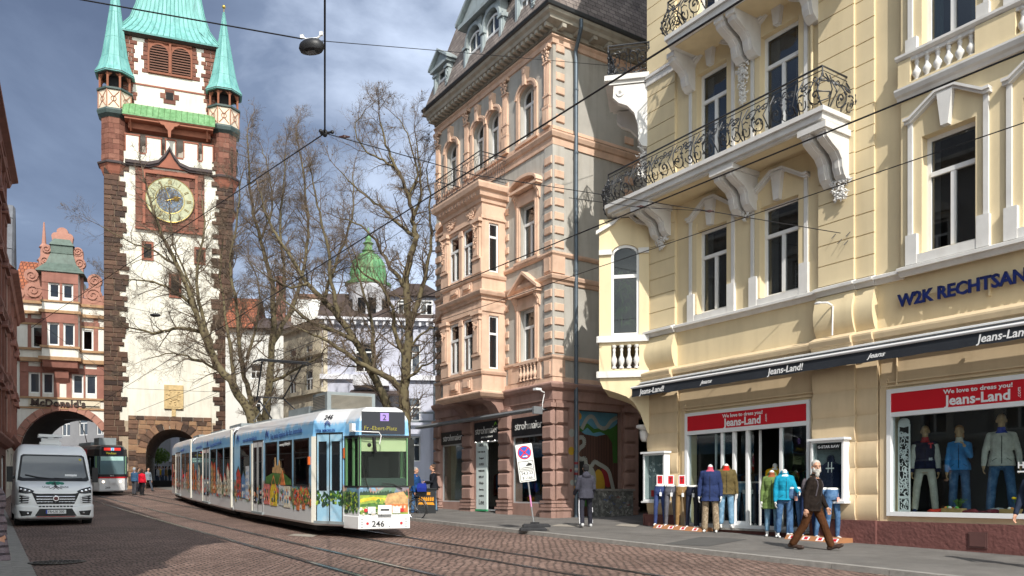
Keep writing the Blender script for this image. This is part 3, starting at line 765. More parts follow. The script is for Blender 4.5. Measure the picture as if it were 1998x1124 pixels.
for s in (-1,1): g.box(.3,1.04,.86*s-.004,.86*s+.004,6.0,8.55); g.nx()
g.box(OX+.05,OX+.06,-.6,.6,6,8.5)
g.build('pane',glass_clear('oriel_glass',(.7,.72,.72),1.5),ori)
g=G(); g.M=T; g.box(.02,OX-.12,-.6,.6,6.0,9.2); g.build('interior_core',DARK,ori)
# house plant behind the oriel pane
g=G(); g.M=T; rn=random.Random(5)
for i in range(60):
    x=.67+rn.uniform(-.15,.15); z=6.3+rn.random()*1.5; a=rn.uniform(-1,1); h=.2+.3*rn.random()
    p=[Vector((x,.72+rn.uniform(-.05,.05),z)),Vector((x+a*.12,.74,z+.1)),Vector((x+a*.3,.76,z+.08-h*.5))]
    g.tube(p,[.006,.012,.002],4)
g.build('house_plant',M('leaf_green',(.05,.12,.02),.6),ori)
# ---- awning cassette and valance
g=G()
g.pyz([(-.27,4.66),(-.36,4.635),(-.36,4.60),(-.27,4.62)],-.02,XE)     # cover strip (white)
g.tube([(-.02,-.66,4.46),(XE,-.66,4.46)],.034,8); aw=g.build('awning_cassette',WHT,yb)
g=G(); g.pyz([(-.27,4.61),(-.36,4.59),(-.64,4.47),(-.66,4.40),(-.60,4.36),(-.25,4.42)],-.0,XE-.02)
n=60; pts=[(XE*i/n,4.20+.008*math.sin(i*1.7)) for i in range(n+1)]
g.pxz(pts+[(XE,4.42),(0,4.42)],-.655,-.648)
g.build('awning_fabric',BLKF,aw)
g=G()
for x in (1.3,3.9,6.3,9.0,11.8): g.nx(); g.box(x,x+.05,-.6,-.15,4.38,4.44)
g.build('awning_arm',WHT,aw)
for i,x in enumerate((.32,4.62,9.25)): text('awning_lettering','Jeans-Land!',.215,WHT,aw,(x,-.66,4.245),ext=.003,off=.003,shear=.2,sx=.95)
for i,x in enumerate((2.55,7.1)): text('awning_lettering','jeans',.14,WHT,aw,(x,-.66,4.27),ext=.003,off=.003,shear=.5,sx=1.25)
# office lettering
NAVY=M('navy_letters',(.006,.014,.085),.35,.05,3,0)
text('office_lettering','W2K RECHTSANWÄLTE',.345,NAVY,yb,(7.43,-.12,5.32),ext=.02,off=.010,sx=.93)
g=G(); g.box(7.4,12.3,-.09,-.07,5.47,5.5); g.box(9.15,9.18,-.07,0,5.2,5.5); g.box(7.6,7.63,-.07,0,5.4,5.5); g.build('letter_rail',YP,yb)
# wall spotlight, anchors
g=G(); g.tube([(6.0,-.25,5.62),(6.0,-.42,5.66),(5.86,-.46,5.68)],.02,6); g.ell((5.8,-.47,5.68),.09,.035,.03); g.tube([(6.02,-.25,5.6),(6.03,-.28,5.2),(6.06,-.33,4.95)],.016,6); g.build('wall_spotlight',WHT,yb)
g=G()
for x,z in ((6.0,7.2),(6.15,7.05),(6.35,7.15),(6.3,6.98)): g.tube([(x,-.12,z),(x-.05,-.2,z-.1)],.008,5)
g.build('wall_anchor',IRON,yb)
g=G(); g.tube([(7.36,-.04,4.4),(7.36,-.06,3.9),(7.36,-.06,3.75)],.02,6); g.build('cable_duct',YP2,yb)
# downpipe + thin white conduit beside pilaster on upper floor
g=G(); g.tube([(5.35,-.06,9.7),(5.35,-.06,HT)],.035,8); g.build('downpipe',YP,yb)
# ---- shopfront 1
s1=G(); fr=.09
def rect_frame(g,x0,x1,z0,z1,y0,y1,w): 
    g.box(x0,x0+w,y0,y1,z0,z1); g.box(x1-w,x1,y0,y1,z0,z1); g.box(x0+w,x1-w,y0,y1,z1-w,z1); g.box(x0+w,x1-w,y0,y1,z0,z0+w)
rect_frame(s1,1.42,5.29,.66,3.66,-.06,.1,.085)
s1.box(1.5,5.21,-.055,.08,3.08,3.18)
for x in (2.62,3.0,3.42,4.42): s1.box(x,x+.07,.0,.08,.74,3.08)
s1.box(2.66,3.5,.02,.07,.74,.84)
# second plane of sliding door leaves
for x in (2.2,2.85,3.3,3.62): s1.box(x,x+.045,.25,.3,.7,3.08)
sf=s1.build('shopfront',WHT,yb)
box(1.505,5.205,-.045,-.02,3.18,3.575).build('sign_panel',RED,sf)
text('sign_lettering','We love to dress you!',.125,WHT,sf,(3.35,-.05,3.445),ext=.002,off=.003,align='CENTER',sx=1.1)
text('sign_lettering','Jeans-Land',.275,WHT,sf,(3.35,-.05,3.225),ext=.003,off=.007,align='CENTER',sx=.97)
text('sign_lettering','.com',.10,WHT,sf,(4.10,-.05,3.235),rot=(90,-90,0),ext=.002)
g=G(); g.box(1.5,2.66,.03,.04,.74,3.08); g.box(4.49,5.21,.03,.04,.74,3.08); g.box(2.69,3.02,.03,.036,.8,3.08); g.box(3.05,3.45,.27,.276,.8,3.08); g.box(2.24,2.86,.27,.276,.8,3.08)
g.build('shop_glass_pane',CLEAR,sf)
# interior room of the shop
g=G(); g.box(1.3,6.9,4.6,4.7,.55,4.3); g.box(.9,1.0,.45,4.6,.55,4.3); g.box(6.3,6.4,.45,4.6,.55,4.3); g.box(.95,6.35,.4,4.65,4.0,4.1)
g.build('shop_interior_wall',M('shop_interior',(.07,.065,.06),.9,.2,1,0),yb)
g=G(); g.box(.95,6.35,.4,4.65,.60,.66); g.build('shop_floor',M('shop_floor',(.12,.09,.07),.5,.2,2,0),yb)
# hanging rails of dark clothes in the shop
g=G(); rn=random.Random(3)
cl=[M('cloth_%s'%n_,c,.9,.2,4,.3,30) for n_,c in (('navy',(.02,.03,.07)),('grey',(.10,.10,.11)),('teal',(.02,.10,.13)),('rust',(.16,.05,.03)),('denim',(.06,.11,.2)))]
for row,(yy,zz) in enumerate(((2.2,2.0),(3.4,2.1),(3.9,1.2),(1.6,1.3))):
    x=1.2
    while x<6.2:
        if not(row in(0,3) and 2.7<x<4.3):
            g.cur=rn.randrange(5); h=.55+.3*rn.random(); g.pyz([(yy-.24,zz),(yy,zz+.08),(yy+.24,zz),(yy+.2,zz-h),(yy-.2,zz-h)],x,x+.05)
        x+=.08
g.build('hanging_clothes',cl,yb)
# ---- shopfront 2 (big display window)
g=G(); rect_frame(g,7.15,13.2,1.06,3.67,-.08,.08,.09); g.box(7.24,13.11,-.07,.06,3.10,3.19)
g.box(10.6,10.68,-.05,.06,1.15,3.1)
sf2=g.build('display_window',WHT,yb)
box(7.235,13.115,-.06,-.03,3.19,3.585).build('sign_panel',RED,sf2)
text('sign_lettering','We love to dress you!',.115,WHT,sf2,(8.95,-.065,3.46),ext=.002,off=.003,align='CENTER',sx=1.2)
text('sign_lettering','Jeans-Land',.27,WHT,sf2,(8.95,-.065,3.235),ext=.003,off=.007,align='CENTER',sx=1.02)
text('sign_lettering','.com',.10,WHT,sf2,(9.71,-.065,3.245),rot=(90,-90,0),ext=.002)
box(7.24,13.11,.02,.03,1.15,3.1).build('shop_glass_pane',CLEAR,sf2)
g=G(); g.box(7.1,13.25,.4,1.6,1.0,1.12); g.build('display_floor',M('display_floor',(.12,.11,.10),.6),sf2)
g=G(); g.box(7.0,13.3,1.6,1.68,.6,4.2); g.box(7.05,7.12,.4,1.6,1.1,4.1); g.box(13.2,13.27,.4,1.6,1.1,4.1); g.box(7.1,13.25,.4,1.65,3.85,3.95)
g.build('display_back_wall',M('display_back',(.045,.045,.048),.9,.2,1,0),sf2)
text('window_lettering','HIS',.16,WHT,sf2,(9.62,.015,1.98),ext=.001,off=.004); box(9.62,9.95,.012,.018,1.90,1.93).build('window_line',WHT,sf2)
# lattice screen at the left of the display
g=G(); g.box(7.27,7.29,.14,.17,1.12,2.95); g.box(7.5,7.52,.14,.17,1.12,2.95); rn=random.Random(8)
for i in range(90):
    x=7.31+rn.random()*.17; z=1.2+rn.random()*1.6; a=rn.random()*6.28; r_=.035+.03*rn.random()
    g.tube([(x+r_*math.cos(a+q)*.8,.155,z+r_*math.sin(a+q)) for q in (0,1,2,3,4)],.008,4)
for z in (1.14,1.42,2.7,2.9): g.box(7.29,7.5,.14,.17,z,z+.05)
g.ell((7.39,.155,2.98),.13,.02,.10)
scr=g.build('lattice_screen',WHT); scr.location=yb.location; scr.rotation_euler=yb.rotation_euler
for v in scr.data.vertices: v.co.z-=YZ
tag(scr,'white carved lattice screen at the left edge of the big shop window','screen')
# ================= peach sandstone house (middle)
PZ=.60
pb=thing('sandstone_house','peach sandstone house with grey render, box bay and slate mansard roof above a fashion shop','building',(-3.12,32.85,PZ),-56.6)
WX=8.1; DP=11; E17=17.05
arch3=[(.93,1.8),(3.04,3.86),(4.08,4.9),(6.18,7.1)]
g=G()
ops=[(6.2,7.12,6.1,7.86),(6.2,7.12,9.6,11.46),(.8,1.7,6.1,7.86),(.8,1.7,9.6,11.46)]+[(a,b,13.65,15.55) for a,b in arch3]
# bay opening is closed by the bay itself
g.wall(0,WX,5.0,E17,0,.35,ops)
for a,b in arch3: spandrel(g,a,b,15.2,15.56,.02,.3,.30)
# side wall, far wall
g.box(WX-.35,WX,.35,DP,5.0,E17); g.box(0,.35,.35,DP,.3,E17); g.box(.35,WX-.35,DP-.35,DP,.3,E17)
g.build('wall',PGREY,pb)
box(.4,WX-.4,.7,DP-.5,5.2,E17-.2).build('interior_core',DARK,pb)
# -- peach dressings
g=G()
prof_s=[(0,0),(-.05,.02),(-.08,.12),(-.14,.15),(-.17,.24),(-.17,.28),(0,.34)]
def ring(z,prof,g=g,x0=-.02,extra=0,ys=DP):
    """string course round front and side with a mitred corner"""
    pf=[(x0,-d-extra if False else d-extra,z+h) for d,h in prof]
    pf=[[(x0,d-(extra if d<0 else 0),z+h) for d,h in prof],[(WX-(d-(extra if d<0 else 0)),d-(extra if d<0 else 0),z+h) for d,h in prof],[(WX-(d-(extra if d<0 else 0)),ys,z+h) for d,h in prof]]
    g.loft(pf,True)
ring(5.02,[(0,-.45),(-.06,-.40),(-.08,-.1),(-.2,-.02),(-.24,.08),(-.24,.12),(0,.22)]); 
g.build('ground_floor_cornice',BROWN,pb)
g=G(); ring(5.95,[(0,0),(-.05,.0),(-.09,.06),(-.09,.12),(0,.15)],g); g.nx()
ring(5.2,[(0,0),(-.04,.0),(-.04,.16),(0,.18)],g); g.nx(); ring(8.42,prof_s,g); g.nx(); ring(9.34,[(0,0),(-.05,.0),(-.10,.07),(-.10,.13),(0,.17)],g); g.nx()
ring(12.98,[(0,0),(-.04,0),(-.05,.22),(-.10,.25),(-.15,.37),(-.15,.42),(0,.48)],g,); g.nx(); ring(13.5,[(0,0),(-.03,.0),(-.03,.1),(0,.12)],g); g.nx()
ring(16.28,[(0,0),(-.05,.02),(-.06,.16),(-.12,.22),(-.12,.26),(0,.3)],g)
g.build('string_course',PEACH,pb)
# quoins
g=G()
for z0,z1 in ((6.15,8.4),(9.6,12.9)):
    z=z0;i=0
    while z<z1-.3:
        for x0 in (WX-.40,.02):
            g.bbox(x0,x0+.40,-.075,-.0,z,z+.25,.02)
        g.M=Matrix.Translation((WX,0,0))@Matrix.Rotation(R(90),4,'Z'); g.bbox(.04,.42,-.075,0,z,z+.25,.02)
        g.bbox(3.1,3.5,-.06,0,z,z+.25,.02); g.M=None
        # bay-side small quoins
        g.bbox(5.30,5.48,-.05,0,z,z+.22,.015)
        z+=.46
z=13.75
while z<16.1:
    g.M=Matrix.Translation((WX,0,0))@Matrix.Rotation(R(90),4,'Z'); g.bbox(.12,.46,-.05,0,z,z+.25,.02); g.bbox(3.1,3.5,-.05,0,z,z+.25,.02); g.M=None; z+=.46
g.build('quoins',PEACH,pb)
# quoin backing strips (grey) give the corner its second step
g=G()
for z0,z1 in ((6.1,8.42),(9.5,12.98)):
    g.box(WX-.43,WX+.03,-.03,-.0,z0,z1)
    g.box(WX,WX+.03,0,.45,z0,z1)
g.build('corner_strip',PGREY,pb)
g=G()
for z0 in (5.38,8.78): # pedestal blocks on the corner
    z1=z0+.56
    g.box(WX-.44,WX+.06,-.06,-.0,z0,z1); g.box(WX,WX+.06,0,.46,z0,z1); g.box(WX-.38,WX-.06,-.09,-.06,z0+.07,z1-.07); g.nx(); g.box(.02,.42,-.06,0,z0,z1); g.nx()
g.build('pedestal',PEACH,pb)
# top-floor pilasters with leafy capitals
g=G(); k=G()
for x in (.08,2.42,5.15,WX-.42):
    w=.30
    g.nx(); g.box(x-.03,x+w+.03,-.12,-.0,13.62,14.25); g.box(x+.03,x+w-.03,-.14,-.12,13.7,14.15); g.box(x,x+w,-.08,0,14.25,15.75)
    for q in range(3): g.box(x+.04+.085*q,x+.085+.085*q,-.095,-.08,14.35,15.7)
    g.box(x-.03,x+w+.03,-.13,0,14.22,14.3); g.box(x-.02,x+w+.02,-.11,0,14.62,14.68)
    g.box(x-.03,x+w+.03,-.12,0,15.72,15.77)
    k.nx(); k.box(x-.06,x+w+.06,-.17,0,16.18,16.28); rn=random.Random(4)
    for i in range(22):
        t=rn.random(); k.ell((x+w*rn.random()*(1+.3*t)-.05*t,-.09-.07*t*rn.random(),15.8+.38*t),.045,.04,.055,6,4)
g.build('pilaster',PEACH,pb); k.build('capital',PEACH,pb)
# arched surrounds with keystones
g=G()
for a,b in arch3:
    g.nx(); xc=(a+b)/2; h=(b-a)/2
    g.box(a-.17,a,-.07,.02,13.6,15.2); g.box(b,b+.17,-.07,.02,13.6,15.2)
    ring_arch(g,xc,15.2,h,.30,h+.17,.47,-.07,.02); ring_arch(g,xc,15.2,h+.1,.40,h+.2,.50,-.11,-.071)
    g.pxz([(xc-.07,15.5),(xc+.07,15.5),(xc+.12,16.1),(xc-.12,16.1)],-.18,-.0); g.ell((xc,-.17,15.95),.08,.05,.09)
    g.box(a-.2,b+.2,-.10,.0,13.55,13.65)
g.build('window_surround',PEACH,pb)
for a,b in arch3: window(pb,a,b,13.65,15.5,.17,tr=14.95,arch=.3,curt=.8,cm=CURTB)
# panels between f3 pilasters (grey recess frames)
# single windows f1, f2
def peach_win(x0,x1,z0,z1,ped):
    g=G(); g.box(x0-.2,x0,-.07,.02,z0-.05,z1); g.box(x1,x1+.2,-.07,.02,z0-.05,z1); g.box(x0-.2,x1+.2,-.07,.02,z1,z1+.18)
    g.box(x0-.26,x1+.26,-.12,0,z0-.14,z0-.05)
    g.box(x0-.13,x0-.06,-.1,-.07,z0,z1); g.box(x1+.06,x1+.13,-.1,-.07,z0,z1)
    g.box(x0-.2,x1+.2,-.05,0,z1+.18,z1+.42); 
    for x in (x0-.28,x1+.12): console(g,x,x+.16,-.2,z1+.0,z1+.45)
    z=z1+.45; xc=(x0+x1)/2; w=(x1-x0)/2+.38
    g.box(xc-w,xc+w,-.26,0,z,z+.09)
    if ped=='tri':
        g.pxz([(xc-w-.04,z+.09),(xc+w+.04,z+.09),(xc,z+.72)],-.06,0)
        for s in (-1,1): g.pxz([(xc+s*(w+.05),z+.09),(xc+s*(w+.05),z+.19),(xc,z+.80),(xc,z+.70)],-.28,-.0)
        g.pxz([(xc-.25,z+.12),(xc+.25,z+.12),(xc,z+.42)],-.10,-.06)
    else:
        ring_arch(g,xc,z+.09,w-.04,.28,w+.03,.38,-.28,0,12); g.pxz(arc(xc,z+.09,w-.04,.28,0,180,12),-.06,0)
        ornament(g,xc,-.05,z+.2,.5,.2,18,3)
    g.build('window_surround',PEACH,pb)
    window(pb,x0,x1,z0,z1,.15,tr=z0+(z1-z0)*.66,curt=.9,cm=CURTB if ped=='tri' else CURT)
peach_win(6.2,7.12,6.1,7.86,'tri'); peach_win(6.2,7.12,9.6,11.46,'seg'); peach_win(.8,1.7,6.1,7.86,'tri'); peach_win(.8,1.7,9.6,11.46,'seg')
# balustrade under f1 window
g=G(); g.box(6.05,6.2,-.06,0,5.38,5.95); g.box(7.28,7.45,-.06,0,5.38,5.95); g.box(5.5,6.05,-.05,0,5.38,5.95)
g.build('balustrade_pier',PEACH,pb)
g=G()
for i in range(5): g.nx(); baluster(g,6.32+.21*i,-.06,5.4,5.95,.08)
g.build('baluster',PEACH,pb,smooth=True)
# eaves cornice with modillions
g=G(); ring(16.62,[(0,0),(-.08,.02),(-.10,.14),(-.42,.20),(-.46,.30),(-.56,.36),(-.60,.46),(-.60,.50),(0,.56)],g)
g.build('eaves_cornice',M('pale_stone',(.42,.39,.33),.9,.14,2,.2,40,streak=.4),pb)
g=G(); x=.05
while x<WX+.2: g.nx(); g.box(x,x+.12,-.40,-.1,16.68,16.80); x+=.27
g.M=Matrix.Translation((WX,0,0))@Matrix.Rotation(R(90),4,'Z')
for x in (.1,.75,1.4,2.05,2.7,3.4): g.nx(); g.box(x,x+.16,-.40,-.1,16.68,16.80)
g.build('modillion',MATS['pale_stone'],pb)
g=G(); ring(17.06,[(-.58,0),(-.66,.02),(-.70,.1),(-.68,.12),(-.56,.12)],g); g.build('gutter',M('dark_gutter',(.05,.055,.06),.5,.2,3,0),pb)
# downpipe on the side wall
g=G(); X_=WX+.16
g.tube([(X_+.45,.70,17.0),(X_+.42,.72,16.75),(X_+.0,.82,16.2),(X_,.84,15.8),(X_,.84,.7)],.065,10)
for z in (14.9,12.8,10.5,8.9,6.4,4.6,2.9): g.lathe([(.08,0),(.08,.05)],(X_,.84,z),10)
g.build('downpipe',M('painted_pipe',(.10,.13,.16),.45,.15,3,0,metal=.3),pb)
# mansard
g=G()
g.add([(-.45,-.45,17.15),(WX+.45,-.45,17.15),(WX-1.35,1.35,22.6),(.7,1.35,22.6)],[(0,1,2,3)])
g.build('mansard_slope',SLATE,pb)
g=G()
g.add([(WX+.45,-.45,17.15),(WX+.45,DP,17.15),(WX-1.35,DP,22.6),(WX-1.35,1.35,22.6)],[(0,1,2,3)]); g.nx()
g.add([(-.45,-.45,17.15),(-.45,DP,17.15),(.7,DP,22.6),(.7,1.35,22.6)],[(0,1,2,3)]); g.build('mansard_slope',SLATEY,pb)
g=G(); g.box(.5,WX-1.2,1.2,DP,22.6,22.85); g.add([(-.4,DP,17.15),(WX+.4,DP,17.15),(WX-1.35,DP,22.6),(.7,DP,22.6)],[(0,1,2,3)]); g.build('roof',ZINC,pb)
# dormers
def dormer(x0,x1,zt,double=False):
    g=G(); y0=-.18
    z0=17.2
    n=2 if double else 1
    wo=.24; g.box(x0-.1,x1+.1,y0-.05,1.5,z0,z0+.25)
    xs=[]
    W_=(x1-x0-wo*(n+1))/n
    for i in range(n+1):
        a=x0+i*(W_+wo); g.box(a,a+wo,y0,.2,z0+.25,zt); g.box(a+.05,a+wo-.05,y0-.05,y0,z0+.4,zt-.25); g.box(a-.03,a+wo+.03,y0-.08,y0+.2,zt-.2,zt-.1)
    g.box(x0,x0+.12,.2,1.6,z0+.2,zt+.3); g.box(x1-.12,x1,.2,1.6,z0+.2,zt+.3)
    for i in range(n):
        a=x0+wo+i*(W_+wo); xc=a+W_/2; xs.append((a,a+W_))
        if double:
            spandrel(g,a,a+W_,zt-.1,zt+.62,y0+.02,.2,W_/2); ring_arch(g,xc,zt-.1,W_/2,W_/2,W_/2+.12,W_/2+.12,y0-.06,y0+.02)
    if double:
        zc=zt+.62; g.box(x0-.15,x1+.15,y0-.2,1.8,zc,zc+.14); xc=(x0+x1)/2; w=(x1-x0)/2+.2
        g.pxz([(xc-w,zc+.14),(xc+w,zc+.14),(xc,zc+1.25)],y0-.1,1.9)
        for s in (-1,1): g.pxz([(xc+s*(w+.08),zc+.14),(xc+s*(w+.08),zc+.28),(xc,zc+1.42),(xc,zc+1.28)],y0-.25,2)
    else:
        g.box(x0-.1,x1+.1,y0-.15,1.6,zt,zt+.12); xc=(x0+x1)/2; w=(x1-x0)/2+.12
        g.pxz([(xc-w,zt+.12),(xc+w,zt+.12),(xc,zt+.62)],y0-.05,1.7)
        for s in (-1,1): g.pxz([(xc+s*(w+.06),zt+.10),(xc+s*(w+.06),zt+.2),(xc,zt+.75),(xc,zt+.65)],y0-.2,1.8)
        ornament(g,x1+.04,y0-.05,z0+.8,.12,.5,10,2)
    d=g.build('dormer',ZINC,pb)
    for a,b in xs:
        window(pb,a,b,z0+.25,zt+(.25 if double else -.02),y0+.08,tr=zt-.45,arch=.32 if double else 0,curt=0,name='dormer_window')
dormer(.15,1.35,18.7); dormer(2.6,5.35,18.7,True); dormer(6.15,7.35,18.9)
# ---- box bay (first and second floor)
bx0,bx1,by=2.42,5.26,-1.0
g=G()
wins=[(2.9,3.62),(3.9,4.62)]
o2=[(a,b,5.95,7.83) for a,b in wins]+[(a,b,9.37,11.1) for a,b in wins]
g.wall(bx0,bx1,5.02,12.35,by,by+.2,o2)
for x in (bx0,bx1-.2):
    for z0,z1 in ((5.02,5.95),(7.83,9.37),(11.1,12.35)): g.box(x,x+.2,by+.2,0,z0,z1)
    for z0,z1 in ((5.95,7.83),(9.37,11.1)): g.box(x,x+.2,by+.2,by+.3,z0,z1); g.box(x,x+.2,-.3,0,z0,z1)
bayo=g.build('bay',PEACH,pb)
g=G()
# bay dressings: cornices
def bring(z,prof,e=0):
    pf=[[(bx0+(d if d else 0),0,z+h) for d,h in prof],[(bx0+d,by+d,z+h) for d,h in prof],[(bx1-d,by+d,z+h) for d,h in prof],[(bx1-d,0,z+h) for d,h in prof]]
    g.loft(pf,True)
bring(5.0,[(0,-.1),(-.12,-.05),(-.2,.06),(-.2,.1),(0,.18)]); bring(5.72,[(0,0),(-.05,.02),(-.08,.1),(-.08,.14),(0,.17)])
bring(8.35,[(0,0),(-.05,.02),(-.07,.12),(-.16,.16),(-.2,.26),(-.2,.3),(0,.38)]); bring(9.12,[(0,0),(-.05,.02),(-.08,.1),(-.08,.14),(0,.17)])
bring(7.95,[(0,0),(-.04,.0),(-.04,.3),(0,.32)]); bring(11.2,[(0,0),(-.05,.0),(-.05,.1),(0,.12)])
bring(11.75,[(0,0),(-.05,.02),(-.07,.14),(-.16,.2),(-.20,.36),(-.30,.42),(-.34,.56),(-.34,.62),(0,.68)])
for i in range(12): g.box(bx0+.05+.235*i,bx0+.15+.235*i,by-.22,by+.01,11.98,12.1)
g.build('bay_cornice',PEACH,bayo); g=G(); ornament(g,3.1,by,11.5,.8,.3,40,5); g.nx(); ornament(g,4.55,by,11.5,.8,.3,40,6)
g.build('carved_ornament',PEACH,bayo)
# pilasters and panels of the bay
g=G()
for z0,z1 in ((5.9,7.95),(9.3,11.2)):
    for x in (bx0,bx1-.5):
        g.nx(); g.box(x-.04,x+.54,by-.07,by,z0,z0+.5); g.box(x+.04,x+.46,by-.1,by,z0+.5,z1-.12)
        g.box(x+.12,x+.38,by-.125,by-.1,z0+.6,z1-.3); g.box(x-.02,x+.52,by-.12,by,z0+.47,z0+.54); g.box(x-.0,x+.5,by-.13,by,z1-.3,z1-.24); g.box(x-.04,x+.54,by-.16,by,z1-.12,z1)
        ornament(g,x+.25,by-.1,z1-.5 if z0<9 else z1-.3,.3,.22,14,7)
        if z0>9: ornament(g,x+.25,by-.1,(z0+z1)/2+.2,.18,.6,14,8)
    g.nx(); g.box(3.72,3.92,by-.04,by,z0,z1-.1); g.box(3.68,3.96,by-.06,by,z1-.3,z1-.2)
g.build('bay_pilaster',PEACH,bayo)
g=G()
for z0,z1 in ((5.22,5.7),(8.75,9.1)):
    for a,b in ((3.02,3.68),(3.96,4.6)):
        g.nx(); g.box(a,b,by-.03,by,z0,z1); g.box(a+.08,b-.08,by-.08,by-.03,z0+.1,z1-.1); g.box(a+.14,b-.14,by-.1,by-.08,z0+.15,z1-.15)
g.build('apron_panel',PEACH,bayo)
for a,b in wins:
    window(bayo,a,b,5.95,7.83,by+.06,tr=7.2,curt=1,cm=CURTB); window(bayo,a,b,9.37,11.1,by+.06,tr=10.5,curt=1,cm=CURTB)
g=G()
for z0,z1 in ((5.95,7.83),(9.37,11.1)):
    for x in (bx0+.05,bx1-.12):
        g.nx(); g.box(x,x+.07,by+.3,by+.36,z0,z1); g.box(x,x+.07,-.36,-.3,z0,z1); g.box(x,x+.07,by+.36,-.36,z0,z0+.06); g.box(x,x+.07,by+.36,-.36,z1-.06,z1); g.box(x,x+.07,by+.36,-.36,z0+1.2,z0+1.28)
wf=g.build('side_window',WF,bayo)
g=G()
for x in (bx0+.08,bx1-.09): g.box(x,x+.01,by+.3,-.3,5.95,11.1); g.nx()
g.build('side_pane',GL,bayo)
g=G(); g.box(bx0+.22,bx1-.22,by+.4,.1,5.3,12.2); g.build('interior_core',DARK,bayo)
# bay corbel
g=G()
pr=[(0,5.0),(-1.0,5.0),(-1.0,4.93),(-.93,4.85),(-.6,4.80),(-.4,4.66),(-.25,4.42),(0,4.32)]
g.pyz(pr,bx0+.05,bx0+.65); g.nx(); g.pyz(pr,bx1-.65,bx1-.05); g.nx(); g.pyz([(0,5.0),(-.9,5.0),(-.8,4.92),(0,4.86)],bx0+.65,bx1-.65)
g.build('bay_corbel',BROWN,pb)
# balcony railing on the bay
def rail_bay():
    g=G(); z0=12.45
    pts=[(bx0-.2,-.1),(bx0-.2,by-.2),(bx1+.2,by-.2),(bx1+.2,-.1)]
    for z,r in ((z0+.98,.02),(z0+.85,.01),(z0+.08,.012)): g.tube([(x,y,z) for x,y in pts],r,6)
    for (ax,ay),(bx_,by_) in zip(pts,pts[1:]):
        L_=math.hypot(bx_-ax,by_-ay); n=max(2,round(L_/.42))
        for i in range(n):
            P=lambda x,z,i=i: Vector((ax+(bx_-ax)*(i*L_/n+x)/L_,ay+(by_-ay)*(i*L_/n+x)/L_,z0+.08+z))
            w=L_/n
            g.tube([P(0,0),P(0,.9)],.009,4)
            g.tube([P(w*.05,.77),P(w*.5,.45),P(w*.95,.77)],.007,4); g.tube([P(w*.05,.0),P(w*.5,.35),P(w*.95,.0)],.007,4)
            g.tube([P(x,z) for x,z in arc(w*.5,.39,w*.3,.3,0,360,14)],.007,4); g.tube([P(x,z) for x,z in scroll(w*.5,.4,w*.2,0,1.2)],.006,4)
    g.build('railing',IRON,pb)
rail_bay()
# ---- ground floor: brown rusticated piers, shop fronts, side wall
g=G()
gw=[(.52,2.29,1.21,4.0),(3.15,4.85,.5,4.2),(5.73,7.6,1.2,4.16)]
g.wall(0,WX,.3,4.98,0,.4,gw)
g.M=Matrix.Translation((WX,0,0))@Matrix.Rotation(R(90),4,'Z')
g.wall(.0,DP,.3,4.98,0.0,.4,[(1.1,2.96,.3,4.35),(3.75,6.2,.3,4.2)])
g.M=None
g.build('ground_floor_wall',BROWN,pb)
box(.1,WX-.15,3.2,3.3,.3,4.9).build('shop_interior_wall',MATS['shop_interior'],pb)
box(.1,WX-.45,.4,3.2,.75,.84).build('shop_floor',MATS['shop_floor'],pb)
box(.1,WX-.45,.4,3.2,4.6,4.7).build('shop_ceiling',MATS['shop_interior'],pb)
g=G()
def pier(x0,x1):
    g.nx()
    z=1.32;
    for (a,b) in ((.3,.85),(.85,1.3)): pass
    g.box(x0-.06,x1+.06,-.2,0,.3,.95); g.box(x0-.09,x1+.09,-.23,0,.98,1.06); g.box(x0-.04,x1+.04,-.17,0,1.08,1.2); g.box(x0-.06,x1+.06,-.19,0,1.22,1.3)
    while z<4.3: g.bbox(x0,x1,-.16,0,z,z+.44,.05); z+=.5
    g.box(x0+.03,x1-.03,-.06,0,1.2,4.6); g.box(x0-.05,x1+.05,-.2,0,4.36,4.5)
pier(0,.48); pier(2.33,3.05); pier(4.95,5.64); pier(7.68,WX+.12)
g.M=Matrix.Translation((WX+.001,0,0))@Matrix.Rotation(R(90),4,'Z')
pier(.06,.54); pier(3.03,3.5)
g.M=None
g.build('rusticated_pier',BROWN,pb)
def shopwin(x0,x1,z0,z1,zs,kind='window'):
    g=G(); y=.02
    g.box(x0,x0+.05,y,y+.06,z0,z1); g.box(x1-.05,x1,y,y+.06,z0,z1); g.box(x0+.05,x1-.05,y,y+.06,z0,z0+.05); g.box(x0+.05,x1-.05,y,y+.06,zs-.05,zs)
    f=g.build('shop_window',ALU,pb)
    box(x0,x1,-.05,.0,zs,z1).build('sign_panel',M('black_sign',(.01,.01,.012),.35,.1,2,0),f)
    if kind=='window': box(x0+.05,x1-.05,y+.02,y+.03,z0+.05,zs-.05).build('shop_glass_pane',CLEAR,f)
    return f
SIGN=M('sign_silver',(.72,.72,.70),.5,.03,3,0)
f=shopwin(.52,2.29,1.21,4.0,3.5); text('sign_lettering','strohmaier',.37,SIGN,f,(.68,-.055,3.64),ext=.004,space=.93,off=0)
f=shopwin(3.15,4.85,.9,4.2,3.48,'door'); text('sign_lettering','strohmaier',.39,SIGN,f,(3.22,-.055,3.76),ext=.004,space=.93,off=0)
text('sign_lettering','JEANS AND FASHION',.085,SIGN,f,(3.65,-.055,3.6),ext=.003)
g=G(); g.tube([(4.55,-.06,4.0),(4.68,-.06,4.12),(4.75,-.06,4.02)],[.004,.03,.004],5); g.build('leaf_emblem',M('leaf_sign_green',(.2,.5,.05),.5),f)
f3=shopwin(5.73,7.6,1.2,4.16,3.53); text('sign_lettering','strohmaier',.40,SIGN,f3,(5.92,-.055,3.74),ext=.004,space=.93,off=0)
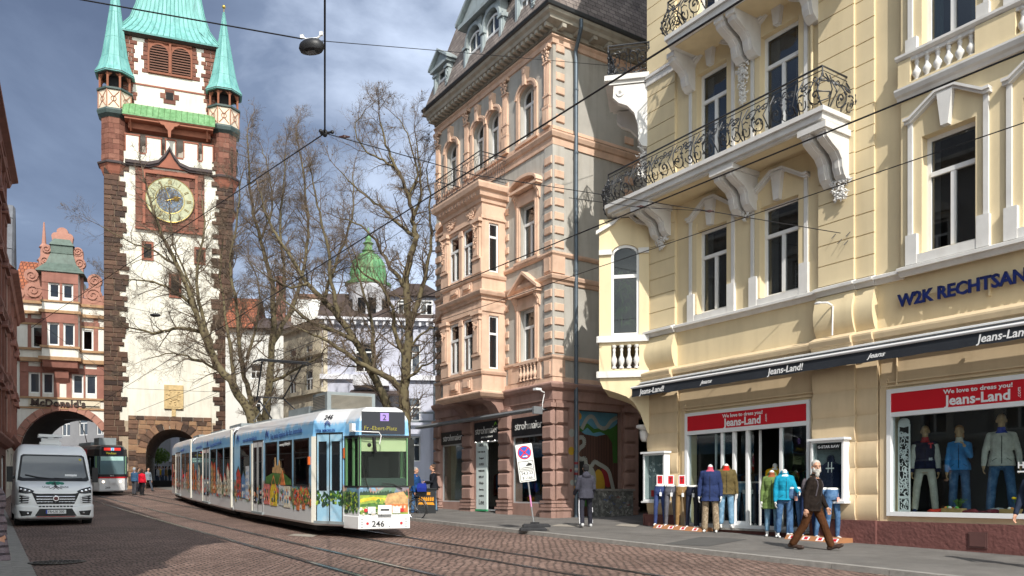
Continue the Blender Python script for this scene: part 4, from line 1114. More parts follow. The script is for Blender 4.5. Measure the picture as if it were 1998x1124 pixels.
# door zone: brand lightbox panel, green step, dark doorway, spot lamps
box(3.24,3.99,-.02,.05,.95,3.46).build('brand_panel',M('pale_sign',(.62,.70,.68),.5,.03,2,0),f)
box(3.17,4.0,-.03,.06,.88,.95).build('green_base',M('green_base',(.03,.30,.12),.5),f)
LT=M('sign_dark_text',(.03,.03,.03),.6)
for i,(s_,q) in enumerate((('DIESEL',.13),('TOM TAILOR',.09),('Desigual',.10),('GUESS',.12),('TIMEZONE',.09),('REPLAY',.11),('khujo',.14),('Fire+Ice',.10),('M SEPOR',.09),('Lee',.27))):
    text('brand_lettering',s_,q,LT,f,(3.62,-.025,3.30-.235*i-(.05 if i==9 else 0)),align='CENTER',ext=.002,off=.002)
g=G()
for x in (3.3,3.75,4.2,4.65): g.ell((x,-.08,3.47),.025,.025,.012,8,4); g.nx()
g.build('spot_lamp',emis('spot_lamp',(1,.95,.85),6),f)
g=G()
x=.6
rn=random.Random(11)
while x<WX-.6:
    g.cur=rn.randrange(5); h=.5+.4*rn.random(); g.pyz([(2.4,2.3),(2.6,2.38),(2.8,2.3),(2.8,2.3-h),(2.4,2.3-h)],x,x+.07); x+=.1
g.build('hanging_clothes',cl,pb)
# retracted awning, wall camera, sun-blind box
g=G(); g.box(-.55,WX-.1,-.62,-.42,4.22,4.34); g.tube([(-.55,-.66,4.26),(WX-.15,-.66,4.26)],.05,8); g.box(WX-.15,WX-.05,-.72,-.38,4.12,4.36)
for x in (.3,2.6,5.2,7.8): g.box(x,x+.06,-.45,-.05,4.28,4.33)
g.build('awning_cassette',M('awning_grey',(.17,.18,.19),.5,.1,3,0),pb)
g=G(); g.tube([(7.9,-.2,4.85),(7.9,-.42,4.92)],.02,6); g.box(7.82,8.0,-.6,-.38,4.90,4.97); g.tube([(7.9,-.2,4.8),(7.88,-.26,4.5),(7.86,-.25,4.3)],.015,6); g.build('wall_camera',WHT,pb)
# painted gate on the side (mural)
sx=WX
def sidepoly(g,poly,x,th=.004):   # (y,z) polygon lying on the side wall plane
    g.pyz(poly,x-th,x)
box(WX-.28,WX-.2,1.1,2.96,.3,4.35).build('boarded_gate',MB_('gate_boards',(.075,.035,.025),(.10,.05,.035),(.02,.01,.01),.12,30,.008,plane='yz',mott=.3),pb)
XS=WX-.195
mur=G(); Cm=[M('mural_sky',(.09,.24,.33),.8),M('mural_green',(.035,.12,.02),.8),M('mural_pale',(.30,.31,.28),.8),M('mural_yellow',(.42,.25,.02),.8),M('mural_red',(.22,.015,.02),.8),M('mural_black',(.012,.012,.012),.8),M('mural_orange',(.5,.25,.03),.8)]
def mp_(ci,poly,k): mur.cur=ci; sidepoly(mur,poly,XS+.003*k)
mp_(0,[(1.12,3.75),(1.5,3.55),(2.0,3.5),(2.5,3.6),(2.94,4.0),(2.94,4.33),(1.12,4.33)],0)
mp_(1,[(1.12,3.75),(1.35,3.62),(1.6,3.78),(1.85,3.6),(2.15,3.66),(2.5,3.55),(2.7,3.3),(2.75,2.6),(2.94,2.6),(2.94,3.95),(2.6,3.78),(2.2,3.8),(1.9,3.75),(1.6,3.93),(1.35,3.78),(1.12,3.9)],1)
mp_(6,[(1.25+.1*math.cos(R(a)),4.15+.12*math.sin(R(a))) for a in range(0,360,30)],1)
def band(pts,w,ci,k):
    for i in range(len(pts)-1):
        (a,b),(c,d)=pts[i],pts[i+1]; L_=math.hypot(c-a,d-b) or 1; nx_,nz_=-(d-b)/L_*w,(c-a)/L_*w
        mp_(ci,[(a-nx_,b-nz_),(c-nx_,d-nz_),(c+nx_,d+nz_),(a+nx_,b+nz_)],k+.02*i)
def smooth_pts(P,n=5):
    o=[]
    for i in range(len(P)-1):
        p0=P[max(i-1,0)];p1=P[i];p2=P[i+1];p3=P[min(i+2,len(P)-1)]
        for j in range(n):
            t=j/n; o.append(tuple(.5*((2*p1[k])+(-p0[k]+p2[k])*t+(2*p0[k]-5*p1[k]+4*p2[k]-p3[k])*t*t+(-p0[k]+3*p1[k]-3*p2[k]+p3[k])*t**3) for k in (0,1)))
    return o+[P[-1]]
band(smooth_pts([(1.35,3.72),(1.6,4.1),(1.85,4.15),(2.1,3.85),(2.4,3.8),(2.65,4.05),(2.93,4.2)]),.07,2,2.4)
band(smooth_pts([(1.14,3.15),(1.2,3.4),(1.42,3.42),(1.45,3.2),(1.25,3.05),(1.15,2.85),(1.3,2.7),(1.5,2.72),(1.55,2.5),(1.75,2.45),(1.9,2.62),(2.1,2.55),(2.5,2.35),(2.65,2.0),(2.75,1.6),(2.68,1.2),(2.6,.9)]),.075,2,2)
def egg(cy,cz,ry,rz,ci,k,t=0): mp_(ci,[(cy+ry*math.cos(R(a))+t*math.sin(R(a)),cz+rz*math.sin(R(a))*(1+.12*math.sin(R(a)))) for a in range(0,360,20)],k)
egg(1.42,2.35,.26,.40,5,2); egg(1.72,1.98,.26,.44,2,3.5); egg(2.12,1.9,.24,.42,3,3,-.04); egg(2.42,2.08,.18,.38,4,2.5,-.1)
mp_(1,[(1.4,1.35),(1.7,1.5),(2.1,1.45),(2.4,1.5),(2.6,1.3),(2.6,1.1),(1.4,1.1)],2)
mur.build('mural',Cm,pb)
g=G()
for i,(yy,zz,ci,r_) in enumerate(((.78,3.55,2,.13),(.76,2.95,3,.13),(.74,2.3,4,.05),(.80,1.9,2,.09))):
    g.cur=ci; sidepoly(g,[(yy+r_*math.cos(R(a)),zz+r_*1.1*math.sin(R(a))) for a in range(0,360,30)],WX+.004); g.nx()
g.build('wall_sticker',Cm,pb)
g=G()
for i,(zz,ci) in enumerate(((2.5,4),(2.3,2),(2.15,4),(1.9,2),(1.7,6),(1.55,0))):
    g.cur=ci; g.lathe([(.068,0),(.068,.08)],(X_,.84,zz),10); g.nx()
g.build('pipe_sticker',Cm,pb)
# graffitied utility cabinets
ux,uy=1.55,3.12
tc_=thing('utility_cabinet','graffiti covered grey utility cabinet against the painted gate','utility cabinet',tuple(list((Matrix.Translation((-3.12,32.85,0))@Matrix.Rotation(R(-56.6),4,'Z')@Vector((WX+.25,2.35,.66)))))[:3],33.4)
GRAF=M('graffiti_steel',(.15,.15,.14),.7,.55,7,.1,40,c2=(.42,.41,.38))
g=G(); g.box(-.75,.75,-.2,.2,.68,1.62); g.build('cabinet_body',GRAF,tc_)
g=G(); g.box(-.8,.8,-.25,.25,1.62,1.69); g.build('lid',KERB,tc_)
g=G()
for a,b in ((-.72,-.25),(-.2,.70)): g.box(a,b,-.22,-.2,.78,1.56); g.nx()
g.build('door',GRAF,tc_)
tg=G(); rn=random.Random(2); TC=[M('spray_white',(.55,.55,.52),.7),M('spray_red',(.4,.05,.04),.7),M('spray_blue',(.08,.15,.4),.7)]
for i in range(16):
    tg.cur=rn.choice((0,0,0,1,2)); x=rn.uniform(-.65,.6); z=rn.uniform(.85,1.5)
    tg.tube([(x+.04*j,-.225,z+rn.uniform(-.07,.07)) for j in range(rn.randint(3,6))],.008,4)
tg.build('graffiti_tag',TC,tc_)
# ================= gate tower
STN=MVC('tower_stone',[(.045,.03,.024),(.10,.06,.042),(.17,.095,.062),(.24,.14,.085),(.30,.18,.10),(.12,.075,.055)])
STNR=MVC('tower_red_stone',[(.11,.045,.032),(.17,.07,.048),(.22,.10,.07),(.15,.06,.042)])
TWH=M('tower_white_render',(.66,.635,.55),.9,.15,.3,.2,30,streak=.28)
STND=MVC('tower_dark_stone',[(.035,.022,.018),(.065,.038,.028),(.10,.055,.038),(.075,.042,.030),(.13,.075,.05),(.05,.03,.024)])
REDS=M('red_sandstone',(.26,.095,.06),.85,.2,1.5,.3,20)
MORT=M('mortar',(.36,.29,.21),.95,.2,3,.4,30)
COP=copper('copper_patina',(.13,.335,.315),(.21,.45,.42)); COPD=M('copper_seam',(.10,.27,.24),.6,.2,2,0)
COPG=copper('copper_green',(.11,.24,.10),(.20,.36,.18))
DKT=M('dark_timber',(.05,.035,.03),.8,.2,3,0); CLAY=MB_('clay_roof_tiles',(.36,.12,.055),(.27,.085,.045),(.08,.03,.02),.25,.32,.03,plane='xz',mott=.35,scale2=1)
GOLD=M('gilding',(.50,.35,.09),.35,.1,4,0,metal=.8)
TX,TY=-31.76,62.0; TZ=gz(62); TA=math.degrees(math.atan2(.347,.938))
tw=thing('gate_tower','tall medieval gate tower with white render, brown quoins, clock and turquoise copper roofs','tower',(TX,TY,TZ),TA)
TW_=9.45; TD=9.4
g=G()
AX0,AX1=3.0,6.75   # gateway
AC=(AX0+AX1)/2+.05; AR=1.95
g.wall(0.1,TW_-.1,TZ-.3,28.48,0.06,TD,[(AC-AR,AC+AR,TZ-.5,6.95)])
spandrel(g,AC-AR,AC+AR,4.75,6.96,.06,TD,2.0)
g.build('shaft',TWH,tw)
def stones(g,x0,x1,z0,z1,y,hmin=.28,hmax=.5,rag=0,side=1,y2=None,d=.09,lmin=.45,lmax=1.0):
    """irregular coursed masonry on the -y face; rag = how far courses reach past x1 (side 1) or x0 (side -1)"""
    z=z0
    while z<z1-.1:
        h=min(random.uniform(hmin,hmax),z1-z)
        a,b=x0,x1
        if rag:
            r=random.uniform(0,rag)
            if side>0: b=x1+r
            else: a=x0-r
        x=a
        while x<b-.05:
            w=random.uniform(lmin,lmax)
            if b-x-w<lmin*.6: w=b-x
            e=min(x+w,b); g.bbox(x+.012,e-.012,y-d*random.uniform(.5,1.2),y+.2,z+.012,z+h-.012,.03); x=e
        z+=h
g=G(); random.seed(3)
stones(g,-.02,1.05,TZ-.2,27.5,.0,rag=.75,side=1); 
g.nx(); stones(g,TW_-.95,TW_+.02,TZ-.2,30,.0,rag=.75,side=-1)
g.build('quoins',STND,tw); g=G()
# base storey around the arch
z=TZ-.2
while z<7.55:
    h=random.uniform(.32,.5); zc=z+h/2; dx=0
    if zc<4.75: dx=AR
    elif zc<4.75+2.35: dx=AR*math.sqrt(max(0,1-((zc-4.75)/2.35)**2))
    else: dx=0
    L_=AC-dx-.0; Rr=AC+dx
    if dx>0: segs=[(1.7,L_),(Rr,TW_-1.6)]
    else: segs=[(1.7,TW_-1.6)]
    for a,b in segs:
        x=a
        while x<b-.05:
            w=random.uniform(.5,1.0)
            if b-x-w<.3: w=b-x
            g.bbox(x+.012,x+w-.012,-.07*random.random()-.03,.2,z+.012,z+h-.012,.03); x+=w
    z+=h
g.nx()
# voussoirs
n=15
for i in range(n):
    a0,a1=180-180*i/n,180-180*(i+1)/n
    r1=AR+random.uniform(.5,.75)
    P=lambda a,r,k=1: (AC+r*math.cos(R(a)),4.75+(r+.03 if r<2.2 else r)*k*math.sin(R(a)))
    g.rv=None
    g.pxz([P(a0-.6,AR),P(a1+.6,AR),P(a1+.6,r1),P(a0-.6,r1)],-.13-.03*random.random(),.3)
for z0,z1 in zip([TZ-.2+.55*i for i in range(7)],[TZ+.35+.55*i for i in range(7)]):
    if z0<4.6:
        for x,s in ((AC-AR,-1),(AC+AR,1)): g.box(x,x+s*random.uniform(.4,.7),-.12,.3,z0+.01,min(z1,4.74)-.01)
g.build('quoins',STN,tw)
g=G(); g.box(.12,1.12,.0,.059,TZ-.3,27.5); g.box(TW_-1.0,TW_-.12,.0,.059,TZ-.3,27.5); g.wall(1.13,TW_-1.01,TZ-.3,7.3,.0,.059,[(AC-AR-.05,AC+AR+.05,TZ-.5,7.0)])
# side of tower
g.box(TW_-.12,TW_-.05,.06,TD,TZ-.3,30)
g.build('mortar_bed',MORT,tw)
# gateway lining
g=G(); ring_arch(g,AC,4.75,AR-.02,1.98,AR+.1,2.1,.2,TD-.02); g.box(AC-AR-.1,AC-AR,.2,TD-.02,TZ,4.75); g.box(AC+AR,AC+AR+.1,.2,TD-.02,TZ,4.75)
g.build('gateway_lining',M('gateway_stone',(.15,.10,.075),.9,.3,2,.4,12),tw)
# small windows
g=G(); k=G()
for x,z,w,h in ((3.1,20.8,.28,.55),(6.95,20.8,.28,.5),(5.1,18.2,.30,.75),(4.64,33.6,.3,.4)):
    y=.0 if z<30 else -.0
    if z>30: continue
    g.nx(); g.box(x-w-.15,x+w+.15,-.03,.06,z-h-.2,z+h+.2); k.nx(); k.box(x-w,x+w,-.045,-.03,z-h,z+h)
g.build('window_surround',REDS,tw); k.build('window',DARK,tw)
# relief plate
g=G(); g.box(4.3,5.72,-.10,.06,8.35,10.25); g.box(4.85,5.15,-.06,.06,7.75,8.35)
rp=g.build('relief_plate',M('relief_sandstone',(.50,.37,.19),.9,.2,4,.5,14),tw)
g=G()
for i in range(26):
    a=i*.7; r_=.1+.02*i; g.ell((5.0+r_*math.cos(a),-.11,9.35+r_*1.1*math.sin(a)),.09,.05,.07,7,4)
g.ell((5.0,-.12,9.35),.3,.06,.34); g.box(4.5,5.5,-.13,-.10,8.5,8.62)
g.build('relief_carving',MATS['relief_sandstone'],rp)
# clock panel
g=G()
stones(g,2.2,7.3,22.6,27.35,-.02,.4,.6,d=.07); g.build('clock_panel',STNR,tw)
g=G(); g.box(2.95,6.6,-.24,-.05,26.9,27.15); g.box(2.75,2.95,-.2,-.05,22.9,27.15); g.box(6.6,6.8,-.2,-.05,22.9,27.15); g.box(2.2,7.3,-.2,-.03,22.45,22.6)
g.build('clock_moulding',REDS,tw)
CXc,CZc=4.74,24.95; RZ=1.80
YM=Matrix.Translation((CXc,-.12,CZc))@Matrix.Rotation(R(90),4,'X')
ck=G(); ck.M=YM; ck.lathe([(RZ,0),(RZ,.06),(RZ-.06,.10),(RZ-.1,.10)],(0,0,0),40)
clock=ck.build('clock_face',M('clock_pale',(.35,.36,.23),.6,.25,3.5,.1),tw)
ck=G(); ck.M=YM; ck.lathe([(.98,.102),(.98,.125)],(0,0,0),36); ck.build('dial_centre',M('clock_blue',(.09,.13,.19),.6,.5,4,0,c2=(.30,.33,.33)),clock)
ck=G(); ck.M=YM
for r_ in (RZ-.04,1.08): ck.tube([(r_*math.cos(a*PI/24),r_*math.sin(a*PI/24),.115) for a in range(49)],.022,5)
for i in range(12):
    a=PI/2-i*PI/6; c,s_=math.cos(a),math.sin(a)
    nb=[3,1,2,3,2,1,2,2,3,2,1,2][i]
    for j in range(nb):
        o=(j-(nb-1)/2)*.09
        ck.tube([(1.22*c-o*s_,1.22*s_+o*c,.115),(1.58*c-o*s_,1.58*s_+o*c,.115)],.021,4)
    ck.tube([(.80*c+.15*math.cos(q),.80*s_+.15*math.sin(q),.13) for q in [k_*PI/5 for k_ in range(11)]],.02,4)
ck.build('gilded_numerals',GOLD,clock)
ck=G(); ck.M=YM
for a,L_ in ((110,1.25),(20,.85)):
    c,s_=math.cos(R(a)),math.sin(R(a)); ck.tube([(-.35*c,-.35*s_,.17),(0,0,.17),(L_*.8*c,L_*.8*s_,.17),(L_*c,L_*s_,.17)],[.03,.035,.03,.01],5); ck.nx()
ck.build('clock_hand',GOLD,clock)
ck=G(); ck.M=YM; ck.cur=0
sx_,sz_=.45*math.cos(R(18)),.45*math.sin(R(18))
for i in range(12):
    a=i*PI/6; ck.tube([(sx_,sz_,.18),(sx_+.3*math.cos(a),sz_+.3*math.sin(a),.18)],[.06,.01],4)
ck.build('sun_emblem',GOLD,clock)
# string with ogee gable over the clock
def sweep(g,pts,prof_t,y0,y1): g.pxz(pts+[(x,z+prof_t) for x,z in reversed(pts)],y0,y1)
og=[(1.5,27.5),(3.2,27.5),(3.9,27.75),(4.4,28.35),(4.71,28.95),(5.02,28.35),(5.5,27.75),(6.2,27.5),(7.9,27.5)]
g=G(); sweep(g,og,.24,-.38,-.0); sweep(g,[(x,z-.14) for x,z in og],.14,-.25,.0); g.build('ledge',M('weathered_dark_stone',(.06,.045,.045),.8,.2,3,0),tw)
g=G(); g.pxz([(3.6,27.5),(4.71,28.8),(5.8,27.5)],-.2,.0); g.build('gable_stone',REDS,tw)
# battlement zone: white merlons in front of a recess under the green skirt roof
g=G(); g.box(1.5,TW_-1.6,-.05,.06,27.6,28.5)
merl=[(1.55,2.45),(3.05,4.05),(4.45,5.1),(5.8,6.75),(7.2,7.9)]
for a,b in merl: g.box(a,b,-.05,.3,28.5,29.75)
g.build('battlement',TWH,tw)
g=G(); 
for a,b in merl:
    g.nx(); g.box(a-.1,b+.1,-.1,.35,29.75,29.87); g.box(a-.08,a,-.07,.3,28.5,29.75); g.box(b,b+.08,-.07,.3,28.5,29.75)
for a,b in zip(merl,merl[1:]): g.nx(); g.box(a[1]+.08,b[0]-.08,-.09,.3,28.38,28.5)
g.build('battlement_coping',REDS,tw)
# upper storey (set back behind the skirt roof)
UX0,UX1=1.25,8.1; UY=.9
g=G(); g.wall(UX0,UX1,31.2,38.2,UY,TD-.9,[])
g.build('belfry',TWH,tw)
box(.9,TW_-.9,.75,TD-.5,28.4,31.2).build('wall_walk',M('wall_walk_render',(.42,.38,.33),.9,.15,1,.2),tw)  # render greyed: the recess shade behind the merlons is put into its colour
g=G(); g.box(UX0-.02,UX1+.02,UY-.06,UY,34.25,34.37); g.build('string_band',REDS,tw)
g=G()
random.seed(9)
stones(g,UX0-.05,UX0+.65,31.6,38.1,UY-.02,.32,.36,rag=.45,side=1,d=.05,lmin=.4,lmax=.8); g.nx()
stones(g,UX1-.65,UX1+.05,31.6,38.1,UY-.02,.32,.36,rag=.45,side=-1,d=.05,lmin=.4,lmax=.8); g.nx()
b0,b1=3.05,6.35
stones(g,b0-.25,b0+.02,35.3,38.0,UY-.02,.32,.36,rag=.35,side=-1,d=.05,lmin=.3,lmax=.6); stones(g,b1-.02,b1+.25,35.3,38.0,UY-.02,.32,.36,rag=.35,side=1,d=.05,lmin=.3,lmax=.6)
g.nx(); g.box(4.2,5.1,UY-.06,UY,33.1,33.5); g.box(4.3,5.0,UY-.06,UY,33.9,34.2); g.box(3.95,4.35,UY-.06,UY,33.5,33.9); g.box(4.95,5.35,UY-.06,UY,33.5,33.9)
g.build('belfry_quoins',STNR,tw)
box(4.38,4.92,UY-.075,UY-.065,33.4,34.0).build('window',DARK,tw)
# louvred twin bell openings
g=G(); g.box(b0,b1,UY-.05,UY,35.3,38.0)
g.box(b0,b1,UY-.16,UY-.05,35.35,35.5)
for xc in (3.87,5.53):
    h=.70
    ring_arch(g,xc,37.0,h,h,h+.14,h+.14,UY-.12,UY-.05); 
    for s in (-1,1): g.box(xc+s*h,xc+s*(h+.14),UY-.12,UY-.05,35.5,37.0)
g.box(b0+.02,b1-.02,UY-.14,UY-.05,37.86,38.0); g.box(4.62,4.78,UY-.2,UY-.05,35.5,37.9)
bw=g.build('bell_window',M('bell_surround',(.22,.08,.045),.8,.15,3,.1),tw)
g=G()
for xc in (3.87,5.53):
    g.nx(); g.pxz([(xc-.7,35.5),(xc+.7,35.5)]+arc(xc,37.0,.7,.7,0,180,12),UY-.065,UY-.055)
g.build('opening',DARK,bw)
g=G()
for xc in (3.87,5.53):
    g.nx()
    for i in range(10):
        z=35.6+.21*i; q=.68 if z<37.0 else .68*math.sqrt(max(.02,1-((z-37)/.7)**2))
        g.pyz([(UY-.16,z),(UY-.145,z-.02),(UY-.07,z+.1),(UY-.07,z+.13)],xc-q,xc+q)
g.build('louvre',M('louvre_wood',(.13,.06,.04),.8),bw)
# green skirt roof
g=G()
S0,S1=1.7,7.75
rows=6; pr=[(-.95,31.1),(-.80,31.25),(-.45,31.75),(-.05,32.2),(.35,32.45),(UY,32.5)]
g.loft([[(x,y,z) for y,z in pr]+[(x,y,z-.12) for y,z in reversed(pr)] for x in (S0-.35,S1+.35)],True)
sk=g.build('skirt_roof',COPG,tw)
g=G(); x=S0-.3
while x<S1+.3: g.tube([(x,y-.01,z+.015) for y,z in pr],.022,4); x+=.42
g.build('standing_seams',M('green_seam',(.10,.2,.08),.6),sk)
g=G(); g.box(S0-.3,S1+.3,-.9,-.75,30.92,31.08); g.box(S0-.2,S1+.2,-.8,.9,30.75,30.92)
g.box(S0,S1,-.1,.9,30.3,30.75)
# scalloped bracket
g.pxz([(3.9,30.9),(5.55,30.9),(5.3,30.65),(5.1,30.6),(5.0,30.4),(4.85,30.25),(4.82,29.7),(4.64,29.7),(4.6,30.25),(4.45,30.4),(4.35,30.6),(4.1,30.65)],-.85,-.6)
for x in (1.9,7.5): g.tube([(x,-.75,30.9),(x,-.05,30.1)],.07,5)
g.build('timber_eaves',M('red_timber',(.28,.10,.055),.7,.15,3,0),tw)
# main roof (truncated pyramid with bellcast)
def pyr(z,e): return [(UX0-e,UY-e,z),(UX1+e,UY-e,z),(UX1+e,TD-.9+e,z),(UX0-e,TD-.9+e,z)]
rings=[pyr(38.15,.45),pyr(38.3,.5),pyr(38.9,.05),pyr(39.8,-.45),pyr(41.2,-.85),pyr(44,-1.35),pyr(50,-2.3),pyr(58,-3.3)]
g=G(); g.loft(rings); mr_=g.build('spire_roof',COP,tw)
g=G()
for i in range(17):
    t=(i+.5)/17
    pts=[]
    for r_ in rings[1:]:
        a,b=Vector(r_[0]),Vector(r_[1]); p=a+(b-a)*t; pts.append((p.x,p.y-.02,p.z+.01))
    g.tube(pts,.03,4)
for rr_ in (39.4,41.5,43.4):
    pass
for j in (0,1,2,3): g.tube([Vector(r_[j]) for r_ in rings[1:]],.06,5)
g.build('standing_seams',COPD,mr_)
# small gablets on the spire (bellcast hips)
g=G()
for x,s in ((7.35,1),):
    g.add([(x-.5,UY+.15,39.5),(x+.25,UY+.1,39.2),(x+.1,UY-.05,38.9),(x-.1,UY+.6,40.9)],[(0,1,2),(0,1,3),(1,2,3),(0,2,3)])
g.build('hip_gablet',COP,mr_)
g=G(); g.loft([pyr(38.0,.25),pyr(38.15,.5),pyr(38.152,.1)],True); g.build('eaves_shadow_board',DKT,tw)
# corner turrets
def octo(r,z,cx,cy): return [(cx+r*math.cos(R(22.5+45*i)),cy+r*math.sin(R(22.5+45*i)),z) for i in range(8)]
def turret(cx,cy,top):
    t=G()
    n=8
    # stone shaft in courses
    z=27.3
    g=G(); random.seed(int(cx*7)+2)
    while z<31.0:
        h=random.uniform(.36,.46); r_=1.02
        for i in range(8):
            a,b=Vector(octo(r_,0,cx,cy)[i]),Vector(octo(r_,0,cx,cy)[(i+1)%8]); nrm=((a+b)/2-Vector((cx,cy,0))).normalized()
            m=a+(b-a)*random.uniform(.3,.7)
            for p,q in ((a,m),(m,b)):
                if (q-p).length<.08: continue
                d=(q-p).normalized()*.008; o=nrm*random.uniform(.0,.025)
                vs=[p+d+o,q-d+o,q-d-nrm*.15,p+d-nrm*.15]; g.rv=None; rv=random.random(); g.rv=rv
                g.add([(v.x,v.y,z+.01) for v in vs]+[(v.x,v.y,z+h-.01) for v in vs],[(0,3,2,1),(4,5,6,7),(0,1,5,4),(1,2,6,5),(2,3,7,6),(3,0,4,7)])
        z+=h
    g.rv=None
    o=g.build('turret',STNR,tw)
    g=G(); g.loft([octo(r_,z,cx,cy) for r_,z in ((.95,27.2),(.97,31.2))]); g.build('turret_core',MORT,o)
    g=G(); g.loft([octo(r_,z,cx,cy) for r_,z in ((.75,26.3),(1.0,26.75),(1.12,27.1),(1.22,27.25),(1.22,27.4),(1.0,27.45))]); 
    g.build('turret_corbel',REDS,o)
    g=G(); g.loft([octo(r_,z,cx,cy) for r_,z in ((1.05,27.18),(1.32,27.3),(1.34,27.42),(1.1,27.55))]); g.build('turret_ledge',M('weathered_dark_stone',(.06,.045,.045),.8,.2,3,0),o)
    g=G(); g.loft([octo(r_,z,cx,cy) for r_,z in ((1.0,30.9),(1.3,31.15),(1.38,31.4),(1.34,31.55),(1.2,31.6))]); g.loft([octo(r_,z,cx,cy) for r_,z in ((1.25,32.95),(1.38,33.0),(1.38,33.14),(1.2,33.18))])
    g.build('turret_ring',M('verdigris_dark',(.05,.075,.07),.6,.2,3,0),o)
    g=G(); g.loft([octo(1.24,31.55,cx,cy),octo(1.24,32.97,cx,cy)]); pn=g.build('parapet_panel',M('painted_panel',(.62,.52,.40),.8,.15,3,0),o)
    g=G(); v=octo(1.26,0,cx,cy)
    for i in range(8):
        a,b=Vector(v[i]),Vector(v[(i+1)%8]); P=lambda t,z: tuple(a+(b-a)*t+Vector((0,0,z)))
        g.tube([P(0,31.6),P(0,32.95)],.05,5)
        for s in (0,1): g.tube([P(.12+.76*s,31.7),P(.5,32.15),P(.5,32.4),P(.12+.76*s,32.85)],.035,4)
        g.tube([P(.5+.2*math.cos(k*PI/4),32.28+.2*math.sin(k*PI/4)) for k in range(9)],.03,4)
    g.build('painted_tracery',M('tracery_red',(.33,.16,.10),.8),pn)
    g=G(); v=octo(1.14,0,cx,cy)
    for i in range(8):
        a,b=Vector(v[i]),Vector(v[(i+1)%8]); P=lambda t,z: tuple(a+(b-a)*t+Vector((0,0,z)))
        g.tube([P(0,33.15),P(0,34.45)],.085,6)
        for k in range(6):
            t0,t1=k/6,(k+1)/6; h0=.5*abs(2*t0-1)**1.6;h1=.5*abs(2*t1-1)**1.6
            c=Vector((cx,cy,0)); 
            q=[Vector(P(t0,34.45)),Vector(P(t1,34.45)),Vector(P(t1,34.35-h1*.8)),Vector(P(t0,34.35-h0*.8))]
            iw=[p+(c-Vector((p.x,p.y,0))).normalized()*.1 for p in q]
            g.add([tuple(p) for p in q]+[tuple(p) for p in iw],[(0,1,2,3),(7,6,5,4),(0,1,5,4),(1,2,6,5),(2,3,7,6),(3,0,4,7)])
    g.build('belvedere_arcade',M('turret_timber',(.26,.095,.05),.75,.15,3,0),o)
    g=G(); g.loft([octo(.55,33.1,cx,cy),octo(.55,34.5,cx,cy)]); g.build('turret_inner_core',DARK,o)
    # cone
    cr_=[octo(r_,z,cx,cy) for r_,z in ((1.50,34.35),(1.52,34.45),(1.25,34.95),(1.0,35.8),(.72,37.3),(.38,39.2),(.10,41.0),(.05,41.3))]
    if top>41.5: cr_=[octo(r_,z,cx,cy) for r_,z in ((1.50,34.35),(1.52,34.45),(1.25,34.95),(1.0,35.8),(.75,37.4),(.45,39.5),(.10,42.3),(.05,42.6))]
    g=G(); g.loft(cr_); cn=g.build('turret_spire',COP,o)
    g=G()
    for j in range(8): g.tube([Vector(r_[j]) for r_ in cr_[1:]],.028,4)
    for j in range(8):
        g.tube([(Vector(r_[j])+Vector(r_[(j+1)%8]))/2 for r_ in cr_[1:6]],.018,4)
    for k,r_ in enumerate(cr_[3:6]):
        pts=[Vector(p) for p in r_]; g.tube(pts+[pts[0]],.012,4)
    g.build('standing_seams',COPD,cn)
    zt=cr_[-1][0][2]
    g=G(); g.tube([(cx,cy,zt-.2),(cx,cy,zt+.35)],.035,6); g.ell((cx,cy,zt+.45),.15,.15,.15); g.build('finial',GOLD,cn)
    g=G(); g.loft([octo(1.2,34.30,cx,cy),octo(1.53,34.42,cx,cy),octo(1.53,34.46,cx,cy)]); g.build('turret_eaves',DKT,o)
turret(.72,.75,42.0); turret(8.78,.75,41.0)
turret(.72,TD-.75,42.0); turret(8.78,TD-.75,41.0)

# ================= gatehouse restaurant (left of the tower)
CREAM=M('cream_render',(.70,.68,.62),.9,.08,.7,.1,30,streak=.3); RS=M('rose_sandstone',(.28,.125,.095),.85,.2,1.4,.3,30,streak=.3)
MX,MY=-30.73,60.0; MZ=gz(60)
# stands slightly behind the tower front, hence a little larger than measured on the 60 m plane
MS=1.045; MX*=MS; MY*=MS; MZ0=MZ
mc=thing('gatehouse','gabled gatehouse restaurant over a wide street arch, left of the white tower','building',(MX,MY,MZ),TA)
mc.scale=(MS,MS,MS); mc.location.z=1.5+(MZ-1.5)*MS
AL,ARr=-5.55,.3; ac=(AL+ARr)/2; ah=(ARr-AL)/2; asp=4.6; arr=3.15
wins=[(-4.9,-4.22,8.95,10.45),(-4.05,-3.36,8.95,10.45),(-2.1,-1.4,9.0,10.45),(-1.22,-.52,9.0,10.45),
      (-4.72,-4.0,12.3,13.85),(-3.55,-2.85,12.4,14.0),(-2.55,-1.85,12.4,14.0),(-1.45,-.75,12.3,13.8)]
g=G()
g.wall(-6.3,.05,MZ-.3,15.6,.0,.5,[(AL,ARr,MZ-.5,7.76)]+wins[:5]+[wins[7]])
g.box(ac-.001,ac+.001,.05,.4,7.7,7.75)
a=arc(ac,asp,ah,arr,180,0,20); a=[p for p in a if p[0]<.05]
g.pxz(a+[(.05,7.77),(AL,7.77)],.002,.5)
g.box(-6.3,-5.6,.5,9,MZ-.3,15.6); g.box(-6.3,.05,8.6,9,7.8,15.6)
g.build('wall',CREAM,mc)
box(-6.2,-.05,.55,8.5,7.9,15.4).build('interior_core',DARK,mc)
